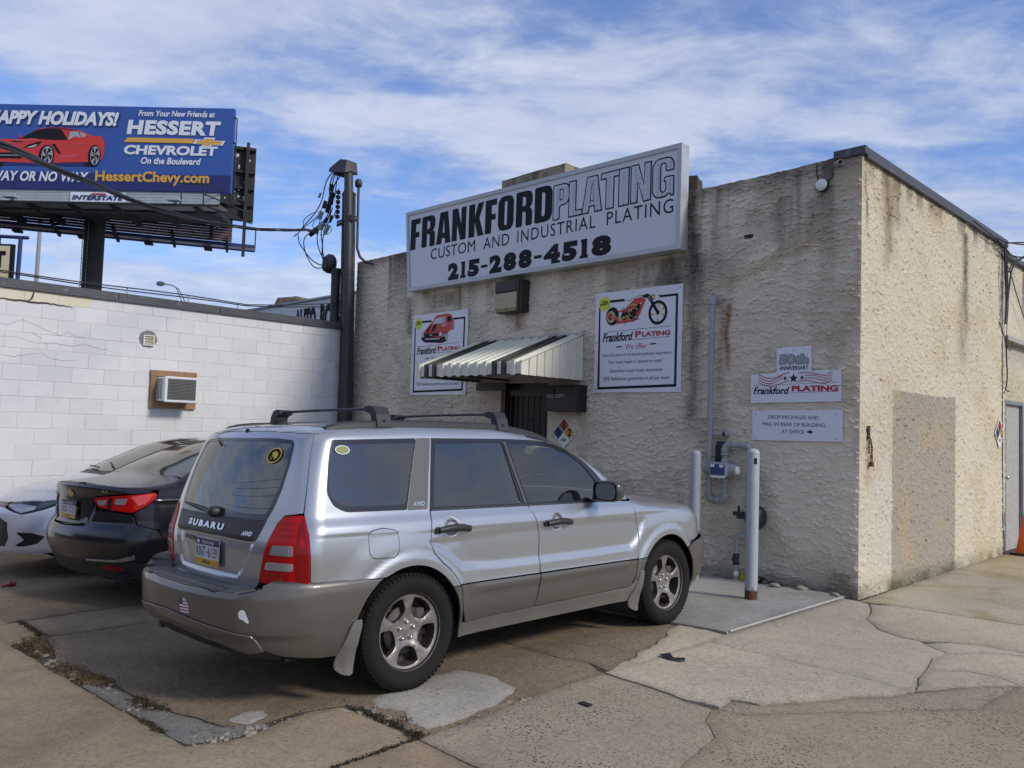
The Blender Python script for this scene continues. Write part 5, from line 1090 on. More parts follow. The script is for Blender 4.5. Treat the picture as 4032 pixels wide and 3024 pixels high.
elbow((-4.20, Yp, 1.385), (-1, 0, 0), (0, 0, -1), .038, .05); pipe('down_pipe', [(-4.20, Yp, 1.335), (-4.20, Yp, .80)], .028)
m = MB(); m.lathe((-4.20, Yp, .74), (0, 0, 1), [(.028, 0), (.040, .006), (.040, .03), (.034, .034), (.034, .08)], 16); m.box((-4.235, Yp-.04, .60), (-4.165, Yp+.04, .72), bev=.012)
m.lathe((-4.08, Yp, .66), (1, 0, 0), [(.0, -.035), (.10, -.033), (.10, -.02), (.115, -.018), (.115, 0), (.10, .002), (.09, .03), (.04, .035), (0, .036)], 24); m.box((-4.38, Yp-.02, .66), (-4.26, Yp+.02, .70), bev=.006); m.tube([(-4.32, Yp, .68), (-4.32, Yp, .76)], .014, 8); m.box((-4.34, Yp-.03, .63), (-4.22, Yp+.03, .66), bev=.01); m.build('regulator', M['cond'], GP)
pipe('down_pipe', [(-4.20, Yp, .60), (-4.20, Yp, .50)], .024); elbow((-4.20, Yp, .455), (0, 0, 1), (-1, 0, 0), .032, .045); elbow((-4.34, Yp, .455), (1, 0, 0), (0, 0, -1), .032, .045); m = MB(); m.tube([(-4.255, Yp, .455), (-4.30, Yp, .455)], .028, 12); m.build('cross_pipe', M['galv'], GP)
pipe('down_pipe', [(-4.34, Yp, .41), (-4.34, Yp, .25)], .022); m = MB(); m.lathe((-4.34, Yp, .15), (0, 0, 1), [(.026, 0), (.036, .01), (.036, .03), (.028, .04), (.028, .07), (.034, .08), (.034, .11), (.024, .12)], 14); m.box((-4.36, Yp-.06, .19), (-4.32, Yp-.02, .24), bev=.006); m.build('shutoff_valve', M['cond'], GP)
pipe('ground_pipe', [(-4.34, Yp, .16), (-4.34, Yp, -.05)], .025); m = MB(); m.tube([(-4.34, Yp, .045), (-4.34, Yp, .085)], .0265, 14); m.build('white_band', M['white'], GP)
m = MB(); m.box((-4.625, 7.70, 1.13), (-4.56, 7.765, 1.42)); m.box((-4.63, 7.69, 1.20), (-4.60, 7.70, 1.38)); m.build('wall_bracket', M['cond'], GP)
m = MB(); m.add([(-4.30, 7.70, .10), (-4.27, 7.68, .05), (-4.22, 7.69, -.02), (-4.33, 7.68, -.02), (-4.25, 7.72, .02)], [(0, 3, 2, 1), (1, 2, 4)]); tag(m.build('plastic_scrap', M['yelcap']), 'scrap of yellow plastic at the foot of the gas pipe', 'litter')
# weed
WD = MB(); r_ = random.Random(8)
for _ in range(46):
    a = r_.random()*6.28; l = .03+.06*r_.random(); x_, y_ = -4.10 + .07*(r_.random()-.5)*2, 7.62 + .03*r_.random(); z_ = -.02 + .08*r_.random()
    dx_, dy_ = math.cos(a), math.sin(a); q = .018 + .012*r_.random(); WD.add([(x_, y_, z_), (x_+dx_*l*.5-dy_*q, y_+dy_*l*.5+dx_*q, z_+.02), (x_+dx_*l, y_+dy_*l, z_+.012), (x_+dx_*l*.5+dy_*q, y_+dy_*l*.5-dx_*q, z_+.02)], [(0, 1, 2, 3)])
tag(WD.build('weed', M['leaf']), 'small green weed growing at the wall foot behind the front bollard', 'plant')
# bollards
def bollard(label, x, y, hgt, rust):
    B = thing('bollard', label, 'bollard', (x, y, 0), 'grey pipe bollards'); m = MB(); r = .056
    m.lathe((x, y, .0), (0, 0, 1), [(r, .095 if rust else -.04), (r, hgt-.03)], 28); m.build('post', M['bollard'], B)
    m = MB(); m.lathe((x, y, hgt-.03), (0, 0, 1), [(r*1.03, 0), (r*1.0, .012), (r*.75, .03), (r*.3, .041), (0, .043)], 28); m.build('domed_top', M['bollard'], B)
    if rust:
        m = MB(); k = 28; V = [(x + r*1.002*math.cos(2*math.pi*i/k), y + r*1.002*math.sin(2*math.pi*i/k), .0) for i in range(k)] + [(x + r*1.002*math.cos(2*math.pi*i/k), y + r*1.002*math.sin(2*math.pi*i/k), .105 + .02*math.sin(i*1.1) + .01*math.sin(i*2.7)) for i in range(k)]
        m.add(V, [(i, (i+1) % k, k+(i+1) % k, k+i) for i in range(k)], 0, True); m.build('rusty_foot', M['rust'], B)
        m = MB(); a = math.atan2(-y, -x) + .38; W_ = []
        for t in (-.26, -.13, 0, .13, .26):
            for z_ in (1.235, 1.29): W_.append((x + (r+.0015)*math.cos(a+t), y + (r+.0015)*math.sin(a+t), z_))
        m.add(W_, [(2*i, 2*i+2, 2*i+3, 2*i+1) for i in range(4)]); m.build('black_tape', M['ink'], B)
bollard('grey steel bollard with a rusty foot and black tape square, standing on the grey pad', -3.70, 6.80, 1.365, True)
bollard('plain grey bollard beside the gas meter, its foot hidden by the silver car nose', -4.70, 7.42, 1.31, False)
# chain and padlock on the side wall
CL = thing('chain_lock', 'rusty chain and padlock hanging from a steel strap on the side wall', 'chain', (-3.1, 7.96, 1.3))
m = MB(); m.box((-3.131, 7.925, 1.495), (-3.108, 7.975, 1.625), bev=.003); m.build('strap', M['cond'], CL)
for k in range(13):
    t = k/12; cy, cz = 7.950 + .035*math.sin(t*3.0) + .012*t, 1.50 - .185*t; m = MB(); P = []
    for i in range(11):
        a = 2*math.pi*i/10; u, v = .008*math.cos(a), .013*math.sin(a); P.append((-3.10 + (u if k % 2 else 0), cy + (0 if k % 2 else u), cz + v))
    m.tube(P, .0032, 6, cap=False); m.build('chain_link', M['rust'], CL)
for k in range(7):
    t = k/6; cy, cz = 7.935 - .004*t, 1.49 - .12*t; m = MB(); P = [(-3.104 + (.008*math.cos(2*math.pi*i/10) if k % 2 == 0 else 0), cy + (0 if k % 2 == 0 else .008*math.cos(2*math.pi*i/10)), cz + .013*math.sin(2*math.pi*i/10)) for i in range(11)]; m.tube(P, .0032, 6, cap=False); m.build('chain_link', M['rust'], CL)
m = MB(); m.box((-3.112, 7.955, 1.232), (-3.085, 8.012, 1.28), bev=.005); m.build('padlock_body', M['rust'], CL)
m = MB(); m.tube([(-3.098, 7.968, 1.278), (-3.098, 7.968, 1.32), (-3.098, 7.975, 1.345), (-3.098, 7.985, 1.35), (-3.098, 7.998, 1.34), (-3.098, 8.0, 1.278)], .005, 8); m.build('shackle', M['rust'], CL)
# rusty steel door in the side wall
SD = thing('steel_door', 'pale grey steel door streaked with orange rust in the side wall', 'door', (-3.25, 13.36, 0)); fs = frSide()
m = MB(); m.box((-3.27, 12.93, .05), (-3.225, 13.80, 2.05), bev=.003); m.build('door_leaf', mat('door_paint', (.52, .53, .56), .45, noise=.08, nscale=4), SD)
m = MB(); m.box((-3.26, 12.87, .0), (-3.17, 12.925, 2.11), bev=.003); m.box((-3.26, 13.805, .0), (-3.17, 13.86, 2.11), bev=.003); m.box((-3.26, 12.925, 2.055), (-3.17, 13.805, 2.11), bev=.003); m.build('door_frame', mat('door_frame_steel', (.20, .21, .22), .5, noise=.2), SD)
m = MB(); r_ = random.Random(3); pts = [(12.955 + .0, 2.0)]
L_ = [(12.945, .06)] + [(12.985+.05*r_.random()+.05*math.sin(z*2), z) for z in np.linspace(.06, 1.95, 16)] + [(12.96, 1.98), (12.945, 1.9)]
flatpoly(m, L_, lambda a, b, d=0: (-3.2235+d, a, b), 0); m.build('rust_stain', M['ruststain'], SD)
m = MB(); m.lathe((-3.225, 12.995, 1.02), (1, 0, 0), [(.030, 0), (.030, .006), (.014, .008), (.014, .035), (.028, .045), (.030, .06), (.022, .072), (0, .075)], 18); m.build('door_knob', mat('chrome', (.6, .6, .6), .2, metal=1), SD)
m = MB(); m.box((-3.225, 13.09, 1.50), (-3.223, 13.22, 1.80)); m.build('notice', M['white'], SD); m = MB(); m.box((-3.2232, 13.10, 1.69), (-3.222, 13.21, 1.745)); m.build('notice_print', M['haz_blue'], SD); m = MB(); m.box((-3.2232, 13.10, 1.655), (-3.222, 13.21, 1.67)); m.build('notice_print', M['haz_yellow'], SD)
# traffic cone
TC = thing('traffic_cone', 'orange traffic cone on a black base by the steel door', 'traffic cone', (-2.86, 12.75, 0))
m = MB(); m.box((-3.05, 12.56, 0.005), (-2.67, 12.94, .035), bev=.01); m.build('base', M['awnk'], TC)
m = MB(); m.lathe((-2.86, 12.75, .03), (0, 0, 1), [(.16, 0), (.15, .02), (.03, .70), (.0, .70)], 28); m.build('cone', mat('cone_orange', (.60, .095, .015), .5), TC)
# air conditioner
AC = thing('window_air_conditioner', 'white window air conditioner in a bare lumber frame on the white block wall', 'air conditioner', (-11.5, 4.7, 1.6)); X0 = -11.706
for nm, a, b in (('frame_board', (4.385, 2.055), (5.045, 2.14)), ('frame_board', (4.39, 1.605), (5.048, 1.70)), ('frame_board', (4.39, 1.70), (4.475, 2.055)), ('frame_board', (4.96, 1.70), (5.042, 2.055))):
    m = MB(); m.box((X0, a[0], a[1]), (X0+.045, b[0], b[1]), bev=.003); m.build(nm, M['lumber'], AC)
m = MB(); m.box((X0+.0, 4.478, 1.702), (X0+.33, 4.925, 2.04), bev=.012); m.build('case', M['acw'], AC)
m = MB(); m.box((X0+.33, 4.466, 1.688), (X0+.355, 4.935, 2.05), bev=.01); m.build('rear_frame', M['acw'], AC)
m = MB(); m.box((X0+.354, 4.505, 1.725), (X0+.357, 4.905, 2.02)); m.build('condenser_coil', M['coil'], AC)
m = MB()
for k in range(14): z_ = 1.735 + k*.0205; m.tube([(X0+.360, 4.505, z_), (X0+.360, 4.905, z_)], .002, 4)
m.build('wire_guard', M['galv'], AC)
m = MB()
for k in range(20):
    for c in (0, 1): m.box((X0+.07+.09*c, 4.4765, 1.735+k*.0145), (X0+.135+.09*c, 4.4785, 1.742+k*.0145))
m.build('louvre', M['dark'], AC)
# dryer vent
VT = thing('dryer_vent', 'small louvred vent set in a grey mortar patch high on the white block wall', 'vent', (-11.7, 4.34, 2.47))
m = MB(); r_ = random.Random(6); PP = [(4.335 + (.118+.015*r_.random())*math.cos(a)*1.0, 2.575 + (.108+.018*r_.random())*math.sin(a)) for a in np.linspace(0, 2*math.pi, 26, endpoint=False)]
m.prism(PP, lambda a, b, d=0: (X0+d, a, b), -.01, .005); m.build('mortar_patch', mat('grey_mortar', (.22, .22, .22), .95, noise=.25, nscale=20, bump=.004), VT)
m = MB()
for a, b in (((4.265, 2.475), (4.28, 2.625)), ((4.40, 2.475), (4.415, 2.625)), ((4.28, 2.61), (4.40, 2.625)), ((4.28, 2.475), (4.40, 2.49))): m.box((X0, *a), (X0+.03, *b), bev=.002)
m.build('vent_frame', M['awn'], VT)
m = MB(); m.box((X0, 4.28, 2.49), (X0+.008, 4.40, 2.61)); m.build('vent_void', M['dark'], VT)
for k in range(3):
    m = MB(); z_ = 2.495 + k*.04; tl_ = .004 if k < 2 else .012
    m.add([(X0+.010, 4.282, z_+.034), (X0+.010, 4.398, z_+.034-tl_), (X0+.024, 4.398, z_), (X0+.024, 4.282, z_)], [(0, 3, 2, 1), (0, 1, 2, 3)]); m.build('slat', M['awn'], VT)
# ---------------------------------------------------------------- cars
def glass_mat(name, tint, rough=.02, refl=1.0, dust=0., ior=1.62):
    m = bpy.data.materials.new(name); m.use_nodes = True; nt = m.node_tree; nt.nodes.clear(); N = nt.nodes.new; Lk = nt.links.new
    out = N('ShaderNodeOutputMaterial'); tr = N('ShaderNodeBsdfTransparent'); tr.inputs[0].default_value = (*tint, 1)
    gl = N('ShaderNodeBsdfGlossy'); gl.inputs['Roughness'].default_value = rough; gl.inputs[0].default_value = (refl, refl*.97, refl*.92, 1)
    fr = N('ShaderNodeFresnel'); fr.inputs[0].default_value = ior; mx = N('ShaderNodeMixShader')
    Lk(fr.outputs[0], mx.inputs[0]); Lk(tr.outputs[0], mx.inputs[1]); Lk(gl.outputs[0], mx.inputs[2])
    if dust > 0:
        df = N('ShaderNodeBsdfDiffuse'); df.inputs[0].default_value = (.35, .33, .29, 1); m2 = N('ShaderNodeMixShader'); geo = N('ShaderNodeNewGeometry')
        n = N('ShaderNodeTexNoise'); n.inputs['Scale'].default_value = 7; n.inputs['Detail'].default_value = 6; Lk(geo.outputs['Position'], n.inputs['Vector'])
        mr = N('ShaderNodeMapRange'); Lk(n.outputs[0], mr.inputs[0]); mr.inputs[1].default_value = .35; mr.inputs[2].default_value = .8; mr.inputs[3].default_value = dust*.4; mr.inputs[4].default_value = dust*1.6
        Lk(mr.outputs[0], m2.inputs[0]); Lk(mx.outputs[0], m2.inputs[1]); Lk(df.outputs[0], m2.inputs[2]); Lk(m2.outputs[0], out.inputs[0])
    else: Lk(mx.outputs[0], out.inputs[0])
    return m
def paint(name, col, metal=.75, rough=.34, coat=1., flake=.05, dirtc=(.22, .20, .17), dlo=.60, dhi=.95, low=0.):
    """car paint with faint flake, dust and road film that thickens low on the body"""
    m = mat(name, col, rough, metal=metal, coat=coat, coatr=.05); nt = m.node_tree; N = nt.nodes.new; Lk = nt.links.new; b = nt.nodes['Principled BSDF']
    for l in list(b.inputs['Base Color'].links): nt.links.remove(l)
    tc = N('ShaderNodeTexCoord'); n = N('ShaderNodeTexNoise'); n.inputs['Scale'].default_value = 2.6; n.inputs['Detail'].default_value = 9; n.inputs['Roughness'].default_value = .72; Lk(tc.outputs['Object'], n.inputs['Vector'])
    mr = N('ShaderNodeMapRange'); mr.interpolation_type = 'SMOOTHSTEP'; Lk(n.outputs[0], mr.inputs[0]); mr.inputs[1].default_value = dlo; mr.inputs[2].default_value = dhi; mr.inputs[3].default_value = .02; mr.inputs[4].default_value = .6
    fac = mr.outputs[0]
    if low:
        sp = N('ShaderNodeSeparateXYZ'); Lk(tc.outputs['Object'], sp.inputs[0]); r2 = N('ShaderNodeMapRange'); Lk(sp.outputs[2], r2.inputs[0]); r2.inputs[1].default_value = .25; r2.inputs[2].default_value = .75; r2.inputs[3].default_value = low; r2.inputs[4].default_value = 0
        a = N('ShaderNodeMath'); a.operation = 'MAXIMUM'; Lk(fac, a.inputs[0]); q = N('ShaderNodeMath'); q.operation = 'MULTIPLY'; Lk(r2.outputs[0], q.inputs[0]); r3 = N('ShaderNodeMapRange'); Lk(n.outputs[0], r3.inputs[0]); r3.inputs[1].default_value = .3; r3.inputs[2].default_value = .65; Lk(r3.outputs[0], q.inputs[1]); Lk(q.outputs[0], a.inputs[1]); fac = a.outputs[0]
    x = N('ShaderNodeMixRGB'); Lk(fac, x.inputs[0]); x.inputs[1].default_value = (*col, 1); x.inputs[2].default_value = (*dirtc, 1); Lk(x.outputs[0], b.inputs['Base Color'])
    mm = N('ShaderNodeMapRange'); Lk(fac, mm.inputs[0]); mm.inputs[3].default_value = metal; mm.inputs[4].default_value = 0; Lk(mm.outputs[0], b.inputs['Metallic'])
    cm = N('ShaderNodeMapRange'); Lk(fac, cm.inputs[0]); cm.inputs[3].default_value = coat; cm.inputs[4].default_value = coat*.3; Lk(cm.outputs[0], b.inputs['Coat Weight'])
    return m
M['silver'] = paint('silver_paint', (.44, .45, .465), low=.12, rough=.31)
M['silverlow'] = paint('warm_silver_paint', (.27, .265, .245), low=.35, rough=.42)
M['clad'] = paint('grey_brown_paint', (.135, .124, .106), metal=.55, rough=.42, coat=.55, low=.22, dirtc=(.125, .11, .09))
M['plastic'] = mat('black_plastic', (.022, .023, .025), .50, noise=.15, nscale=12)
M['gloss'] = mat('black_gloss_trim', (.010, .010, .011), .22, coat=.4)
M['rubber'] = mat('tyre_rubber', (.012, .0118, .0115), .86, noise=.35, nscale=22, bump=.0012, bscale=260, spec=.3, dirt=((.032, .028, .024), .58, .88, 9))
M['rim'] = mat('alloy_rim', (.30, .275, .25), .42, metal=.65, noise=.22, nscale=9, dirt=((.105, .070, .05), .52, .74, 13))
M['rimin'] = mat('brake_dusty_barrel', (.055, .040, .033), .8, noise=.4, nscale=20)
M['chrome'] = mat('car_chrome', (.62, .62, .63), .16, metal=1)
M['tint'] = glass_mat('privacy_glass', (.05, .05, .055), dust=.010, ior=2.2)
M['clear'] = glass_mat('clear_glass', (.74, .86, .81), dust=.012, ior=2.0)
M['lampred'] = mat('red_lamp_lens', (.42, .003, .003), .30, coat=.15, spec=.25)
M['lampred2'] = mat('deep_red_lamp_lens', (.20, .003, .003), .25, coat=.2, spec=.3)
M['lampclr'] = mat('clear_lamp_lens', (.42, .40, .40), .12, metal=.5, coat=1)
M['lampamb'] = mat('amber_lamp_lens', (.50, .15, .03), .15, coat=1)
M['headl'] = mat('headlamp_glass', (.30, .33, .36), .06, metal=.5, coat=1)
M['seat'] = mat('seat_fabric', (.045, .043, .042), .9)
M['inner'] = mat('cabin_plastic', (.022, .021, .021), .8)
M['platew'] = mat('plate_white', (.62, .64, .67), .4); M['plateb'] = mat('plate_blue', (.015, .025, .10), .4); M['platey'] = mat('plate_yellow', (.60, .36, .02), .4)
def mir(sh, P): return list(P) + [(2*sh.sc - s_, z_) for s_, z_ in P[::-1]]
def mirf(sh, P): return list(P) + [(2*sh.sf - s_, z_) for s_, z_ in P[::-1]]
def panel(name, sh, outline, mt, par, holes=(), chart='w', off=0., g=.03, ret=.012, both=False, d=.018, label=None, under=None):
    out = dense(outline, d); hs = [dense(h_, d) for h_ in holes]
    V2, F = cdt_fill(out, hs, g)
    P = sh.wall(V2[:, 0], V2[:, 1]) if chart == 'w' else sh.top(V2[:, 0], V2[:, 1])
    Nn = sh.normal(P); P = P + Nn*off
    # orientation
    fn = np.cross(P[F[:, 1]]-P[F[:, 0]], P[F[:, 2]]-P[F[:, 0]])
    if (fn*Nn[F[:, 0]]).sum() < 0: F = F[:, ::-1]
    loops = [out] + hs; base = len(P); PV = [P]; NV = [Nn]; FF = [tuple(int(i) for i in f) for f in F]; sm = [True]*len(F); k0 = base
    if ret:
        for L_ in loops:
            A = np.array(L_); ids = [int(np.argmin((V2[:, 0]-a)**2 + (V2[:, 1]-b)**2)) for a, b in A]; n = len(ids)
            E0 = P[ids]; En = Nn[ids]; tg = np.roll(E0, -1, 0) - np.roll(E0, 1, 0); sd = np.cross(tg, En); sd /= np.linalg.norm(sd, axis=1, keepdims=True) + 1e-9
            c = E0.mean(0); 
            sgn = 1. if np.sum(((E0 - c)*sd).sum(1)) > 0 else -1.
            if L_ is not out: sgn = -sgn
            sd = sd*sgn; en = En*.55 + sd*.85; en /= np.linalg.norm(en, axis=1, keepdims=True)
            PV += [E0, E0 - En*ret + sd*(0.0015)]; NV += [en, sd]
            area = sum(A[i, 0]*A[(i+1) % n, 1] - A[(i+1) % n, 0]*A[i, 1] for i in range(n))
            for i in range(n):
                j = (i+1) % n; q = (k0+i, k0+n+i, k0+n+j, k0+j)
                v = np.cross(E0[j]-E0[i], -En[i]); FF.append(q if v @ sd[i] < 0 else q[::-1]); sm.append(True)
            k0 += 2*n
    PV = np.concatenate(PV); NV = np.concatenate(NV); res = []
    for sgn in ((1, -1) if both else (1,)):
        me = bpy.data.meshes.new(name); Q = PV.copy(); Q[:, 0] *= sgn; nn = NV.copy(); nn[:, 0] *= sgn
        me.from_pydata(Q.tolist(), [], FF if sgn > 0 else [f[::-1] for f in FF]); me.polygons.foreach_set('use_smooth', sm); me.materials.append(mt if not isinstance(mt, str) else M[mt]); me.update()
        me.normals_split_custom_set_from_vertices([tuple(v) for v in nn]); res.append(link(name, me, par, label=label))
    return res
def chart_text(mb, txt, sh, s0, z0, s1, z1, off, bold=.02, shear=0., slope=0., spacing=1.):
    V, F = text2d(txt, bold, shear, spacing); lo = V.min(0); hi = V.max(0); U = (V-lo)/(hi-lo)
    S = s0 + (s1-s0)*U[:, 0]; Z = z0 + (z1-z0)*U[:, 1] + slope*(S - s0); P = sh.wall(S, Z); P = P + sh.normal(P)*off
    mb.add(P.tolist(), F)
def decal(name, sh, outline, mt, par, off=.0022): return panel(name, sh, outline, mt, par, off=off, ret=0, g=.02, d=.01)
def tyre(name, par, c, side, R, wd, rim):
    """tyre built as blocks: carcass profile plus cut tread shoulder"""
    t = link(name, None, par) if False else None
    e = bpy.data.objects.new('wheel', None); COL.objects.link(e); e.parent = par; ORG[e.name] = (0, 0, 0)
    x = c[0]; ax = (side, 0, 0); m = MB(); h2 = wd/2
    pr = [(rim-.012, -h2+.02), (rim+.012, -h2+.006), (rim+(R-rim)*.5, -h2-.006), (R-.022, -h2+.012), (R-.006, -h2+.028)]
    tread = [(R-.003, -h2+.034)] + sum([[(R, v-.018), (R, v+.006), (R-.007, v+.008), (R-.007, v+.014), (R, v+.016)] for v in np.linspace(-h2+.055, h2-.055, 4)], []) + [(R-.003, h2-.034)]
    pr2 = [(R-.006, h2-.028), (R-.022, h2-.012), (rim+(R-rim)*.62, h2+.003), (rim+(R-rim)*.45, h2+.004), (rim+.018, h2-.004), (rim+.010, h2-.010), (rim-.002, h2-.016), (rim-.012, h2-.03)]
    m.lathe(c, ax, pr + tread + pr2, 72)
    n = 68; cx_, cy_, cz_ = c
    for k in range(n):      # shoulder lugs
        a = 2*math.pi*k/n; a2 = a + 2*math.pi/n*.62
        for sg in (1,):
            q = []
            for aa in (a, a2):
                for r, u in ((R-.017, h2-.010), (R-.004, h2-.020), (R-.0005, h2-.045)): q.append((cx_+side*(u+.0012), cy_+math.cos(aa)*(r+.0003), cz_+math.sin(aa)*(r+.0003)))
            f = [(0, 1, 4, 3), (1, 2, 5, 4)]; m.add(q, f if side < 0 else [g_[::-1] for g_ in f])
    m.build('tyre', M['rubber'], e); return e
def rim_star(e, c, side, rr, wd, style='five'):
    """alloy face with cut windows, lip, barrel, nuts and cap; x is the outward direction"""
    cx_, cy_, cz_ = c; X = lambda h_, y, z: (cx_ + side*h_, cy_ + y, cz_ + z); out_ = ell(0, 0, rr-.008, rr-.008, 80); holes = []; h2 = wd/2
    if style == 'five':
        ph0 = -90
        for k in range(5):
            a0 = ph0 + 72*k; P = [(.190, -23.5), (.195, -12), (.196, 0), (.195, 12), (.190, 23.5), (.158, 25.5), (.126, 27), (.103, 23), (.090, 11), (.087, 0), (.090, -11), (.103, -23), (.126, -27), (.158, -25.5)]
            holes.append(rounded([(r*math.cos(math.radians(a0+a)), r*math.sin(math.radians(a0+a))) for r, a in P], .012, 3))
    else:
        for k in range(10):
            a0 = 36*k; P = [(rr*.86, -12), (rr*.88, 0), (rr*.86, 12), (rr*.45, 9), (rr*.38, 0), (rr*.45, -9)]
            holes.append(rounded([(r*math.cos(math.radians(a0+a)), r*math.sin(math.radians(a0+a))) for r, a in P], .012, 2))
    dp = pch([0, .03, .06, .09, .13, .17, .20, .25], [.032, .034, .036, .024, .014, .010, .006, .0]); o = dense(out_, .02); V2, F = cdt_fill(o, [dense(h_, .010) for h_ in holes], .016)
    r = np.hypot(V2[:, 0], V2[:, 1])
    hd = np.full(len(V2), 1.)
    for h_ in holes: hd = np.minimum(hd, polysdf(V2[:, 0], V2[:, 1], h_))
    H = h2 - .030 - dp(r)*.9 + .006*np.clip(1 - np.clip(hd, 0, 1)/.010, 0, 1)*0 - .004*np.exp(-np.clip(hd, 0, 1)/.004)
    H = H + .008*np.exp(-((np.clip(hd, 0, 1)-.008)/.005)**2)*(r < .15)
    V = [X(h, a, b) for h, (a, b) in zip(H, V2)]
    FF = [tuple(int(i) for i in f) for f in F]; 
    t = FF[0]; v0, v1, v2_ = (np.array(V[i]) for i in t)
    if np.cross(v1-v0, v2_-v0)[0]*side < 0: FF = [f[::-1] for f in FF]
    m = MB(); m.add(V, FF, 0, True); m.build('rim_face', M['rim'], e)
    m = MB()
    for h_ in holes:
        A = dense(h_, .010); n = len(A); ids = [int(np.argmin((V2[:, 0]-a)**2+(V2[:, 1]-b)**2)) for a, b in A]; W1 = [V[i] for i in ids]; W2 = [(p[0]-side*.034, cy_+(p[1]-cy_)*1.0, cz_+(p[2]-cz_)*1.0) for p in W1]
        m.add(W1+W2, [(i, (i+1) % n, n+(i+1) % n, n+i) for i in range(n)] if side > 0 else [(i, n+i, n+(i+1) % n, (i+1) % n) for i in range(n)], 0, True)
    m.build('spoke_walls', M['rimin'], e)
    m = MB(); m.lathe(c, (side, 0, 0), [(rr-.022, h2-.040), (rr-.012, h2-.032), (rr-.006, h2-.018), (rr+.004, h2-.012), (rr+.008, h2-.016), (rr+.004, h2-.03)], 72); m.build('rim_lip', M['rim'], e)
    m = MB(); m.lathe(c, (side, 0, 0), [(rr-.008, h2-.02), (rr-.02, h2-.06), (rr-.028, -.02), (rr-.02, -h2)], 48); m.lathe(c, (side, 0, 0), [(0, -.03), (rr*.9, -.03)], 32); m.build('barrel', M['rimin'], e)
    m = MB(); m.lathe(c, (side, 0, 0), [(.05, h2-.07), (.05, h2-.085), (.135, h2-.085), (.135, h2-.10)], 40); a = math.radians(35); m.box(X(h2-.12, .08, .03), X(h2-.07, .145, .11), bev=.01); m.build('brake_disc', mat('brake_disc', (.16, .15, .14), .5, metal=.8) if 'brakem' not in M else M['brakem'], e)
    m = MB(); m.lathe(c, (side, 0, 0), [(.024, h2-.064), (.023, h2-.0605), (.015, h2-.0595), (0, h2-.059)], 24); m.build('hub_cap', M['rim'], e)
    if style == 'five':
        for k in range(5):
            a = math.radians(-54+72*k); m = MB(); m.lathe(X(h2-.064, .050*math.cos(a), .050*math.sin(a)), (side, 0, 0), [(.0115, -.004), (.0115, .012), (.008, .019), (0, .021)], 12); m.build('wheel_nut', M['chrome'], e)
M['brakem'] = mat('brake_disc', (.16, .15, .14), .5, metal=.8)
def copy_tree(o, parent):
    c = o.copy(); COL.objects.link(c); c.parent = parent; ORG[c.name] = (0, 0, 0)
    for ch in list(o.children): copy_tree(ch, c)
    return c
def plate(par, fr, w, h_, num, mt='platew'):
    """fr(u,v,d): plate centre frame"""
    e = MB(); P = rounded([(-w/2, -h_/2), (w/2, -h_/2), (w/2, h_/2), (-w/2, h_/2)], .014, 3); e.prism(P, fr, 0, .004); o = e.build('licence_plate', M['chrome'], par)
    def sub(n_, mt_, fn): m = MB(); fn(m); m.build(n_, M[mt_], o)
    sub('plate_field', 'platew', lambda m: flatpoly(m, [(-w*.48, -h_*.47), (w*.48, -h_*.47), (w*.48, h_*.47), (-w*.48, h_*.47)], fr, .0048))
    sub('plate_band', 'plateb', lambda m: flatpoly(m, [(-w*.48, h_*.24), (w*.48, h_*.24), (w*.48, h_*.47), (-w*.48, h_*.47)], fr, .0056))
    sub('plate_band', 'platey', lambda m: flatpoly(m, [(-w*.48, -h_*.47), (w*.48, -h_*.47), (w*.48, -h_*.25), (-w*.48, -h_*.25)], fr, .0056))
    def num_(m):
        a, b = num.split('-'); put_text(m, a, fr, -w*.43, -h_*.19, -w*.055, h_*.19, .0064, bold=.0); put_text(m, b, fr, w*.055, -h_*.19, w*.43, h_*.19, .0064, bold=.0); flatpoly(m, ell(0, 0, w*.022, w*.022, 10), fr, .0064)
    sub('plate_number', 'plateb', num_)
    sub('plate_lettering', 'platew', lambda m: (put_text(m, 'PENNSYLVANIA', fr, -w*.20, h_*.29, w*.30, h_*.41, .0064, bold=.02), flatpoly(m, [(-w*.42, h_*.29), (-w*.30, h_*.29), (-w*.30, h_*.41), (-w*.42, h_*.41)], fr, .0064)))
    sub('plate_lettering', 'plateb', lambda m: put_text(m, 'visitPA.com', fr, -w*.16, -h_*.42, w*.16, -h_*.30, .0064, bold=.02))
    return o
# ---------------------------------------------------------------- the silver estate car
_a = math.radians(1.7)
CAR = thing('estate_car', 'silver estate car with grey lower cladding and a black roof rack', 'car', (-3.62-.8675*math.cos(_a), 2.86, -.8675*math.sin(_a)), rot=(0, -_a, 0))
sh = FOR; sb = FORB; sc = sh.sc
_R = FOR.R
_rec = [(.49, .862), (.455, .775), (.40, .69), (.35, .655), (.24, .645), (-.1, .645), (-.1, .862)]
FOR.R = lambda x, z: _R(x, z) + .012*sstep(-polysdf(x, z, _rec), -.006, .022)
rimS = lambda a, b, n=40: [(s_, z_) for s_, (z_, _, _) in zip(np.linspace(a, b, n), sh.rim(np.linspace(a, b, n)))]
rr_ = rimS(-.605, 2.0, 60); 
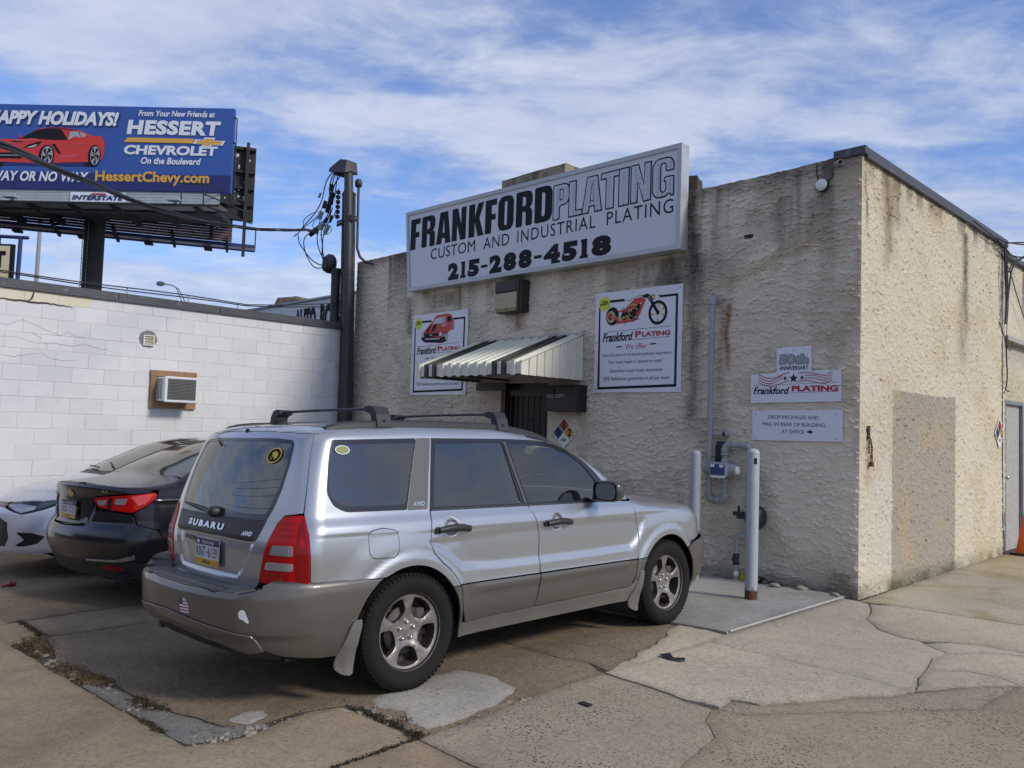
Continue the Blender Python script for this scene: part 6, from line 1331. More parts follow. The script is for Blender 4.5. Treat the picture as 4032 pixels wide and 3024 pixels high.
# body side: quarter, cant rail and windscreen pillar in one pressing
dlo = [(-.455, 1.38), (-.43, 1.402), (.139, 1.417), (.262, 1.421), (.88, 1.425), (1.20, 1.420), (1.345, 1.408), (1.50, 1.362), (1.62, 1.295), (1.745, 1.195), (1.845, 1.09), (1.90, 1.015)]
qg = rounded([(-.478, 1.375), (-.44, 1.402), (.150, 1.419), (.006, 1.008), (-.405, 1.014), (-.487, 1.052), (-.528, 1.12)], .025, 4)
arcr = arc(0, .33, .375, 119, 37, 26)
outline = [(-.642, 1.34), (-.657, 1.16), (-.666, 1.012), (-.634, .91), (-.624, .805), (-.620, .670), (-.45, .665), (-.19, .659)] + arcr[1:] + [(.352, .556), (.330, .592), (.275, .648), (.205, .702), (.150, .760), (.128, .825), (.140, .90), (.163, 1.005)] + [(.26, 1.421)] + dlo[4:] + [(1.97, .992), (2.06, .992)] + rr_[::-1]
bs = panel('body_side', sh, outline, 'silver', CAR, holes=[rounded([(-.293, .910), (-.20, .925), (-.109, .909), (-.092, .875), (-.094, .783), (-.125, .755), (-.262, .759), (-.292, .789)], .03, 4), qg], g=.016, both=True)
panel('fuel_door', sh, rounded([(-.288, .905), (-.20, .920), (-.112, .904), (-.097, .873), (-.099, .787), (-.128, .760), (-.260, .764), (-.287, .792)], .03, 4), 'silver', bs[0], g=.02)
# C pillar and quarter glass
panel('quarter_window', sh, qg, 'tint', CAR, off=-.003, ret=0, both=True)
fq = rounded([(-.478, 1.375), (-.44, 1.402), (.150, 1.419), (.006, 1.008), (-.405, 1.014), (-.487, 1.052), (-.528, 1.12)], .025, 4); gi = [(s_*.94-.012, (z_-1.21)*.86+1.212) for s_, z_ in fq]
panel('window_seal', sh, fq, 'gloss', CAR, holes=[gi], off=-.0015, ret=.004, both=True, g=.05)
panel('rear_pillar', sh, [(.002, 1.006), (.148, 1.006), (.253, 1.421), (.147, 1.418)], mat('taupe_pillar', (.10, .095, .085), .35, coat=.5), CAR, off=.001, g=.04, both=True)
m = MB(); chart_text(m, 'AWD', sh, .040, 1.026, .132, 1.052, .004, bold=.05, shear=.3); m.build('badge', M['chrome'], CAR)
def door(nm, ol, cl, glass, frame_hole, h_at, mt_gl):
    d = panel(nm, sh, ol, 'silver', CAR, g=.016, both=True)
    for o, sg in zip(d, (1, -1)):
        m = MB(); s0, z0 = h_at; P = [(s0-.118, z0-.010), (s0-.06, z0), (s0, z0+.002), (s0+.06, z0-.002), (s0+.118, z0-.012)]
        W_ = [sh.wall(np.array([a]), np.array([b]))[0] for a, b in P]; N_ = [.020, .038, .044, .038, .020]
        for z_off in (0,):
            m.tube([(sg*(w[0]+q), w[1], w[2]) for w, q in zip(W_, N_)], [.017, .021, .022, .021, .017], 12)
        m.tube([(sg*(W_[0][0]-.005), W_[0][1], W_[0][2]), (sg*(W_[0][0]+.02), W_[0][1], W_[0][2])], .02, 12); m.tube([(sg*(W_[-1][0]-.005), W_[-1][1], W_[-1][2]), (sg*(W_[-1][0]+.02), W_[-1][1], W_[-1][2])], .02, 12)
        m.build('handle', M['plastic'], o)
    c = panel('door_cladding', sh, cl, 'clad', CAR, g=.018, off=.006, both=True)
    return d
_W0 = FOR.W
FOR.W = lambda y, z: _W0(y, z) - .016*(1 - sstep(np.sqrt((y-.305)**2 + ((z-.895)*1.0)**2), .032, .060)) - .016*(1 - sstep(np.sqrt((y-1.238)**2 + (z-.878)**2), .032, .060))
D1 = door('rear_door', [(.172, .998), (.98, .990), (1.058, .813), (1.060, .556), (.360, .560), (.337, .597), (.282, .655), (.213, .709), (.158, .765), (.136, .825), (.149, .90)], [(.366, .551), (1.056, .546), (1.045, .394), (1.030, .338), (.428, .328), (.392, .39), (.372, .48)], None, None, (.305, .895), 'tint')
D2 = door('front_door', [(.990, .990), (1.90, .982), (2.078, .975), (2.088, .90), (2.143, .76), (2.138, .707), (2.118, .552), (1.072, .557), (1.068, .813)], [(1.069, .546), (2.110, .542), (2.094, .44), (2.055, .354), (1.040, .339), (1.058, .394)], None, None, (1.238, .878), 'clear')
FOR.W = _W0
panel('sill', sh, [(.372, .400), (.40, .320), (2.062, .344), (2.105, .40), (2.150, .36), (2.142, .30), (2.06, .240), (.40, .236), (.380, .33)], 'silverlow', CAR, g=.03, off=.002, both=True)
panel('quarter_cladding', sh, [(.303, .549), (.354, .549), (.376, .45), (.392, .33), (.376, .328), (.372, .38), (.355, .452), (.335, .50)], 'clad', CAR, g=.02, off=.003, both=True)
panel('fender_cladding', sh, [(2.126, .543), (2.222, .548), (2.196, .51), (2.165, .43), (2.152, .37), (2.12, .41), (2.085, .375), (2.102, .44)], 'clad', CAR, g=.02, off=.003, both=True)
# side glass and black frames
g1 = rounded([(.292, 1.392), (.858, 1.400), (.930, 1.008), (.196, 1.018)], .015, 3)
g2 = rounded([(.905, 1.398), (1.20, 1.394), (1.335, 1.382), (1.49, 1.333), (1.62, 1.255), (1.715, 1.155), (1.762, 1.055), (1.752, 1.006), (1.000, 1.012)], .02, 3)
fo = [(.166, 1.0), (.263, 1.419), (.88, 1.423), (1.20, 1.418), (1.345, 1.406), (1.50, 1.360), (1.62, 1.293), (1.742, 1.193), (1.842, 1.088), (1.905, .985), (1.0, .996)]
panel('window_frame', sh, fo, 'gloss', CAR, holes=[g1, g2], off=-.002, g=.03, both=True)
for s_, z_ in (((.872, 1.41), (.952, 1.01)),): pass
panel('door_gap', sh, [(.868, 1.404), (.886, 1.404), (.978, 1.005), (.960, 1.005)], mat('taupe_trim', (.075, .07, .065), .35, coat=.4), CAR, off=.002, ret=.003, g=.04, both=True)
panel('side_window', sh, g1, 'tint', CAR, off=-.008, ret=0, both=True, label='dark tinted rear side window'); panel('side_window', sh, g2, 'clear', CAR, off=-.008, ret=0, both=True, label='clear greenish front side window')
panel('belt_moulding', sh, [(.17, 1.004), (1.90, .990), (1.90, .982), (.17, .995)], 'plastic', CAR, off=.004, ret=.004, g=.05, both=True)
# front wing, bonnet, lamps
rf = rimS(2.10, 3.02, 26); arcf = arc(2.525, .33, .375, 143, 42, 26)
panel('front_wing', sh, [(2.086, .982), (2.096, .90), (2.151, .76), (2.147, .707), (2.126, .550), (2.222, .556)] + arcf[1:] + [(2.904, .630), (3.02, .648), (3.090, .658), (3.068, .775), (3.025, .838)] + rf[::-1], 'silver', CAR, g=.018, both=True)
hl = [(3.033, .836), (3.076, .775), (3.097, .660), (3.30, .668), (3.56, .690), (3.62, .775), (3.45, .812), (3.2, .835)]
h_ = panel('headlamp', sh, hl, 'headl', CAR, off=-.002, g=.03, both=True)
for o in panel('indicator', sh, [(3.050, .80), (3.078, .77), (3.096, .690), (3.13, .690), (3.13, .80)], 'lampamb', h_[0], off=.001, ret=0): pass
panel('bumper_front', sb, mirf(sb, [(2.806, .570), (2.87, .470), (2.90, .36), (2.91, .27), (3.1, .20), (3.5, .19), (sb.sf, .19)])[:7] + [(sb.sf, .655), (3.4, .655), (3.09, .650), (3.0, .640), (2.905, .624)], 'clad', CAR, g=.03, both=True)
panel('bumper_top', sb, [(0, 3.28), (.62, 3.12), (.74, 2.98), (.80, 2.95), (.83, 3.0), (.78, 3.12), (.66, 3.24), (.3, 3.40), (0, 3.42)], 'clad', CAR, chart='t', g=.03, ret=0, both=True)
panel('grille', sh, mirf(sh, [(3.62, .675), (3.8, .665), (sh.sf, .665)])[:3] + [(sh.sf, .80), (3.8, .795), (3.64, .775)], 'plastic', CAR, off=-.01, g=.04, both=True)
fr_ = sh.rim(np.linspace(2.14, sh.sf, 50)); hood = [(x_, y_) for z_, x_, y_ in fr_]
hood = [(max(x_-.002, 0), y_) for x_, y_ in hood]
panel('bonnet', sh, [(0, 2.20), (.30, 2.19), (.55, 2.15), (.66, 2.10)] + hood, 'silver', CAR, chart='t', g=.04, both=True)
panel('cowl', sh, [(0, 2.195), (.30, 2.185), (.55, 2.145), (.70, 2.10), (.74, 2.06), (.64, 1.98), (.40, 2.04), (0, 2.07)], 'plastic', CAR, chart='t', off=-.004, g=.05, ret=0, both=True)
wr = sh.rim(np.linspace(1.12, 2.02, 30)); wsx = [(x_-.030, y_) for z_, x_, y_ in wr]
ws = wsx + [(.40, 2.055), (0, 2.085)] + [(0, 1.16), (.35, 1.15)]
panel('windscreen', sh, ws, 'clear', CAR, chart='t', off=-.006, ret=0, g=.05, both=True)
panel('windscreen_seal', sh, [(x_+.002, y_) for x_, y_ in [(a+.026, b) for a, b in wsx]] + wsx[::-1], 'gloss', CAR, chart='t', off=-.002, ret=0, g=.06, both=True)
rfp = sh.rim(np.concatenate([np.linspace(sc, -.64, 26), np.linspace(-.62, 1.12, 50)])); ro = [(max(x_-.003, 0), y_+(.006 if y_ < -.45 else 0)) for z_, x_, y_ in rfp]
panel('roof', sh, ro + [(.35, 1.15), (0, 1.16)], 'silver', CAR, chart='t', g=.045, both=True)
panel('headlining', sh, [(0, -.50), (.30, -.49), (.50, -.44)] + [(a-.02, b) for a, b in ro if b > -.38] + [(.35, 1.15), (0, 1.16)], 'inner', CAR, chart='t', off=-.035, g=.09, ret=0, both=True)
# tailgate
tg_r = rimS(sc, -.612, 30)
half = [(-.648, 1.34), (-.663, 1.16), (-.674, 1.018), (-.80, 1.003), (-.853, .957), (-.893, .882), (-.937, .741), (-.962, .645), (-1.02, .595), (-1.153, .572), (-1.3, .565), (sc, .560)]
tgo = half + [(2*sc-a, b) for a, b in half[-2::-1]] + [(2*sc-a, b) for a, b in tg_r[::-1]][0:] + tg_r[1:]
glh = [(sc, 1.412), (-1.139, 1.408), (-.93, 1.395), (-.872, 1.37), (-.856, 1.263), (-.873, 1.137), (-.915, 1.03), (-.958, .968), (-1.003, .862), (-1.065, .853), (-1.34, .862), (sc, .866)]
hole = rounded(glh[1:-1] + [(2*sc-a, b) for a, b in glh[-2:0:-1]], .02, 3)
TG = panel('tailgate', sh, tgo, 'silver', CAR, holes=[hole], g=.018)[0]
gg = rounded(glh[1:8] + [(2*sc-a, b) for a, b in glh[7:0:-1]], .015, 3)
panel('rear_window', sh, gg, 'tint', TG, off=-.003, ret=0, g=.04)
cn = (sc, 1.20); gin = [((s_-cn[0])*.93+cn[0], (z_-cn[1])*.90+cn[1]+.004) for s_, z_ in gg]
panel('window_border', sh, gg, 'gloss', TG, holes=[gin], off=-.0018, ret=0, g=.05)
gn = rounded([(-.962, .966), (-1.006, .864), (-1.065, .855), (-1.34, .864), (sc, .868)] [0:4] + [(2*sc+1.34, .864), (2*sc+1.065, .855), (2*sc+1.006, .864), (2*sc+.962, .966)], .012, 3)
panel('tailgate_garnish', sh, gn, mat('garnish_plastic', (.032, .031, .032), .48, noise=.2, nscale=6), TG, off=.004, g=.02)
m = MB(); chart_text(m, 'SUBARU', sh, -1.79, .892, -1.325, .928, .0085, bold=.045, spacing=1.35); m.build('badge', M['chrome'], TG); m = MB(); chart_text(m, 'AWD', sh, -1.135, .880, -1.040, .903, .0085, bold=.05, shear=.3); m.build('badge', M['chrome'], TG)
m = MB(); chart_text(m, 'FO ESTER', sh, -1.835, .812, -1.655, .834, .003, bold=.04, slope=-.02); m.build('badge', M['plastic'], TG)
decal('scuffs', sh, [(-1.86, .76), (-1.80, .80), (-1.75, .74), (-1.72, .68), (-1.82, .67)], paint('scuffed_silver', (.58, .60, .62), metal=.5), TG, off=.0008)
P0 = sh.wall(np.array([sc+.03]), np.array([.765]))[0]; tl_ = math.radians(2)
plate(CAR, lambda u, v, d=0: (.035+u, P0[1]-.012-d + math.sin(tl_)*v*0, .762+v), .305, .152, 'KNT-6139')
# window lettering, stickers, wiper
def ring_dec(par, s0, z0, ro_, ri_, mt, off):
    A = ell(s0, z0, ro_, ro_, 28); B = ell(s0, z0, ri_, ri_, 28); m = MB(); Q = np.array(A+B); P = sh.wall(Q[:, 0], Q[:, 1]); P = P + sh.normal(P)*off; m.add(P.tolist(), [(i, (i+1) % 28, 28+(i+1) % 28, 28+i) for i in range(28)]); m.build('sticker', M[mt], par)
stk = decal('sticker', sh, ell(-1.080, 1.312, .058, .040, 24), 'ink', TG, off=.002)[0]
M['stky'] = mat('sticker_yellow', (.55, .42, .03), .5)
A = ell(-1.080, 1.312, .062, .043, 28); B = ell(-1.080, 1.312, .053, .036, 28); m = MB(); Q = np.array(A+B); P = sh.wall(Q[:, 0], Q[:, 1]); P = P + sh.normal(P)*.003; m.add(P.tolist(), [(i, (i+1) % 28, 28+(i+1) % 28, 28+i) for i in range(28)])
for pts in ([(-1.105, 1.325), (-1.085, 1.335), (-1.06, 1.33), (-1.048, 1.315), (-1.055, 1.295), (-1.075, 1.290), (-1.07, 1.302), (-1.085, 1.300), (-1.095, 1.312)], [(-1.108, 1.305), (-1.10, 1.292), (-1.09, 1.284), (-1.098, 1.30)]):
    V2, F2 = cdt_fill(pts, [], 9); P = sh.wall(V2[:, 0], V2[:, 1]); P = P + sh.normal(P)*.0032; m.add(P.tolist(), [tuple(int(i) for i in f) for f in F2])
m.build('sticker_print', M['stky'], TG)
decal('sticker', sh, ell(-.378, 1.347, .047, .025, 22), 'platew', CAR, off=.003); decal('sticker', sh, ell(-.378, 1.347, .040, .020, 22), mat('olive_print', (.22, .24, .07), .5), CAR, off=.0045)
W_ = sh.wall(np.array([-1.47, -1.55, -1.75, -1.93]), np.array([.985, .992, 1.005, 1.012])); m = MB(); m.lathe(tuple(W_[0]), (0, -1, .15), [(.032, -.01), (.032, .03), (.02, .045), (0, .047)], 18); m.tube([tuple(w + np.array([0, -.04+.008*i, 0])) for i, w in enumerate(W_)], [.014, .010, .008, .006], 8); W2 = sh.wall(np.linspace(-1.96, -1.62, 6), np.linspace(1.012, .985, 6)); m.tube([tuple(w + np.array([0, -.014, 0])) for w in W2], .006, 6); m.build('wiper', M['plastic'], TG)
W_ = sh.wall(np.array([sc]), np.array([1.45]))[0]; m = MB(); m.lathe((0, W_[1]-.0, 1.45), (0, -1, .3), [(.014, -.005), (.013, .008), (0, .012)], 12); m.build('washer_jet', M['ink'], TG)
# tail lamps
lo = rounded([(-.668, 1.006), (-.638, .91), (-.628, .805), (-.626, .664), (-.750, .655), (-.950, .650), (-.929, .741), (-.887, .880), (-.846, .950), (-.793, .996)], .014, 3)
for o, sg in zip(panel('tail_lamp', sh, lo, 'lampred', CAR, off=.005, both=True, g=.02), (1, -1)):
    for ol in ([(-.866, .800), (-.848, .847), (-.712, .852), (-.708, .802)], [(-.900, .722), (-.889, .760), (-.706, .765), (-.707, .727)]):
        oo = ol if sg > 0 else [(2*sc-a, b) for a, b in ol]; panel('clear_lens', sh, rounded(oo, .01, 3), 'lampclr', o, off=.0075, ret=.002, g=.02)
        for k in range(9):
            s0 = (oo[0][0]*.5+oo[1][0]*.5) + (oo[2][0]-oo[1][0])*(.12+.1*k); decal('lens_rib', sh, [(s0, ol[0][1]+.006), (s0+.004, ol[0][1]+.006), (s0+.004, ol[1][1]-.006), (s0, ol[1][1]-.006)], 'greyp', o, off=.009)
    od = [(-.672, .994), (-.690, .95), (-.697, .80), (-.690, .670), (-.632, .672), (-.634, .805), (-.645, .91)]
    panel('dark_lens', sh, od if sg > 0 else [(2*sc-a, b) for a, b in od], 'lampred2', o, off=.0065, ret=0, g=.03)
    for zz_ in (.90, .93, .96): decal('lens_rib', sh, [((a if sg > 0 else 2*sc-a), b) for a, b in [(-.80, zz_), (-.71, zz_), (-.71, zz_+.003), (-.80, zz_+.003)]], 'lampred2', o, off=.0065)
# rear bumper
bo = [(-.190, .654), (-.187, .655)] + arc(0, .33, .378, 121, 185, 20)[1:] + [(-.380, .27), (-.56, .278), (-.76, .30), (-.86, .335), (-.905, .418), (-1.10, .444), (-1.35, .468), (sb.sc, .478)]
top_ = [(s_, z_) for s_, (z_, _, _) in zip(np.linspace(sb.sc, -.45, 60), sb.rim(np.linspace(sb.sc, -.45, 60), z0=.45))]
BR = panel('bumper_rear', sb, bo + top_ + [(-.30, .662)], 'clad', CAR, g=.02, both=True, off=.002)
panel('bumper_lip', sb, [(-.858, .332), (-.90, .413), (-1.10, .438), (-1.35, .462), (sb.sc, .472), (sb.sc, .395), (-1.35, .380), (-1.1, .355), (-.93, .318)], 'clad', CAR, g=.02, off=.012, both=True)
panel('bumper_valance', sb, [(-.56, .28), (-.76, .30), (-.93, .32), (-1.1, .355), (sb.sc, .39), (sb.sc, .29), (-1.1, .27), (-.7, .245)], 'plastic', CAR, g=.04, off=-.03, ret=0, both=True)
rb_ = sb.rim(np.linspace(sb.sc, -.20, 50), z0=.45); outer = [(x_-.001, y_+.001) for z_, x_, y_ in rb_]
inner = [(0, -.74), (.55, -.70), (.70, -.62), (.79, -.40), (.83, -.20)]
panel('bumper_top', sb, outer + inner[::-1], 'clad', CAR, chart='t', g=.02, ret=0, both=True, off=.002)
pad_o = [(x_, y_+.016) for x_, y_ in outer if x_ < .575]; sp = [(max(x_, 0), y_) for x_, y_ in pad_o] + [(.60, pad_o[-1][1]+.02), (.575, -.77), (.4, -.80), (0, -.815)]
sp2 = sp + [(-a, b) for a, b in sp[::-1] if a > 0]
SPp = panel('step_pad', sb, sp2, mat('step_pad_plastic', (.055, .058, .068), .55, noise=.2, nscale=20, bump=.001, bscale=300), CAR, chart='t', off=.006, g=.03)[0]
panel('pad_rib', sb, [(-.44, -.955), (.44, -.955), (.47, -.90), (.45, -.87), (-.45, -.87), (-.47, -.90)], 'plastic', SPp, chart='t', off=.008, ret=.002, holes=[[(-.425, -.945), (.425, -.945), (.45, -.902), (.435, -.88), (-.435, -.88), (-.45, -.902)]], g=.05, d=.01)
# flag sticker and scrape
decal('flag_sticker', sb, [(-1.402, .551), (-1.352, .556), (-1.335, .548), (-1.318, .542), (-1.305, .52), (-1.303, .482), (-1.392, .478)], 'poster', BR[0], off=.0035)
decal('flag_stripes', sb, [(-1.402, .551), (-1.365, .554), (-1.362, .520), (-1.40, .518)], 'haz_blue', BR[0], off=.0045)
for k in range(4):
    z_ = .485 + k*.016; decal('flag_stripes', sb, [(-1.395, z_), (-1.306, z_+.004), (-1.306, z_+.011), (-1.395, z_+.007)] if k < 2 else [(-1.358, z_), (-1.312, z_+.004), (-1.312, z_+.011), (-1.358, z_+.007)], 'red', BR[0], off=.0045)
decal('paint_chip', sb, smoothc([(-.955, .53), (-.94, .545), (-.925, .538), (-.917, .515), (-.905, .48), (-.915, .475), (-.93, .49), (-.955, .50)], 1), 'platew', BR[0], off=.0035)
decal('reflector', sb, [(2*sb.sc+.86, .60), (2*sb.sc+.70, .615), (2*sb.sc+.70, .635), (2*sb.sc+.86, .622)], 'lampred2', BR[1], off=.003)
# mud flaps
for ol in ([(-.330, .455), (-.362, .452), (-.392, .438), (-.425, .34), (-.452, .245), (-.448, .20), (-.40, .165), (-.345, .150), (-.338, .20), (-.345, .33)], [(2.180, .463), (2.160, .460), (2.143, .445), (2.110, .34), (2.075, .255), (2.09, .20), (2.14, .165), (2.190, .150), (2.196, .20), (2.186, .33)]):
    panel('mud_flap', sh, smoothc(ol, 1), 'silverlow', CAR, off=.012, ret=.012, both=True, g=.03)
# under-shell, wheel wells and floor, all dark
panel('inner_shell', sh, [(sc, .33), (-.50, .33), (-.44, .33)] + arc(0, .33, .43, 180, 0, 20) + [(.44, .27), (2.08, .27)] + arc(2.525, .33, .43, 180, 0, 20) + [(3.0, .3), (sh.sf, .3), (sh.sf, .66), (3.4, .66), (3.0, .66), (2.9, .80), (2.1, .93), (1.9, .975), (.16, .985), (-.4, .985), (-.6, .96), (-.86, .95), (-1.0, .86), (sc, .86)], 'dark', CAR, off=-.030, ret=0, g=.10, both=True)
m = MB()
for c in (0., 2.525):
    for sg in (1, -1):
        P = [(c+.385*math.cos(a), .33+.385*math.sin(a)) for a in np.linspace(-.35, math.pi+.35, 24)]; m.add([(sg*.765, y_, z_) for y_, z_ in P] + [(sg*.50, y_, z_) for y_, z_ in P], [(i, i+1, 25+i-1, 24+i) for i in range(23)], 0, True)
        m.add([(sg*.50, y_, z_) for y_, z_ in P], [tuple(range(24))])
m.build('wheel_well', M['dark'], CAR)
m = MB(); m.box((-.74, -.70, .27), (.74, 3.1, .31)); m.tube([(-.3, 0, .33), (.3, 0, .33)], .05, 10); m.tube([(-.75, 0, .33), (.75, 0, .33)], .03, 10); m.tube([(-.75, 2.525, .33), (.75, 2.525, .33)], .03, 10); m.build('underbody', M['dark'], CAR)
m = MB(); m.tube([(-.50, -.60, .29), (-.50, -.84, .285)], .026, 14); m.build('exhaust_pipe', M['rimin'], CAR)
# cabin
def seat(x0, y0):
    m = MB(); m.box((x0-.24, y0, .55), (x0+.24, y0+.48, .70), bev=.05); m.add(*[([(x0+sx*.23, y0+dy, z_) for sx in (-1, 1) for dy, z_ in ((-.02, .62), (.12, .62), (-.20, 1.20), (-.10, 1.20))]), [(0, 1, 3, 2), (4, 6, 7, 5), (0, 4, 5, 1), (1, 5, 7, 3), (3, 7, 6, 2), (2, 6, 4, 0)]]); m.box((x0-.13, y0-.24, 1.20), (x0+.13, y0-.13, 1.38), bev=.03); m.build('seat', M['seat'], CAR)
for x_ in (-.36, .36): seat(x_, 1.0)
m = MB(); m.box((-.66, .10, .55), (.66, .55, .70), bev=.04); m.box((-.66, .02, .65), (.66, .14, 1.12), bev=.04); m.build('rear_bench', M['seat'], CAR)
m = MB(); m.box((-.72, 1.62, .55), (.72, 2.03, .965), bev=.06); m.build('dashboard', M['inner'], CAR)
m = MB(); th_ = np.linspace(0, 2*math.pi, 25); m.tube([(-.36+.185*math.cos(t), 1.50-.08*math.sin(t), .98+.165*math.sin(t)) for t in th_], .014, 8, cap=False); m.tube([(-.36-.17, 1.5, .97), (-.36+.17, 1.5, .97)], .018, 6); m.build('steering_wheel', M['inner'], CAR)
m = MB(); m.box((-.10, 1.22, 1.33), (.10, 1.25, 1.39), bev=.01); m.build('cabin_mirror', M['inner'], CAR)
# door mirrors
for sg in (1, -1):
    o0 = (sg*.985, 1.64, 1.072); m = MB(); n = 10; V = []; F = []
    prof = [(-.060, .096, .066), (-.05, .108, .074), (-.02, .110, .075), (.02, .100, .070), (.055, .070, .050), (.072, .02, .016)]
    for j, (dy, ax_, az_) in enumerate(prof):
        for k in range(20):
            a = 2*math.pi*k/20; c_, s_ = math.cos(a), math.sin(a); V.append((o0[0] + sg*ax_*np.sign(c_)*abs(c_)**.6, o0[1] + dy + sg*c_*sg*.01, o0[2] + az_*np.sign(s_)*abs(s_)**.6))
    F = [(j*20+k, j*20+(k+1) % 20, (j+1)*20+(k+1) % 20, (j+1)*20+k) for j in range(5) for k in range(20)]; m.add(V, F if sg > 0 else [f[::-1] for f in F], 0, True); m.add(V[-20:], [tuple(range(20))], 0, True)
    m.box((sg*.83, 1.62, .995), (sg*.90, 1.68, 1.04), bev=.01); mo = m.build('door_mirror', mat('mirror_shell', (.045, .045, .047), .3, coat=.5) if 'mshell' not in M else M['mshell'], CAR)
    m = MB(); A = [(V[k][0]*1.0, o0[1]-.056, V[k][2]) for k in range(20)]; m.add([(o0[0]+(a-o0[0])*.92, b, o0[2]+(c-o0[2])*.90) for a, b, c in A], [tuple(range(20))]); m.build('mirror_glass', M['chrome'], mo)
# roof rails and bars
for sg in (1, -1):
    m = MB(); ys = np.concatenate([[-.43, -.40, -.34, -.25], np.linspace(-.1, 1.1, 10), [1.22, 1.33, 1.40, 1.44]]); zt = [float(sh.top(np.array([.600]), np.array([y_]))[0, 2]) for y_ in ys]
    hh = [.004, .018, .028, .034] + [.034]*10 + [.032, .024, .013, .003]; V = []; 
    for y_, z_, h2_ in zip(ys, zt, hh):
        for u, v in ((-.026, 0), (-.024, .8), (-.012, 1.), (.012, 1.), (.024, .8), (.028, 0)): V.append((sg*(.600+u), y_, z_-.012+v*(h2_+.012)))
    n = len(ys); F = [(i*6+k, i*6+k+1, (i+1)*6+k+1, (i+1)*6+k) for i in range(n-1) for k in range(5)]; m.add(V, F if sg < 0 else [f[::-1] for f in F], 0, True); m.build('roof_rail', M['plastic'], CAR)
for yb in (-.045, .93):
    e = bpy.data.objects.new('crossbar', None); COL.objects.link(e); e.parent = CAR; ORG[e.name] = (0, 0, 0)
    zc_ = 1.588; m = MB(); P = [(x_, yb, zc_ + .004*(1-(x_/.5)**2)) for x_ in np.linspace(-.53, .53, 13)]
    V = []
    for x_, y_, z_ in P:
        for u, v in ((-.036, 0), (-.02, .009), (.01, .011), (.034, .003), (.034, -.003), (.0, -.007)): V.append((x_, y_+u, z_+v))
    m.add(V, [(i*6+k, i*6+(k+1) % 6, (i+1)*6+(k+1) % 6, (i+1)*6+k) for i in range(12) for k in range(6)], 0, True); m.build('bar', M['plastic'], e)
    for sg in (1, -1):
        m = MB(); zr = float(sh.top(np.array([.60]), np.array([yb]))[0, 2]); A = [(.50, zc_-.012), (.50, zc_+.014), (.545, zc_+.020), (.590, zc_+.010), (.622, zc_-.03), (.640, zr-.005), (.636, zr-.028), (.575, zr+.02), (.565, zc_-.03)]
        k = len(A); w1 = .050; w2 = .038; V = [(sg*x_, yb-w_, z_) for w_ in (w1,) for x_, z_ in A] + [(sg*x_, yb+w1, z_) for x_, z_ in A]; F = [(i, (i+1) % k, k+(i+1) % k, k+i) for i in range(k)] + [tuple(range(k))[::-1], tuple(range(k, 2*k))]; m.add(V, F if sg > 0 else [f[::-1] for f in F]); m.build('bar_foot', M['plastic'], e)
        m = MB(); m.lathe((sg*.633, yb, zr+.030), (sg, 0, .2), [(.007, 0), (.007, .006), (0, .007)], 8); m.build('bar_lock', M['ink'], e)
# wheels
WH = None
for sg in (1, -1):
    w = tyre('wheel', CAR, (sg*.745, 0, .326), sg, .328, .205, .219); rim_star(w, (sg*.745, 0, .326), sg, .221, .205)
    w2 = copy_tree(w, CAR)
    for ch in w2.children: ch.location = (0, 2.555, 0)
    for ch in w.children: ch.location = (0, .03, 0)
# ---------------------------------------------------------------- the two sedans
def sedan_shape(wz_, rc_, zc_, dr_, ft_, pt_, rr=.16, rf=.22, rt=.06, curv=.22, fcurv=.34, nose=3.5, feats=()):
    wz = pch(*wz_); rc = pch(*rc_); zc = pch(*zc_); dr = pch(*dr_); ft = pch(*ft_); pt = pch(*pt_)
    def D(y, z):
        d = 0*y*z
        for f_ in feats: d = d + f_(y, z)
        return d
    return Shape(lambda y, z: wz(z)*pt(y) + D(y, z), lambda x, z: rc(z) + curv*(x/.85)**2.3, lambda x, z: ft(z) - fcurv*(x/.85)**2.2, lambda x, y: zc(y) - dr(y)*(x/.75)**2, rr=rr, rf=rf, rt=rt, a=.5, yi=-.62, yj=nose-.62)
def sweep(y0, z0, y1, z1, w, a): return lambda y, z: a*np.exp(-(((z - z0 - (z1-z0)*(y-y0)/(y1-y0)))/w)**2)
M['blackp'] = paint('black_paint', (.008, .008, .012), metal=.0, rough=.22, coat=.25, dirtc=(.03, .028, .025), dlo=.68, dhi=1.0)
M['white2'] = paint('pale_silver_paint', (.52, .55, .61), metal=.55, rough=.36, low=.10)
M['clear2'] = glass_mat('sedan_glass', (.42, .50, .50), dust=.03, ior=2.0)
def sedan(root, S, body, arch_y, wr, P, wheel_x, front=True, mat_g='clear2'):
    """shared panels for a three-box car; P holds its own outlines"""
    ar = .33 if False else wr + .045
    rim_all = S.rim(np.linspace(S.sc, S.sf, 200)); rs = np.linspace(S.sc, S.sf, 200)
    R_ = lambda a, b, n=40: [(s_, z_) for s_, (z_, _, _) in zip(np.linspace(a, b, n), S.rim(np.linspace(a, b, n)))]
    return R_
def wells(par, ys, wr, W=.78):
    m = MB()
    for c in ys:
        for sg in (1, -1):
            Q = [(c+(wr+.05)*math.cos(a), wr+(wr+.05)*math.sin(a)) for a in np.linspace(-.3, math.pi+.3, 20)]; m.add([(sg*W, y_, z_) for y_, z_ in Q] + [(sg*.5, y_, z_) for y_, z_ in Q], [(i, i+1, 21+i, 20+i) for i in range(19)], 0, True); m.add([(sg*.5, y_, z_) for y_, z_ in Q], [tuple(range(20))])
    m.build('wheel_well', M['dark'], par)
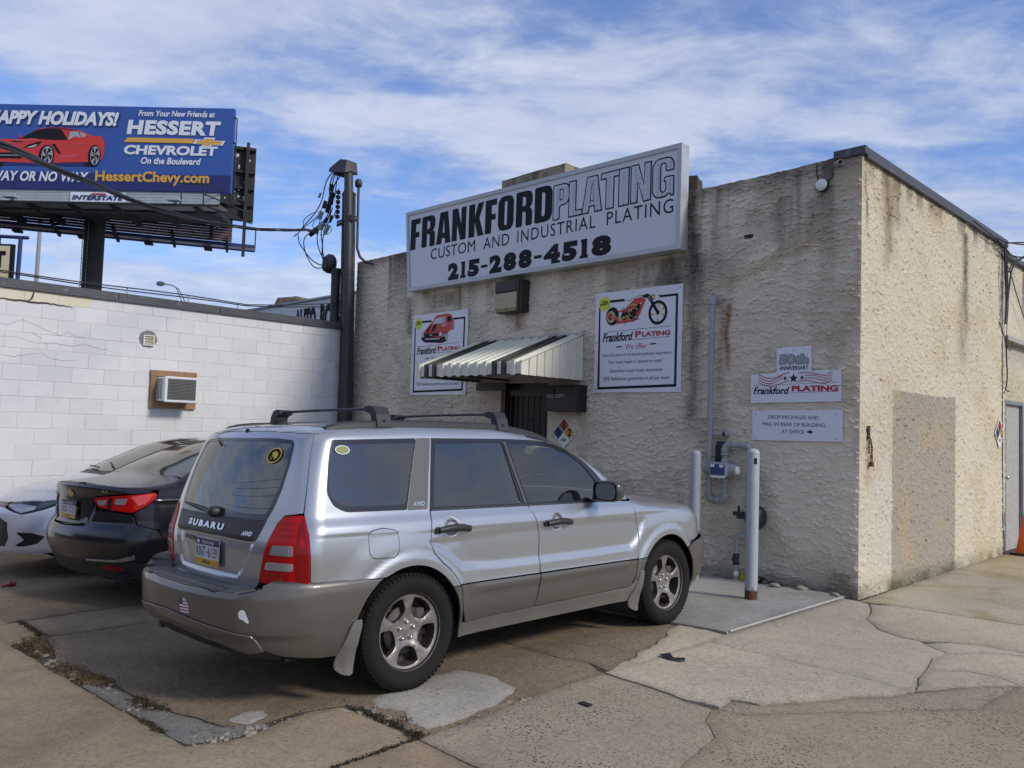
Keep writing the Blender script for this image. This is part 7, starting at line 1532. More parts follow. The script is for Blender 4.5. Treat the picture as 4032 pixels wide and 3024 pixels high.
# black sedan, tail towards the viewer
BK = thing('sedan', 'glossy black sedan parked tail-out between the silver estate car and the pale sedan', 'car', (-7.72, 3.36, float(gz(-7.72))), rot=(0, -math.radians(1.7), math.radians(4.0)))
SM = sedan_shape(([.15, .22, .35, .55, .70, .82, .90, .96, 1.02, 1.2, 1.42, 1.6], [.84, .87, .905, .925, .925, .915, .895, .862, .825, .74, .61, .52]),
    ([.15, .28, .42, .56, .64, .72, .90, .98, 1.02, 1.1], [-.98, -1.04, -1.12, -1.155, -1.135, -1.085, -1.085, -1.10, -1.108, -1.10]),
    ([-1.2, -1.05, -.80, -.56, -.35, -.08, .22, .6, 1.2, 1.55, 2.0, 2.5, 2.62, 3.2, 3.6, 3.8], [1.025, 1.03, 1.055, 1.09, 1.19, 1.305, 1.400, 1.440, 1.452, 1.435, 1.30, 1.07, 1.03, .93, .80, .68]),
    ([-1.2, -.6, -.3, .3, 1.5, 2.6, 3.7], [.045, .05, .055, .045, .05, .05, .06]), ([.2, .6, .8, 1.0], [3.74, 3.78, 3.70, 3.45]), ([-1.2, -.8, -.3, 2.5, 3.2, 3.8], [.94, .97, 1, 1, .97, .88]),
    rr=.14, rt=pch([-1.2, -.5, 0, 2.5, 3.8], [.035, .05, .06, .06, .08]), nose=3.74, feats=(sweep(-.7, .90, 2.6, .84, .022, .010), sweep(-.2, .55, 2.6, .45, .05, .012), lambda y, z: .014*(1-sstep(np.sqrt(y**2+(z-.335)**2), .42, .50))))
s = SM; c_ = s.sc; RM = lambda a, b, n=50: [(q, z_) for q, (z_, _, _) in zip(np.linspace(a, b, n), s.rim(np.linspace(a, b, n), z0=.935 if max(a, b) < 2.46 else .6))]
a1 = arc(0, .335, .385, 170, 10, 30); lampM = rounded([(-1.30, .905), (-.98, .935), (-.755, .955), (-.735, .935), (-.80, .86), (-.90, .800), (-1.10, .815), (-1.24, .835)], .02, 4)
mir_ = lambda P: [(2*c_-a, b) for a, b in P]
# side and quarter
qw = rounded([(.0, 1.085), (.45, 1.25), (1.10, 1.315), (1.30, 1.325), (1.62, 1.235), (2.12, 1.045), (2.20, .985), (.75, .985), (.20, 1.0)], .03, 4)
top_side = RM(-.72, 2.45, 60)
panel('body_side', s, [(-.72, .66), (-.60, .42), (-.385, .40)] + a1 + [(.45, .30), (2.38, .30)] + arc(2.83, .335, .385, 170, 10, 24) + [(3.3, .34), (3.4, .66), (3.34, .80), (2.9, .90)] + RM(2.85, 2.46, 12) + top_side[::-1] + [(-.72, .96), (-.735, .925), (-.80, .85), (-.90, .790), (-.86, .70)], 'blackp', BK, holes=[qw], g=.03, both=True)
panel('side_window', s, qw, 'tint', BK, off=-.003, ret=0, both=True)
panel('window_trim', s, qw, 'chrome', BK, holes=[[((a-1.0)*.985+1.0, (b-1.13)*.93+1.13) for a, b in qw]], off=.002, ret=.003, both=True, g=.08)
# bumper and valance
bt = [(-.73, .655), (-.87, .695), (-.905, .78), (-1.10, .798), (-1.26, .80), (-1.33, .70), (-1.36, .665), (c_, .655)]
fullb = bt + mir_(bt)[-2::-1]; BB = panel('rear_bumper', s, fullb + mir_([(-.60, .42), (-.62, .41), (-.9, .40), (c_, .405)])[:3] + [(c_, .405), (-.9, .40), (-.62, .41), (-.60, .42)], 'blackp', BK, g=.03, off=.010)[0]
panel('bumper_valance', s, [(-.42, .40), (-.62, .405), (-.9, .395), (c_, .400)] + mir_([(-.42, .40), (-.62, .405), (-.9, .395)])[::-1] + mir_([(-.43, .29)]) + [(c_, .265), (-.8, .255), (-.43, .29)], 'plastic', BK, g=.04, off=.004)
panel('chrome_strip', s, [(-.86, .428), (-.98, .404), (-1.3, .400), (-1.3, .410), (-1.0, .420), (-.87, .462)], 'chrome', BK, off=.016, ret=.004, g=.03, both=True)
panel('reflector', s, [(-.95, .335), (-1.00, .362), (-1.16, .365), (-1.20, .345), (-1.12, .325), (-1.0, .322)], 'lampred2', BK, off=.010, ret=.004, g=.03, both=True)
# boot
bl = [(-.86, .94), (-.98, .945), (-1.12, .935), (-1.30, .915), (-1.335, .80), (-1.35, .72), (-1.38, .68), (c_, .668)]
rimb = RM(c_, -.80, 40)
BTp = panel('boot_lid', s, [(-.77, .965)] + [(-.86, .955), (-.98, .950), (-1.12, .940), (-1.30, .920)] + bl[4:] + mir_(bl[4:-1])[::-1] + mir_([(-.77, .965), (-.86, .955), (-.98, .950), (-1.12, .940), (-1.30, .920)])[::-1] + mir_(rimb)[::-1][0:-1] + rimb, 'blackp', BK, g=.025)[0]
rt_ = s.rim(np.concatenate([np.linspace(c_, -.72, 30), np.linspace(-.70, -.56, 10)]), z0=.935); deck = [(max(x_-.002, 0), y_+.003) for _, x_, y_ in rt_]
panel('boot_top', s, deck + [(.60, -.48), (.35, -.535), (0, -.55)], 'blackp', BK, chart='t', g=.04, both=True)
gl_ = s.rim(np.linspace(-.50, .13, 24)); side_g = [(x_-.060-.02*i/23, y_) for i, (_, x_, y_) in enumerate(gl_)]
panel('rear_window', s, [(0, -.54), (.35, -.525), (.58, -.475)] + side_g[1:] + [(.35, .205), (0, .22)], 'clear2', BK, chart='t', off=-.004, ret=0, g=.05, both=True)
panel('window_seal', s, [(a+.012, b) for a, b in side_g] + side_g[::-1], 'gloss', BK, chart='t', ret=0, g=.06, off=.001, both=True)
pr = s.rim(np.linspace(-.56, .14, 26)); panel('rear_pillar', s, [(x_-.002, y_) for _, x_, y_ in pr] + [(side_g[-1][0]+.012, .13)] + [(a+.012, b) for a, b in side_g[::-1]] + [(.61, -.48)], 'blackp', BK, chart='t', ret=0, g=.03, both=True)
rr3 = s.rim(np.linspace(.14, 1.62, 34)); panel('roof', s, [(0, .225), (.35, .21), (.50, .14)] + [(x_-.002, y_) for _, x_, y_ in rr3] + [(.4, 1.56), (0, 1.58)], 'blackp', BK, chart='t', g=.05, both=True)
rr4 = s.rim(np.linspace(1.62, 2.5, 20)); panel('windscreen', s, [(x_-.02, y_) for _, x_, y_ in rr4] + [(.4, 2.56), (0, 2.58), (0, 1.59), (.4, 1.57)], 'clear2', BK, chart='t', ret=0, g=.06, off=-.004, both=True)
rr5 = s.rim(np.linspace(2.5, s.sf, 40)); panel('bonnet', s, [(0, 2.60), (.4, 2.58)] + [(max(x_-.002, 0), y_) for _, x_, y_ in rr5], 'blackp', BK, chart='t', g=.06, both=True)
panel('front_bumper', s, [(3.32, .80), (3.4, .66), (3.3, .34), (3.25, .26), (s.sf, .25), (s.sf, .72)], 'blackp', BK, g=.06, both=True)
# shark-fin aerial
m = MB(); y0 = .27; z0 = 1.402; V = []
pf = [(0, 0), (.0, .052), (.012, .072), (.03, .070), (.10, .030), (.20, -.004+.03), (.21, .015)]; n = len(pf)
for sx in (-1, 1):
    for y_, z_ in pf: V.append((sx*(.022 if z_ < .04 else .006)*(1 - .3*(y_ > .15)), y0+y_, z0+z_-.01))
m.add(V, [tuple(range(n))[::-1], tuple(range(n, 2*n))] + [(i, (i+1) % n, n+(i+1) % n, n+i) for i in range(n)]); m.build('aerial', M['gloss'], BK)
panel('high_brake_lamp', s, [(0, .235), (.16, .235), (.16, .262), (0, .262)], 'lampred2', BK, chart='t', off=.004, ret=.002, g=.05, both=True)
for o, sg in zip(panel('tail_lamp', s, lampM, 'lampred', BK, off=.010, ret=.02, g=.025, both=True), (1, -1)):
    fx = lambda P: P if sg > 0 else mir_(P)
    panel('clear_lens', s, rounded(fx([(-1.255, .885), (-1.225, .848), (-1.165, .850), (-1.145, .893)]), .01, 3), 'lampclr', o, off=.013, ret=.002, g=.03)
    panel('clear_lens', s, rounded(fx([(-1.055, .905), (-1.065, .862), (-.965, .862), (-.945, .912)]), .01, 3), 'lampclr', o, off=.013, ret=.002, g=.03)
    panel('dark_lens', s, fx([(-1.12, .918), (-1.085, .920), (-1.10, .822), (-1.135, .820)]), 'ink', o, off=.0125, ret=0, g=.05)
    panel('lens_facet', s, fx([(-.925, .925), (-.86, .855), (-.81, .875), (-.77, .935), (-.80, .945)]), mat('bright_red_facet', (.55, .04, .03), .12, coat=1) if 'facet' not in M else M['facet'], o, off=.0125, ret=0, g=.04)
    if 'facet' not in M: M['facet'] = bpy.data.materials['bright_red_facet']
P0 = s.wall(np.array([c_]), np.array([.79]))[0]; plate(BK, lambda u, v, d=0: (u, P0[1]-.018-d, .795+v), .305, .152, 'KSX-2727')
m = MB(); q = lambda P: [((c_+a), b) for a, b in P]
V2 = q([(-.062, .915), (-.028, .915), (-.028, .898), (.032, .898), (.032, .915), (.068, .915), (.058, .947), (.026, .947), (.026, .963), (-.034, .963), (-.034, .947), (-.072, .947)]); V3, F3 = cdt_fill(V2, [], 9); PP = s.wall(V3[:, 0], V3[:, 1]); m.add((PP + s.normal(PP)*.006).tolist(), [tuple(int(i) for i in f) for f in F3]); m.build('emblem', M['chrome'], BTp)
m = MB(); V4 = [((a-c_)*.84+c_, (b-.931)*.74+.931) for a, b in V2]; V3, F3 = cdt_fill(V4, [], 9); PP = s.wall(V3[:, 0], V3[:, 1]); m.add((PP + s.normal(PP)*.0075).tolist(), [tuple(int(i) for i in f) for f in F3]); m.build('emblem_face', M['gold'], BTp)
m = MB(); chart_text(m, 'LT', s, c_+.50, .955, c_+.56, .978, .005, bold=.03); m.build('badge', M['chrome'], BTp)
panel('plate_sill', s, [(c_-.27, .695), (c_+.27, .695), (c_+.25, .675), (c_-.25, .675)], 'gloss', BTp, off=.02, ret=.02, g=.04)
wells(BK, (0, 2.83), .335); m = MB(); m.box((-.74, -.95, .24), (.74, 3.3, .29)); m.build('underbody', M['dark'], BK)
panel('inner_shell', s, [(c_, .30), (-.5, .30)] + arc(0, .335, .43, 175, 5, 16) + [(2.4, .30)] + arc(2.83, .335, .43, 175, 5, 16) + [(3.3, .3), (s.sf, .3), (s.sf, .7), (3.2, .82), (2.4, .93), (.1, .95), (-.6, .93), (c_, .93)], 'dark', BK, off=-.04, ret=0, g=.14, both=True)
m = MB(); m.box((-.62, .12, .75), (.62, .30, 1.12), bev=.05); m.box((-.60, -.48, .98), (.60, .12, 1.0)); m.build('rear_shelf', M['inner'], BK)
for x_ in (-.36, .36): m = MB(); m.box((x_-.24, 1.0, .6), (x_+.24, 1.15, 1.18), bev=.05); m.box((x_-.12, .98, 1.18), (x_+.12, 1.08, 1.34), bev=.03); m.build('seat', M['seat'], BK)
wt = tyre('wheel', BK, (.80, 0, .335), 1, .335, .222, .215); rim_star(wt, (.80, 0, .335), 1, .222, .205, style='ten')
# pale sedan, nose towards the viewer
WS = thing('sedan', 'pale silver sedan parked nose-out by the white block wall, mostly hidden by the black sedan', 'car', (-9.78, 5.78, float(gz(-9.78))), rot=(0, math.radians(1.7), math.pi))
SC = sedan_shape(([.15, .22, .35, .55, .70, .82, .92, 1.0, 1.2, 1.42, 1.6], [.80, .83, .865, .885, .888, .882, .850, .805, .715, .60, .52]),
    ([.2, .5, .8, 1.1], [-.95, -1.0, -.98, -.92]),
    ([-1.1, -.6, -.45, .1, .5, 1.0, 1.45, 1.78, 2.2, 2.62, 2.72, 3.05, 3.35, 3.52, 3.66], [1.04, 1.09, 1.12, 1.34, 1.425, 1.455, 1.445, 1.405, 1.235, 1.045, 1.015, .955, .875, .80, .72]),
    ([-1.2, 1.5, 2.6, 3.1, 3.7], [.05, .05, .05, .07, .10]), ([.15, .22, .30, .45, .60, .68, .76, .84], [3.58, 3.64, 3.67, 3.67, 3.645, 3.62, 3.57, 3.45]), ([-1.1, -.6, 2.6, 3.1, 3.6], [.95, 1, 1, .975, .92]),
    rr=.2, rf=.17, fcurv=.42, rt=pch([-1, 2.4, 2.7, 3.6], [.06, .06, .08, .10]), nose=3.66, feats=(lambda y, z: .014*(1-sstep(np.sqrt((y-2.7)**2+(z-.32)**2), .40, .48)), sweep(-.5, .88, 2.9, .80, .02, .008)))
s = SC; c_ = s.sf; mf = lambda P: [(2*c_-a, b) for a, b in P]
RC = lambda a, b, n=40: [(q_, z_) for q_, (z_, _, _) in zip(np.linspace(a, b, n), s.rim(np.linspace(a, b, n)))]
qw = rounded([(-.05, 1.06), (.45, 1.30), (1.2, 1.345), (1.62, 1.27), (2.30, 1.03), (2.35, .975), (.1, .985)], .03, 4)
ss = s.chart
lampC = rounded([(3.03, .905), (3.30, .845), (3.60, .775), (3.83, .735), (3.80, .700), (3.66, .655), (3.58, .635), (3.40, .690), (3.15, .785)], .015, 3)
panel('body_side', s, [(-.6, .3), (-.385, .32)] + arc(0, .32, .37, 175, 5, 20) + [(.42, .27), (2.28, .27)] + arc(2.7, .32, .37, 175, 32, 24) + [(3.06, .60), (3.10, .70), (3.10, .79), (3.00, .905)] + RC(3.02, -.6, 70), 'white2', WS, holes=[qw], g=.035, both=True)
panel('side_window', s, qw, 'clear2', WS, off=-.003, ret=0, both=True, g=.06)
rim_c = RC(3.03, c_, 40)
BF = panel('front_bumper', s, [(3.075, .60), (3.105, .70), (3.135, .775), (3.38, .683), (3.57, .628), (3.67, .648), (3.84, .690), (c_, .70), (c_, .62), (3.86, .60), (3.70, .545), (3.66, .40), (3.70, .31), (c_, .30), (c_, .25), (3.5, .245), (3.2, .26), (3.06, .29), (3.066, .34)], 'white2', WS, holes=[rounded([(3.60, .455), (3.45, .455), (3.34, .42), (3.40, .35), (3.52, .315), (3.60, .32), (3.52, .38)], .02, 3)], g=.025, both=True)
panel('fog_recess', s, rounded([(3.61, .46), (3.45, .46), (3.33, .42), (3.40, .345), (3.52, .31), (3.61, .315), (3.53, .38)], .02, 3), 'plastic', WS, off=-.03, ret=0, g=.04, both=True)
for k in range(5): panel('fog_slat', s, [(3.37+.015*k, .335+.022*k), (3.52+.012*k, .335+.022*k), (3.52+.012*k, .341+.022*k), (3.37+.015*k, .341+.022*k)], 'gloss', WS, off=-.012, ret=.01, g=.05, both=True)
panel('lower_grille', s, [(3.72, .545), (3.88, .595), (c_, .615), (c_, .305), (3.715, .315), (3.675, .40)], 'plastic', WS, off=-.02, ret=0, g=.05, both=True)
panel('upper_grille', s, [(3.85, .695), (c_, .705), (c_, .745), (3.85, .735)], 'gloss', WS, off=-.006, g=.05, both=True)
for o, sg in zip(panel('headlamp', s, lampC, 'gloss', WS, off=-.006, g=.03, both=True), (1, -1)):
    fx = lambda P: P if sg > 0 else mf(P)
    panel('lamp_reflector', s, fx([(3.46, .715), (3.66, .735), (3.80, .718), (3.66, .668), (3.585, .648), (3.48, .68)]), 'headl', o, off=.0, ret=0, g=.02); panel('indicator', s, fx([(3.05, .895), (3.20, .860), (3.24, .770), (3.16, .790)]), 'lampamb', o, off=-.004, ret=0, g=.03); panel('lamp_lens', s, fx([(3.27, .835), (3.46, .79), (3.46, .70), (3.40, .70), (3.27, .755)]), mat('smoked_lens', (.03, .04, .06), .1, coat=1) if 'smk' not in M else M['smk'], o, off=-.004, ret=0, g=.03); M['smk'] = bpy.data.materials['smoked_lens']
hd = s.rim(np.linspace(2.55, c_, 60)); HC = panel('bonnet', s, [(0, 2.715), (.35, 2.70), (.60, 2.62), (.70, 2.56)] + [(max(x_-.001, 0), y_) for _, x_, y_ in hd], 'white2', WS, chart='t', g=.04, both=True)
edge_h = [(3.86, .742), (c_, .752)] + [(c_, rim_c[-1][1])] + rim_c[::-1][1:] + [(3.06, .90), (3.30, .852), (3.60, .782)]
panel('bonnet_lip', s, edge_h, 'white2', WS, g=.03, both=True, off=-.0005)
panel('cowl', s, [(0, 2.71), (.35, 2.695), (.60, 2.615), (.70, 2.55), (.66, 2.42), (.35, 2.56), (0, 2.60)], 'plastic', WS, chart='t', off=-.006, ret=0, g=.06, both=True)
wsn = s.rim(np.linspace(1.62, 2.52, 26)); panel('windscreen', s, [(x_-.045, y_) for _, x_, y_ in wsn] + [(.35, 2.575), (0, 2.62), (0, 1.70), (.35, 1.68)], 'clear2', WS, chart='t', off=-.004, ret=0, g=.05, both=True)
panel('windscreen_pillar', s, [(x_-.001, y_) for _, x_, y_ in wsn] + [(x_-.043, y_) for _, x_, y_ in wsn[::-1]], 'white2', WS, chart='t', ret=0, g=.03, both=True)
rfc = s.rim(np.linspace(.15, 1.62, 30)); panel('roof', s, [(0, .16), (.4, .14)] + [(x_-.001, y_) for _, x_, y_ in rfc] + [(.35, 1.675), (0, 1.695)], 'white2', WS, chart='t', g=.05, both=True)
rgc = s.rim(np.linspace(-.6, .15, 16)); panel('rear_window', s, [(0, -.5), (.55, -.5)] + [(x_-.03, y_) for _, x_, y_ in rgc[3:]] + [(.4, .13), (0, .15)], 'clear2', WS, chart='t', off=-.004, ret=0, g=.08, both=True)
bk_ = s.rim(np.linspace(s.sc, -.55, 26)); panel('boot', s, [(max(x_-.001, 0), y_) for _, x_, y_ in bk_] + [(.6, -.51), (0, -.51)], 'white2', WS, chart='t', g=.08, both=True)
panel('rear_bumper', s, [(-.6, .3), (s.sc, .3)] + [(q_, z_) for q_, (z_, _, _) in zip(np.linspace(s.sc, -.6, 20), s.rim(np.linspace(s.sc, -.6, 20)))], 'white2', WS, g=.1, both=True)
m = MB(); 
for k, (x0_, x1_) in enumerate(((-.55, .08), (.02, .62))):
    P_ = s.top(np.linspace(x0_, x1_, 8), np.linspace(2.60, 2.50 if k else 2.46, 8)); m.tube([(a, b, c+.022) for a, b, c in P_], .009, 6)
m.build('wipers', M['plastic'], WS)
m = MB(); m.box((-.68, 2.15, .7), (.68, 2.58, .985), bev=.08); m.build('dashboard', M['inner'], WS)
for x_ in (-.36, .36): m = MB(); m.box((x_-.24, 1.05, .6), (x_+.24, 1.20, 1.15), bev=.05); m.box((x_-.12, 1.0, 1.15), (x_+.12, 1.1, 1.32), bev=.03); m.build('seat', M['seat'], WS)
m = MB(); m.box((-.10, 1.86, 1.27), (.10, 1.88, 1.335), bev=.01); m.build('cabin_mirror', M['inner'], WS)
wells(WS, (0, 2.7), .32, .74); m = MB(); m.box((-.72, -.9, .24), (.72, 3.3, .29)); m.build('underbody', M['dark'], WS)
panel('inner_shell', s, [(-.5, .30)] + arc(0, .32, .42, 175, 5, 16) + [(2.3, .30)] + arc(2.7, .32, .42, 175, 5, 16) + [(3.3, .26), (c_, .22), (c_, .75), (3.6, .74), (3.1, .84), (2.5, .93), (.1, .95), (-.5, .93)], 'dark', WS, off=-.05, ret=0, g=.14, both=True)
for sg in (1, -1):
    wt = tyre('wheel', WS, (sg*.76, 2.7, .32), sg, .32, .205, .205); rim_star(wt, (sg*.76, 2.7, .32), sg, .205, .195, style='ten')
# ---------------------------------------------------------------- billboard and far things
BBo = Vector((-38.8, 17.98, 12.84)); BU = Vector((.704, .710, 0)); BN = Vector((.710, -.704, 0))
def bl_(u, v, w=0): return tuple(BBo + BU*u + Vector((0, 0, v + .0125*u)) + BN*w)
BB_ = thing('billboard', 'blue car dealer billboard on a black steel post with catwalks, beyond the white block building', 'billboard', (-46.1, 14.0, 0))
def bbox_(mb, a, b):
    (u0, v0, w0), (u1, v1, w1) = a, b; V = [bl_(u, v, w) for w in (w0, w1) for u, v in ((u0, v0), (u1, v0), (u1, v1), (u0, v1))]
    mb.add(V, [(0, 3, 2, 1), (4, 5, 6, 7), (0, 1, 5, 4), (1, 2, 6, 5), (2, 3, 7, 6), (3, 0, 4, 7)])
m = MB(); bbox_(m, (-14.8, 0, -.25), (0, 4.33, 0)); m.build('face_panel', M['bblue'], BB_)
K = .0235; T = lambda x, y: ((x-507)*K, 4.33 - (y - 225 - x*10/507)*K)            # sketch units on the face
fb_ = lambda u, v, d=0: bl_(u, v, d)
m = MB(); flatpoly(m, [T(-140, 371), T(507, 382), T(507, 419), T(-140, 408)], fb_, .02); m.build('face_band', M['bnavy'], BB_)
def bt_(mb, txt, x0, y0, x1, y1, d=.04, sl=None, **k):
    (u0, v0), (u1, v1) = T(x0, y0), T(x1, y1); v1 = v0 + (y0-y1)*K; put_text(mb, txt, fb_, u0, v0, u1, v1, d, **k)
m = MB(); bt_(m, 'HAPPY HOLIDAYS!', -22, 272, 262, 241, .03, bold=.05, shear=.25); m.build('lettering_shadow', M['bnavy'], BB_); m = MB(); bt_(m, 'WAY OR NO WAY', -6, 395, 204, 372, .03, bold=.03, shear=.2); m.build('lettering_shadow', M['bnavy'], BB_)
for a_, k_ in ((('HAPPY HOLIDAYS!', -25, 269, 259, 238), dict(bold=.05, shear=.25)), (('WAY OR NO WAY', -8, 393, 202, 371), dict(bold=.03, shear=.2)), (('From Your New Friends at', 301, 252, 466, 239), dict(bold=.03, shear=.2)), (('HESSERT', 278, 292, 480, 260), dict(bold=.055, shear=.08, spacing=1.1)), (('CHEVROLET', 274, 336, 476, 315), dict(bold=.045, shear=.08)), (('On the Boulevard', 312, 357, 441, 342), dict(bold=.03, shear=.2))):
    m = MB(); bt_(m, *a_, **k_); m.build('lettering', M['bwhite'], BB_)
m = MB(); bt_(m, 'HessertChevy.com', 216, 401, 461, 371, bold=.03); m.build('gold_lettering', M['bgold'], BB_); m = MB(); flatpoly(m, [T(273, 309), T(281, 299), T(425, 302), T(421, 312)], fb_, .04); m.build('gold_print', M['bgold'], BB_)
m = MB(); E1 = [(422, 313), (427, 303), (444, 304), (447, 299), (470, 300), (467, 306), (491, 307), (486, 317), (463, 316), (460, 320), (440, 319), (442, 314)]; flatpoly(m, [T(*p) for p in E1], fb_, .05); m.build('emblem', M['bwhite'], BB_)
m = MB(); flatpoly(m, [T((x-456)*.84+456, (y-309.5)*.72+309.5) for x, y in E1], fb_, .06); m.build('emblem_face', M['bgold'], BB_)
# printed sports car
Zc = lambda x, y: T(x*.1389, 208.5 + y*.1389)
Lc = {k: MB() for k in ('redp', 'redd', 'ink', 'greyp', 'greyl', 'bwhite', 'bnavy', 'facet')}
def zp(k, pts, d): flatpoly(Lc[k], [Zc(*p) for p in pts], fb_, d)
zp('bnavy', [(-500, 1075), (1600, 1105), (1550, 1085), (1400, 1060), (-500, 1020)], .03)
zp('redp', [(-420, 800), (-300, 720), (0, 680), (140, 672), (350, 680), (480, 600), (600, 530), (740, 495), (1000, 490), (1250, 535), (1400, 590), (1460, 630), (1615, 630), (1672, 730), (1672, 900), (1640, 1010), (1420, 1040), (650, 1055), (0, 1030), (-350, 1010), (-430, 950)], .035)
zp('ink', [(365, 675), (480, 600), (620, 530), (760, 510), (950, 515), (1000, 540), (1100, 690), (900, 695), (700, 680), (560, 665)], .045); zp('greyp', [(1100, 690), (1130, 560), (1250, 560), (1290, 655), (1180, 665)], .045); zp('greyp', [(1275, 560), (1370, 600), (1375, 635), (1310, 655)], .045)
zp('redd', [(740, 495), (1000, 490), (1250, 535), (1180, 548), (950, 515), (760, 508)], .046); zp('facet', [(80, 790), (260, 690), (560, 668), (700, 690), (560, 700), (300, 740)], .045); zp('facet', [(980, 800), (1300, 745), (1480, 765), (1300, 762)], .045); zp('facet', [(950, 980), (1010, 930), (1340, 930), (1200, 965)], .045)
zp('redp', [(1110, 715), (1180, 640), (1245, 635), (1255, 665), (1170, 690)], .05); zp('redp', [(335, 630), (370, 620), (400, 640), (365, 675)], .05)
zp('ink', [(420, 820), (480, 770), (640, 720), (705, 715), (650, 780), (560, 820)], .05); zp('greyl', [(460, 815), (600, 770), (640, 765), (570, 810)], .055); zp('ink', [(-300, 890), (300, 890), (420, 920), (430, 960), (380, 985), (-300, 975)], .05); zp('greyp', [(-300, 925), (390, 930), (390, 940), (-300, 940)], .055)
zp('ink', [(850, 750), (910, 760), (1015, 920), (960, 900)], .05); zp('ink', [(210, 715), (260, 705), (420, 712), (380, 728), (240, 728)], .05)
def wheel2(cx_, cy_, rx, ry):
    zp('ink', ell(cx_, cy_, rx, ry, 26), .05); zp('greyp', ell(cx_+10, cy_, rx*.72, ry*.86, 24), .055); zp('ink', ell(cx_+10, cy_, rx*.62, ry*.76, 24), .06)
    for k in range(5):
        a = math.radians(90+72*k)
        for q in (-.16, .16): zp('bwhite', [(cx_+10+rx*.12*math.cos(a+1.5), cy_-ry*.12*math.sin(a+1.5)), (cx_+10+rx*.66*math.cos(a+q-.06), cy_-ry*.80*math.sin(a+q-.06)), (cx_+10+rx*.66*math.cos(a+q+.07), cy_-ry*.80*math.sin(a+q+.07))], .065)
wheel2(785, 940, 122, 172); wheel2(1525, 940, 98, 170); zp('ink', [(-100, 1040), (-80, 1110), (120, 1100), (140, 1045)], .034); zp('ink', [(1340, 1040), (1400, 1105), (1560, 1105), (1500, 1040)], .034)
for k, v in Lc.items():
    if v.v: v.build('picture', M[k], BB_)
# apron strips, lights and near catwalk
for k in range(6): m = MB(); bbox_(m, (-14.8, -.93+.155*k, -.12), (-.55, -.93+.155*k+.14, -.05)); m.build('apron_strip', M['steel'], BB_)
m = MB(); flatpoly(m, [(-8.05, -.60), (-5.25, -.60), (-5.25, -.12), (-8.05, -.12)], fb_, .0); m.build('maker_plate', M['bwhite'], BB_); m = MB(); put_text(m, 'INTERSTATE', fb_, -7.95, -.52, -5.35, -.28, .03, bold=.04, shear=.2); m.build('maker_lettering', M['bnavy'], BB_); m = MB(); flatpoly(m, [(-6.9, -.17), (-6.3, -.17), (-6.2, -.25), (-7.1, -.25)], fb_, .03); m.build('maker_mark', M['red'], BB_)
m = MB(); bbox_(m, (-14.8, -1.02, 1.05), (-.1, -.92, 1.15)); m.build('catwalk_rail', M['bsteel'], BB_)
m = MB(); bbox_(m, (-14.8, -.96, .05), (-.1, -.93, 1.05)); m.build('catwalk_grating', mat('grating', (.20, .215, .225), .7, noise=.2, nscale=4), BB_)
for k in range(7): m = MB(); u_ = -1.4 - 2.05*k; m.add([bl_(u_, -.97, 1.04), bl_(u_+.14, -.97, 1.04), bl_(u_+.14, -1.12, 1.04), bl_(u_, -1.12, 1.04), bl_(u_, -.97, -2.2), bl_(u_+.14, -.97, -2.2), bl_(u_+.14, -1.35, -2.2), bl_(u_, -1.35, -2.2)], [(0, 3, 2, 1), (4, 5, 6, 7), (0, 1, 5, 4), (1, 2, 6, 5), (2, 3, 7, 6), (3, 0, 4, 7)]); m.build('outrigger', M['bsteel'], BB_)
for u_ in (-2.3, -10.3): m = MB(); bbox_(m, (u_-.30, -.80, 1.0), (u_+.30, -.68, 1.4)); bbox_(m, (u_-.03, -.92, .9), (u_+.03, -.80, 1.2)); m.build('flood_lamp', M['steel'], BB_)
m = MB()
for a, b in (((-2.0, -.95, 1.1), (-2.0, .1, 1.1)), ((-2.0, .1, 1.1), (-.9, .1, 1.1)), ((-.9, .1, 1.1), (-.9, -.95, 1.1)), ((-.9, .1, 1.1), (.55, -.1, -1.9)), ((.55, .1, -1.9), (.55, -1.0, -1.9)), ((-.9, -.95, 1.1), (.55, -1.1, -1.9)), ((-.15, 0, -.4), (-.15, -.95, -.4)), ((.55, -.6, -1.9), (-.9, -.4, 1.1)), ((.05, -.6, -.3), (.05, 3.9, -.3)), ((.05, 2.6, -.3), (.0, 2.6, 0)), ((.05, 3.9, -.3), (0, 3.9, 0))): m.tube([bl_(*a), bl_(*b)], .035, 6)
m.build('handrail', M['bsteel'], BB_)
# second face seen from behind, turned away
g2 = lambda t, v, w=0: tuple(Vector((-43.6 - (10.2/1.0)*t*0, 21.65, 0)) + Vector((-.44, -.898, 0))*t + Vector((.898, -.44, 0))*w + Vector((0, 0, 12.84+v)))
def b2(mb, a, b):
    (t0, v0, w0), (t1, v1, w1) = a, b; V = [g2(t, v, w) for w in (w0, w1) for t, v in ((t0, v0), (t1, v0), (t1, v1), (t0, v1))]; mb.add(V, [(0, 3, 2, 1), (4, 5, 6, 7), (0, 1, 5, 4), (1, 2, 6, 5), (2, 3, 7, 6), (3, 0, 4, 7)])
m = MB(); b2(m, (0, 0, -.1), (14, 4.32, 0)); m.build('rear_panel', M['bsteel'], BB_)
for v_ in (.1, .95, 1.9, 2.85, 4.2): m = MB(); b2(m, (0, v_-.08, 0), (6, v_+.08, .22)); m.build('rear_stringer', M['bsteel'], BB_)
for t_ in (.45, 2.2): m = MB(); b2(m, (t_-.09, -2.1 if t_ < 1 else -1.3, .22), (t_+.09, 4.5, .42)); m.build('rear_upright', M['bsteel'], BB_)
m = MB(); r_ = random.Random(12)
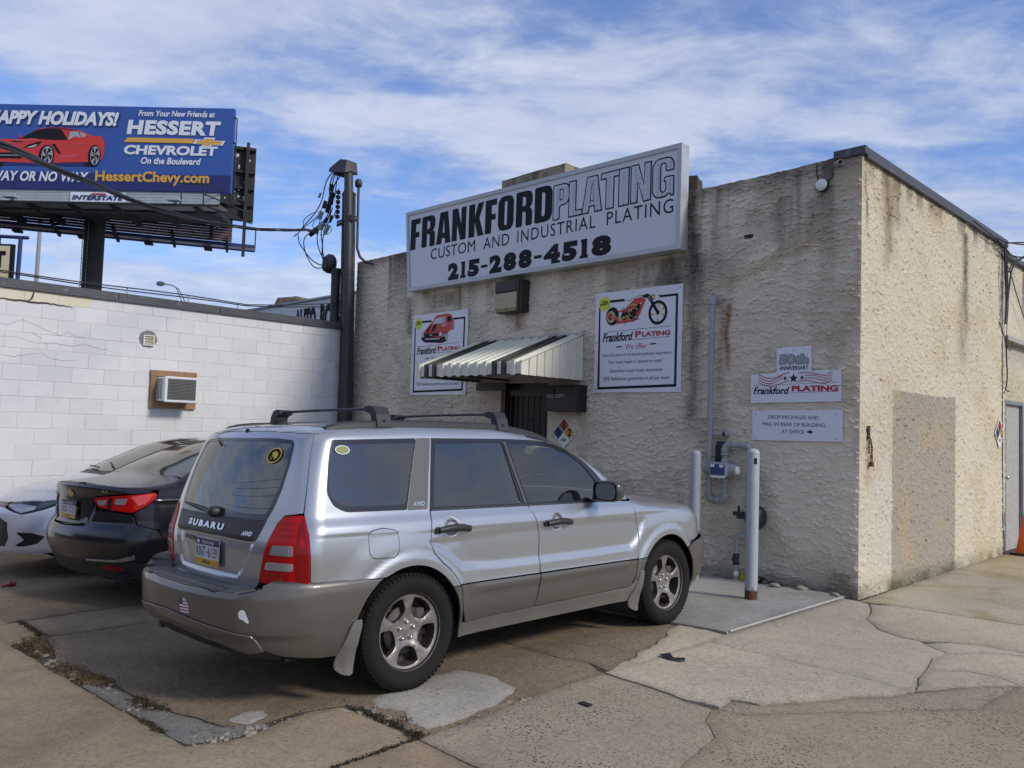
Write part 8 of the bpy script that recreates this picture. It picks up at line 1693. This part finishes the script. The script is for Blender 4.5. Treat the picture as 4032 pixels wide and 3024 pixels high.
for _ in range(34):
    t_, v_ = .15+1.9*r_.random(), r_.choice([3.3, 3.6, 3.0, 2.0, 1.2, 1.5])+.25*r_.random(); q = .03+.06*r_.random(); m.add([g2(t_, v_, .012), g2(t_+q, v_+.02, .012), g2(t_+q*.8, v_+q*2.2, .012), g2(t_-.02, v_+q*1.6, .012)], [(0, 1, 2, 3)])
m.build('peeling_paint', M['bwhite'], BB_)
for k in range(9): m = MB(); b2(m, (1.1, -1.27+.15*k, -.14), (15, -1.27+.15*k+.135, -.10)); m.build('plank', M['plank'], BB_)
m = MB(); V = [bl_(-14.8, -.95, -.15), bl_(-.6, -.95, -.15), g2(1.2, 0, .1), g2(15, 0, .1), bl_(-14.8, -1.22, -.15), bl_(-.8, -1.10, -.15), g2(1.2, -.35, .1), g2(15, -.7, .1)]; m.add(V, [(0, 1, 2, 3), (4, 7, 6, 5), (0, 4, 5, 1), (1, 5, 6, 2), (2, 6, 7, 3), (3, 7, 4, 0)]); m.build('torsion_box', M['bsteel'], BB_)
for w_, nm in ((-.9, 'far_catwalk_beam'), (-2.1, 'far_catwalk_beam')): m = MB(); b2(m, (-.2, -1.32, w_-.05), (17, -1.14, w_+.05)); m.build(nm, M['bluesteel'], BB_)
m = MB(); b2(m, (-.2, -1.24, -2.0), (17, -1.22, -.95)); m.build('catwalk_grating', mat('pale_grating', (.40, .42, .45), .6), BB_)
for t_ in (1.3, 4.2, 7.2, 10.2, 13.2): m = MB(); m.add([g2(t_, -1.0, .1), g2(t_+.14, -1.0, .1), g2(t_+.14, -1.22, .1), g2(t_, -1.22, .1), g2(t_, -1.24, -2.3), g2(t_+.14, -1.24, -2.3), g2(t_+.14, -1.46, -2.3), g2(t_, -1.46, -2.3)], [(0, 3, 2, 1), (4, 5, 6, 7), (0, 1, 5, 4), (1, 2, 6, 5), (2, 3, 7, 6), (3, 0, 4, 7)]); m.build('outrigger', M['bsteel'], BB_)
for t_ in (2.4, 5.6, 9., 12.2): m = MB(); b2(m, (t_-.22, -1.55, -1.9), (t_+.22, -1.42, -1.3)); m.build('flood_lamp', M['bsteel'], BB_)
m = MB()
for a, b in (((-.2, -1.3, -.9), (-.2, -.2, -.9)), ((-.2, -.2, -.9), (-.2, -.2, -2.1)), ((-.2, -.2, -2.1), (-.2, -1.3, -2.1)), ((-.2, -.7, -.9), (-.2, -.7, -2.1)), ((-.2, -.2, -.9), (1., -.2, -.9)), ((.5, -.2, -2.1), (.5, -1.3, -2.1))): m.tube([g2(*a), g2(*b)], .035, 6)
m.build('handrail', M['bluesteel'], BB_)
px_, py_ = -46.1, 14.0
m = MB(); m.tube([(px_, py_, 0), (px_, py_, 12.3)], .50, 24); m.build('post', M['bsteel'], BB_)
m = MB(); m.tube([(px_+.36, py_-.62+.2, 0), (px_+.36, py_-.62+.2, 12.2)], .02, 5); m.tube([(px_+.1, py_-.60, 0), (px_+.1, py_-.60, 12.2)], .02, 5)
for k in range(26): m.tube([(px_+.36, py_-.42, 7.2+k*.2), (px_+.1, py_-.60, 7.2+k*.2)], .012, 4)
m.build('ladder', mat('ladder_steel', (.12, .12, .12), .6), BB_)
# T sign on a bracket, light pole, street lamp
TS = thing('hanging_sign', 'cream hanging sign ending in a black T, in a dark frame behind the white wall', 'sign', (-22.9, 5.0, 2.5)); du = Vector((.704, .710, 0)); dn = Vector((.710, -.704, 0)); o_ = Vector((-22.86, 5.10, 0))
ft = lambda u, v, d=0: tuple(o_ + du*u + Vector((0, 0, v)) + dn*d)
m = MB(); m.prism([(-2.4, 4.60), (.0, 4.60), (.0, 5.62), (-2.4, 5.62)], ft, -.10, 0); m.build('sign_frame', M['ink'], TS)
m = MB(); m.prism([(-2.35, 4.66), (-.075, 4.66), (-.075, 5.57), (-2.35, 5.57)], ft, 0, .012); m.build('sign_face', mat('cream_sign', (.60, .53, .33), .6), TS)
m = MB(); put_text(m, 'T', ft, -.46, 5.02, -.16, 5.44, .016, bold=.06); m.build('lettering', M['ink'], TS)
m = MB(); m.tube([ft(.10, 2.5, -.05), ft(.14, 5.80, -.05)], .05, 8); m.tube([ft(-2.4, 5.87, -.05), ft(.33, 5.80, -.05)], .045, 8); m.tube([ft(-.38, 5.85, -.05), ft(-.38, 5.62, -.05)], .03, 6); m.build('bracket', M['bluesteel'], TS)
LPo = thing('light_pole', 'tall thin grey pole behind the white block building, below the billboard', 'pole', (-67.2, 16.7, 0)); m = MB(); m.tube([(-67.3, 16.6, 0), (-67.05, 16.6, 15.65)], [.19, .13], 12); m.build('shaft', mat('pole_grey', (.28, .28, .29), .6), LPo)
m = MB(); m.tube([(-67.05, 16.6, 15.6), (-67.05, 16.6, 15.75)], .2, 12); m.build('cap', M['galv'], LPo)
SLa = thing('street_lamp', 'street lamp with a thin curved arm rising just above the white roof', 'street lamp', (-49.5, 20.6, 0)); q = lambda u, v: (-49.55 - .704*u, 20.6 - .71*u, v)
m = MB(); m.tube([q(0, 0), q(0, 8.2)], [.14, .09], 8); m.build('pole', M['galv'], SLa); m = MB(); m.tube([q(0, 8.1), q(.25, 8.75), q(.6, 9.35), q(1.0, 9.58), q(1.5, 9.66)], .035, 6); m.tube([q(0, 7.7), q(.45, 8.8), q(.75, 9.42)], .03, 6); m.build('arm', M['galv'], SLa)
m = MB(); m.lathe(q(1.45, 9.66), (-.704, -.71, 0), [(.02, 0), (.10, .06), (.17, .25), (.13, .48), (.02, .56)], 10); m.build('lamp_head', M['steel'], SLa)
# auto body building beyond
AB = thing('auto_body_building', 'pale building with black AUTO BODY lettering, glimpsed between the white wall and the pole', 'building', (-28, 20, 0))
m = MB(); m.box((-46, 16.02, 0), (-18, 30, 6.05)); m.build('wall', mat('pale_siding', (.70, .71, .73), .6, noise=.08, nscale=1.5), AB)
for k in range(3): m = MB(); m.box((-46, 16.0, 6.05-.30*(k+1)), (-18, 16.018, 6.05-.30*k-.012)); m.build('siding_strip', bpy.data.materials['pale_siding'], AB)
m = MB(); m.box((-46, 15.9, 6.05), (-18, 16.25, 6.12)); m.build('coping', M['steel'], AB)
fa = lambda a, b, d=0: (a, 15.99-d, b)
m = MB(); put_text(m, 'EAST', fa, -33.0, 4.75, -28.85, 5.62, .01, bold=.07); put_text(m, 'AUTO', fa, -28.3, 4.75, -26.75, 5.80, .01, bold=.05); put_text(m, 'BODY', fa, -26.45, 4.75, -24.8, 5.86, .01, bold=.05); m.build('lettering', M['ink'], AB)
m = MB(); m.add(*[([(-30.05, 16.0, 6.12), (-27.5, 16.0, 6.12), (-27.5, 16.9, 6.12), (-30.05, 16.9, 6.12), (-29.95, 16.1, 6.44), (-29.2, 16.1, 6.40), (-28.5, 16.15, 6.38), (-27.9, 16.2, 6.22), (-29.9, 16.8, 6.42), (-28.3, 16.8, 6.3)]), [(0, 1, 7, 6, 5, 4), (0, 4, 8, 3), (4, 5, 6, 9, 8), (6, 7, 1, 9), (3, 8, 9, 2), (1, 2, 9)]]); tag(m.build('tarpaulin', mat('brown_tarpaulin', (.28, .20, .13), .9, noise=.5, nscale=3, bump=.06, bscale=5)), 'crumpled brown tarpaulin lying on the far auto body roof', 'tarpaulin')
# roof-edge wires on little stand-offs along the white wall
def sag(a, b, s_, n=14): return [(a[0]+(b[0]-a[0])*t, a[1]+(b[1]-a[1])*t, a[2]+(b[2]-a[2])*t - s_*4*t*(1-t)) for t in np.linspace(0, 1, n)]
for i, (zA, dx_) in enumerate(((3.235, -.02), (3.26, .02))):
    m = MB(); P = [(-11.75+dx_, y_, zA - .012*math.sin(y_*2.1+i)) for y_ in np.linspace(.5, 5.8, 12)] + [(-11.74+dx_, 6.5, 3.31+.03*i), (-11.74, 7.3, 3.42+.05*i), (-11.8, 7.6, 3.52+.06*i)]; m.tube(P, .009, 6); tag(m.build('roof_wire', M['cable']), ('lower' if i == 0 else 'upper') + ' of the two black wires strung along the white wall coping', 'wire', 'wires along the white wall coping')
for y_, nm in ((4.03, 'first'), (4.89, 'second'), (5.66, 'third')):
    m = MB(); m.tube([(-11.75, y_, 3.165), (-11.75, y_, 3.26)], .008, 6); tag(m.build('wire_clip', M['galv']), nm + ' little wire stand-off on the white wall coping, counted from the left', 'bracket', 'stand-offs on the coping')
# ---------------------------------------------------------------- service mast, conduits and cables at the wall corner
PL = thing('service_pole', 'weathered wooden service pole in the gap between the white and the stucco building', 'pole', (-11.80, 7.55, -.2))
m = MB(); m.tube([(-11.62, 7.60, -.25), (-11.66, 7.60, 2.0), (-11.74, 7.60, 3.8), (-11.82, 7.60, 5.43)], [.125, .125, .12, .115], 14); m.build('pole_shaft', M['wood'], PL)
m = MB(); m.add([(-11.93, 7.52, 5.40), (-11.72, 7.52, 5.40), (-11.72, 7.70, 5.40), (-11.93, 7.70, 5.40), (-11.90, 7.55, 5.50), (-11.76, 7.56, 5.45), (-11.78, 7.66, 5.47), (-11.9, 7.66, 5.44)], [(0, 1, 5, 4), (1, 2, 6, 5), (2, 3, 7, 6), (3, 0, 4, 7), (4, 5, 6, 7)]); m.build('split_top', M['wood'], PL)
m = MB()
for k in range(6): m.lathe((-12.00-.012*k*0, 7.50, 5.46-.085*k), (0, 0, 1), [(.018, -.035), (.042, -.02), (.042, -.006), (.022, 0), (.042, .006), (.042, .02), (.018, .035)], 12)
m.tube([(-12.00, 7.50, 5.52), (-12.0, 7.50, 4.98)], .012, 6); m.build('insulator_rack', mat('brown_insulator', (.05, .022, .015), .35), PL)
m = MB()
for z_ in (4.86, 4.89, 4.93): m.tube([(-11.96, 7.48, z_+.0), (-11.75, 7.44, z_-.01), (-11.50, 7.44, z_+.03), (-11.46, 7.55, z_+.02)], .016, 6)
m.build('wire_lashing', mat('old_rope', (.07, .055, .045), .9), PL)
CR = thing('conduit_riser', 'tall dark conduit with a boxy weatherhead, beside the wooden service pole', 'conduit', (-11.48, 7.5, -.2))
m = MB(); m.tube([(-11.42, 7.47, -.25), (-11.46, 7.47, 1.7), (-11.53, 7.47, 3.9), (-11.60, 7.47, 5.0), (-11.66, 7.47, 5.72)], .075, 16); m.build('conduit_pipe', M['cond'], CR)
for z_, x_ in ((3.05, -11.50), (3.95, -11.535), (2.2, -11.475)): m = MB(); m.tube([(x_, 7.47, z_), (x_-.001, 7.47, z_+.09)], .086, 16); m.build('conduit_coupling', M['cond'], CR)
m = MB()
V = [(-12.08, 7.34, 5.80), (-11.60, 7.36, 5.70), (-11.58, 7.60, 5.70), (-12.06, 7.62, 5.80), (-12.09, 7.35, 5.86), (-11.80, 7.38, 5.97), (-11.62, 7.40, 5.93), (-11.57, 7.46, 5.74), (-11.57, 7.58, 5.74), (-11.62, 7.60, 5.92), (-11.80, 7.62, 5.96), (-12.07, 7.62, 5.86)]
m.add(V, [(0, 3, 2, 1), (0, 1, 7, 6, 5, 4), (3, 11, 10, 9, 8, 2), (4, 5, 10, 11), (5, 6, 9, 10), (6, 7, 8, 9), (7, 1, 2, 8), (0, 4, 11, 3)]); m.build('weatherhead', M['cond'], CR)
m = MB(); m.box((-11.99, 7.37, 5.735), (-11.69, 7.58, 5.775)); m.build('weatherhead_block', M['wood'], CR)
C2 = thing('thin_conduit', 'thin capped conduit rising behind the tall riser and bending over the stucco roof', 'conduit', (-11.4, 7.6, 3.9))
m = MB(); m.tube([(-11.60, 7.64, 5.62), (-11.56, 7.64, 4.45), (-11.44, 7.62, 4.28), (-11.30, 7.64, 4.18), (-11.15, 7.70, 4.14)], .022, 8); m.build('conduit_pipe', M['cond'], C2); m = MB(); m.lathe((-11.60, 7.64, 5.50), (0, 0, 1), [(.03, 0), (.06, .02), (.065, .09), (.04, .14), (0, .15)], 14); m.build('conduit_cap', M['cond'], C2)
C3 = thing('conduit_riser', 'shorter dark conduit ending in a round hooded weatherhead, set against the white wall', 'conduit', (-11.9, 7.45, -.2))
m = MB(); m.tube([(-11.83, 7.48, -.3), (-11.86, 7.48, 1.7), (-11.93, 7.48, 4.06)], .080, 16); m.build('conduit_pipe', M['cond'], C3)
for z_, x_ in ((4.02, -11.93), (3.2, -11.905)): m = MB(); m.tube([(x_, 7.48, z_), (x_-.001, 7.48, z_+.09)], .092, 16); m.build('conduit_coupling', M['cond'], C3)
m = MB(); m.lathe((-12.04, 7.40, 4.20), (.15, 1, 0), [(.02, -.07), (.13, -.06), (.165, -.02), (.165, .05), (.13, .09), (0, .10)], 22); m.build('weatherhead', M['cond'], C3)
m = MB(); m.lathe((-12.055, 7.375, 4.18), (-.1, -1, 0), [(.12, 0), (.12, .04), (.09, .045), (0, .03)], 18); m.build('weatherhead_block', M['ink'], C3)
# feeder: three twisted lines coming in overhead from the left foreground
A_ = [(-5.0, .55, 2.98), (-5.76, 1.18, 3.15), (-7.6, 2.13, 3.53), (-9.03, 3.52, 3.73), (-9.99, 4.67, 3.98), (-10.9, 5.75, 4.28), (-12.0, 6.95, 4.70), (-12.62, 7.5, 4.84)]
A_ = smoothc(A_, 2, False)
n_ = len(A_)
for i, wd in enumerate(('topmost', 'middle', 'lowest')):
    P = []
    for k, p in enumerate(A_):
        a = k*.55 + i*2.1; P.append((p[0]+.012*math.cos(a), p[1]+.012*math.cos(a), p[2]+.016*math.sin(a)))
    m = MB(); m.tube(P, .0115, 6); tag(m.build('feeder_cable', M['cable']), wd + ' strand of the twisted black cable crossing the sky to the pole', 'cable', 'strands of the overhead feeder cable')
CB = thing('service_cables', 'tangle of black drop wires and splices looping between the two weatherheads', 'cable', (-12.4, 7.45, 4.2))
Yq = 7.42
def wire(pts, r=.010, mt='cable'): m = MB(); m.tube([(x_, Yq + .05*math.sin(3*x_+5*z_), z_) for x_, z_ in smoothc(pts, 2, False)], r, 6); m.build('drop_wire', M[mt], CB)
wire([(-12.04, 5.78), (-12.25, 5.62), (-12.41, 5.45), (-12.52, 5.35), (-12.64, 5.20), (-12.83, 5.02), (-13.05, 4.88), (-13.3, 4.86)]); wire([(-11.98, 5.75), (-12.10, 5.55), (-12.16, 5.35), (-12.22, 5.15), (-12.36, 4.98), (-12.6, 4.86), (-12.62, 4.85)]); wire([(-11.93, 5.74), (-12.0, 5.56), (-12.13, 5.30), (-12.2, 5.1), (-12.3, 4.95), (-12.42, 4.8), (-12.6, 4.82)]); wire([(-11.85, 5.73), (-11.87, 5.5), (-11.95, 5.35)])
wire([(-11.80, 5.66), (-11.9, 5.58), (-12.0, 5.45), (-12.08, 5.25)]); wire([(-12.62, 4.83), (-12.9, 4.76), (-12.94, 4.55), (-12.80, 4.35), (-12.62, 4.20), (-12.3, 4.16), (-12.12, 4.22)]); wire([(-13.1, 4.86), (-13.12, 4.72), (-13.0, 4.6), (-12.75, 4.38), (-12.4, 4.22), (-12.15, 4.2)])
wire([(-12.45, 5.02), (-12.43, 4.8), (-12.4, 4.6), (-12.28, 4.38), (-12.14, 4.26)]); wire([(-12.2, 4.92), (-12.25, 4.75), (-12.22, 4.5), (-12.2, 4.35), (-12.1, 4.25)]); wire([(-12.35, 4.85), (-12.3, 4.7), (-12.22, 4.55), (-12.25, 4.35), (-12.2, 4.2)])
wire([(-12.60, 5.22), (-12.82, 5.18), (-12.95, 5.08), (-12.88, 4.95), (-12.7, 4.86), (-12.5, 4.9)], .007); wire([(-12.5, 5.12), (-12.65, 5.0), (-12.58, 4.88), (-12.4, 4.95), (-12.2, 5.05)], .006); wire([(-12.15, 4.9), (-12.05, 4.8), (-12.1, 4.72), (-12.35, 4.74)], .006); wire([(-12.98, 4.92), (-12.75, 5.0), (-12.55, 5.12), (-12.42, 5.3)], .008); wire([(-12.62, 4.86), (-12.3, 4.88), (-12.1, 5.0), (-12.02, 5.1)], .009); wire([(-12.7, 4.84), (-12.4, 4.9), (-12.22, 5.05), (-12.1, 5.2)], .009)
for x0_, z0_, x1_, z1_, r, mt in ((-12.50, 5.44, -12.44, 5.51, .022, 'steel'), (-12.46, 5.05, -12.38, 5.17, .045, 'steel'), (-12.40, 4.86, -12.31, 4.96, .045, 'steel'), (-12.25, 4.77, -12.15, 4.88, .042, 'steel'), (-12.33, 5.22, -12.27, 5.34, .032, 'cable'), (-12.22, 5.12, -12.18, 5.27, .035, 'cable'), (-12.12, 5.48, -12.08, 5.60, .040, 'cond'), (-12.13, 5.25, -12.05, 5.45, .05, 'cable'), (-12.24, 4.95, -12.19, 5.03, .03, 'cable'), (-12.1, 4.93, -12.05, 5.05, .025, 'cable'), (-12.72, 4.80, -12.52, 4.86, .035, 'cable')):
    m = MB(); m.tube([(x0_, Yq, z0_), (x1_, Yq, z1_)], r, 8); m.build('splice', M[mt], CB)
# wires on the side wall end
SW = thing('wall_wires', 'knot of black utility wires tied at the far end of the side wall coping', 'wire', (-3.08, 12.3, 2.5))
def sw(pts, r=.010, x0=-3.05): m = MB(); m.tube([(x0 if len(p) == 2 else p[2], p[0], p[1]) for p in smoothc([(a[0], a[1], a[2] if len(a) > 2 else x0) for a in pts], 2, False)] if False else [(p[2], p[0], p[1]) for p in smoothc([(a[0], a[1], a[2] if len(a) > 2 else x0) for a in pts], 2, False)], r, 6); m.build('drop_wire', M['cable'], SW)
sw([(11.0, 4.24), (11.5, 4.22), (12.0, 4.20), (12.35, 4.17), (12.6, 4.12)]); sw([(12.0, 4.22), (12.5, 4.24), (13.2, 4.25, -2.6), (15, 4.5, -1.5)]); sw([(12.2, 4.15), (12.7, 4.30), (13.4, 4.35, -2.7), (15, 4.7, -1.2)]); sw([(12.25, 4.10), (12.9, 4.10), (13.6, 4.18, -2.5), (15, 4.2, -1.6)])
sw([(12.35, 4.2), (12.38, 3.9), (12.45, 3.5), (12.42, 3.2), (12.38, 3.12)], .014); sw([(12.42, 4.18), (12.48, 3.8), (12.52, 3.4), (12.44, 3.12)], .014); sw([(12.45, 3.3), (12.6, 3.7), (12.75, 4.0), (13.0, 4.18, -2.9)], .012); sw([(12.55, 3.85), (12.8, 4.05), (13.2, 4.2, -2.8)], .01); sw([(12.4, 3.15), (12.65, 2.95), (12.9, 2.75), (13.1, 2.98)], .006, -3.12); sw([(12.72, 3.9, -3.1), (12.70, 3.3, -3.1), (12.66, 2.95, -3.1)], .005)
sw([(12.62, 2.95), (12.60, 2.7), (12.66, 2.45), (12.62, 2.30), (12.55, 2.22), (12.75, 2.22)], .009, -3.09); sw([(12.5, 4.1), (12.9, 3.95), (13.3, 3.6), (13.9, 3.2)], .007, -3.12); sw([(12.52, 4.2), (12.52, 3.0), (12.55, 1.0), (12.57, .2)], .006, -3.12)
# litter
m = MB(); m.add([(-3.17, 4.60, .016), (-3.12, 4.66, .026), (-3.06, 4.61, .018), (-2.98, 4.63, .03), (-2.96, 4.59, .016), (-3.05, 4.56, .022), (-3.11, 4.57, .016)], [(6, 5, 4, 3, 2, 1, 0)]); tag(m.build('plastic_scrap', M['cable']), 'torn black plastic scrap lying on the light concrete slab', 'litter')
m = MB(); m.box((-2.90, 3.46, .004), (-2.83, 3.50, .010)); tag(m.build('plastic_scrap', M['cable']), 'small black scrap lying on the speckled slab in the middle foreground', 'litter')
m = MB(); m.box((-8.86, 2.10, -.165), (-8.78, 2.17, -.12), bev=.015); m.box((-8.82, 2.05, -.165), (-8.79, 2.10, -.14), bev=.01); tag(m.build('red_scrap', M['redd']), 'red plastic scrap on the ground under the pale sedan nose', 'litter')
for i, (x_, y_, r, t) in enumerate(((-3.86, 7.55, .04, 'small pale stone on the pad near the bollard, against the wall'), (-3.62, 7.62, .05, 'larger pale stone at the wall foot between bollard and corner'), (-3.28, 7.60, .035, 'pale stone at the pad corner next to the building corner'))):
    m = MB(); rr_i = random.Random(i); V = []; F = []
    for a_ in range(5):
        for b_ in range(8):
            ph = math.pi*a_/4; q = r*(.8+.4*rr_i.random()); V.append((x_+1.4*q*math.sin(ph)*math.cos(b_*.785), y_+q*math.sin(ph)*math.sin(b_*.785), .03+.55*r*math.cos(ph)))
    F = [(a_*8+b_, a_*8+(b_+1) % 8, (a_+1)*8+(b_+1) % 8, (a_+1)*8+b_) for a_ in range(4) for b_ in range(8)]; m.add(V, [f[::-1] for f in F], 0, True); tag(m.build('stone', M['stonep']), t, 'stone', 'stones along the wall foot')
# ---------------------------------------------------------------- street side: mirrored in the glass and paint
BR_ = thing('brick_building', 'low red brick building across the street, seen only as a reflection in the rear window', 'building', (-12, -19, 0))
m = MB(); m.box((-34, -28, 0), (2.0, -17.5, 5.2)); m.build('wall', mat('red_brick', (.13, .045, .03), .9, noise=.3, nscale=2), BR_); m = MB(); m.box((-34.1, -28.1, 5.2), (2.1, -17.4, 5.4)); m.build('coping', M['steel'], BR_)
for k in range(8):
    m = MB(); m.box((-32+4*k, -17.5, 1.6), (-30+4*k, -17.47, 3.6)); m.build('window', M['ink'], BR_)
for i, (x_, y_, l) in enumerate(((-4.5, -13.5, 'tall wooden utility pole across the street beside the brick building'), (9, -8.5, 'wooden utility pole on the near kerb behind the viewer'))):
    U = thing('utility_pole', l, 'utility pole', (x_, y_, 0), 'street utility poles'); m = MB(); m.tube([(x_, y_, 0), (x_, y_, 10.5)], [.17, .12], 10); m.build('shaft', M['wood'], U); m = MB(); m.tube([(x_-1.1, y_, 9.7), (x_+1.1, y_, 9.7)], .06, 6); m.tube([(x_-.8, y_, 8.7), (x_+.8, y_, 8.7)], .06, 6); m.build('crossarm', M['wood'], U)
for i, z_ in enumerate((9.8, 9.8, 8.8, 7.4, 6.9, 6.4)):
    dx_ = (-.9, .9, -.6, 0, 0, .1)[i]; m = MB(); m.tube(sag((-40, -16+dx_, z_), (-4.5, -13.5+dx_, z_), .6) + sag((-4.5, -13.5+dx_, z_), (9, -8.5+dx_, z_), .4)[1:] + sag((9, -8.5+dx_, z_), (24, 9+dx_, z_), .6)[1:] + sag((24, 9+dx_, z_), (34, 45+dx_, z_), .8)[1:], .022, 4); m.build('street_wire', M['cable'], U)
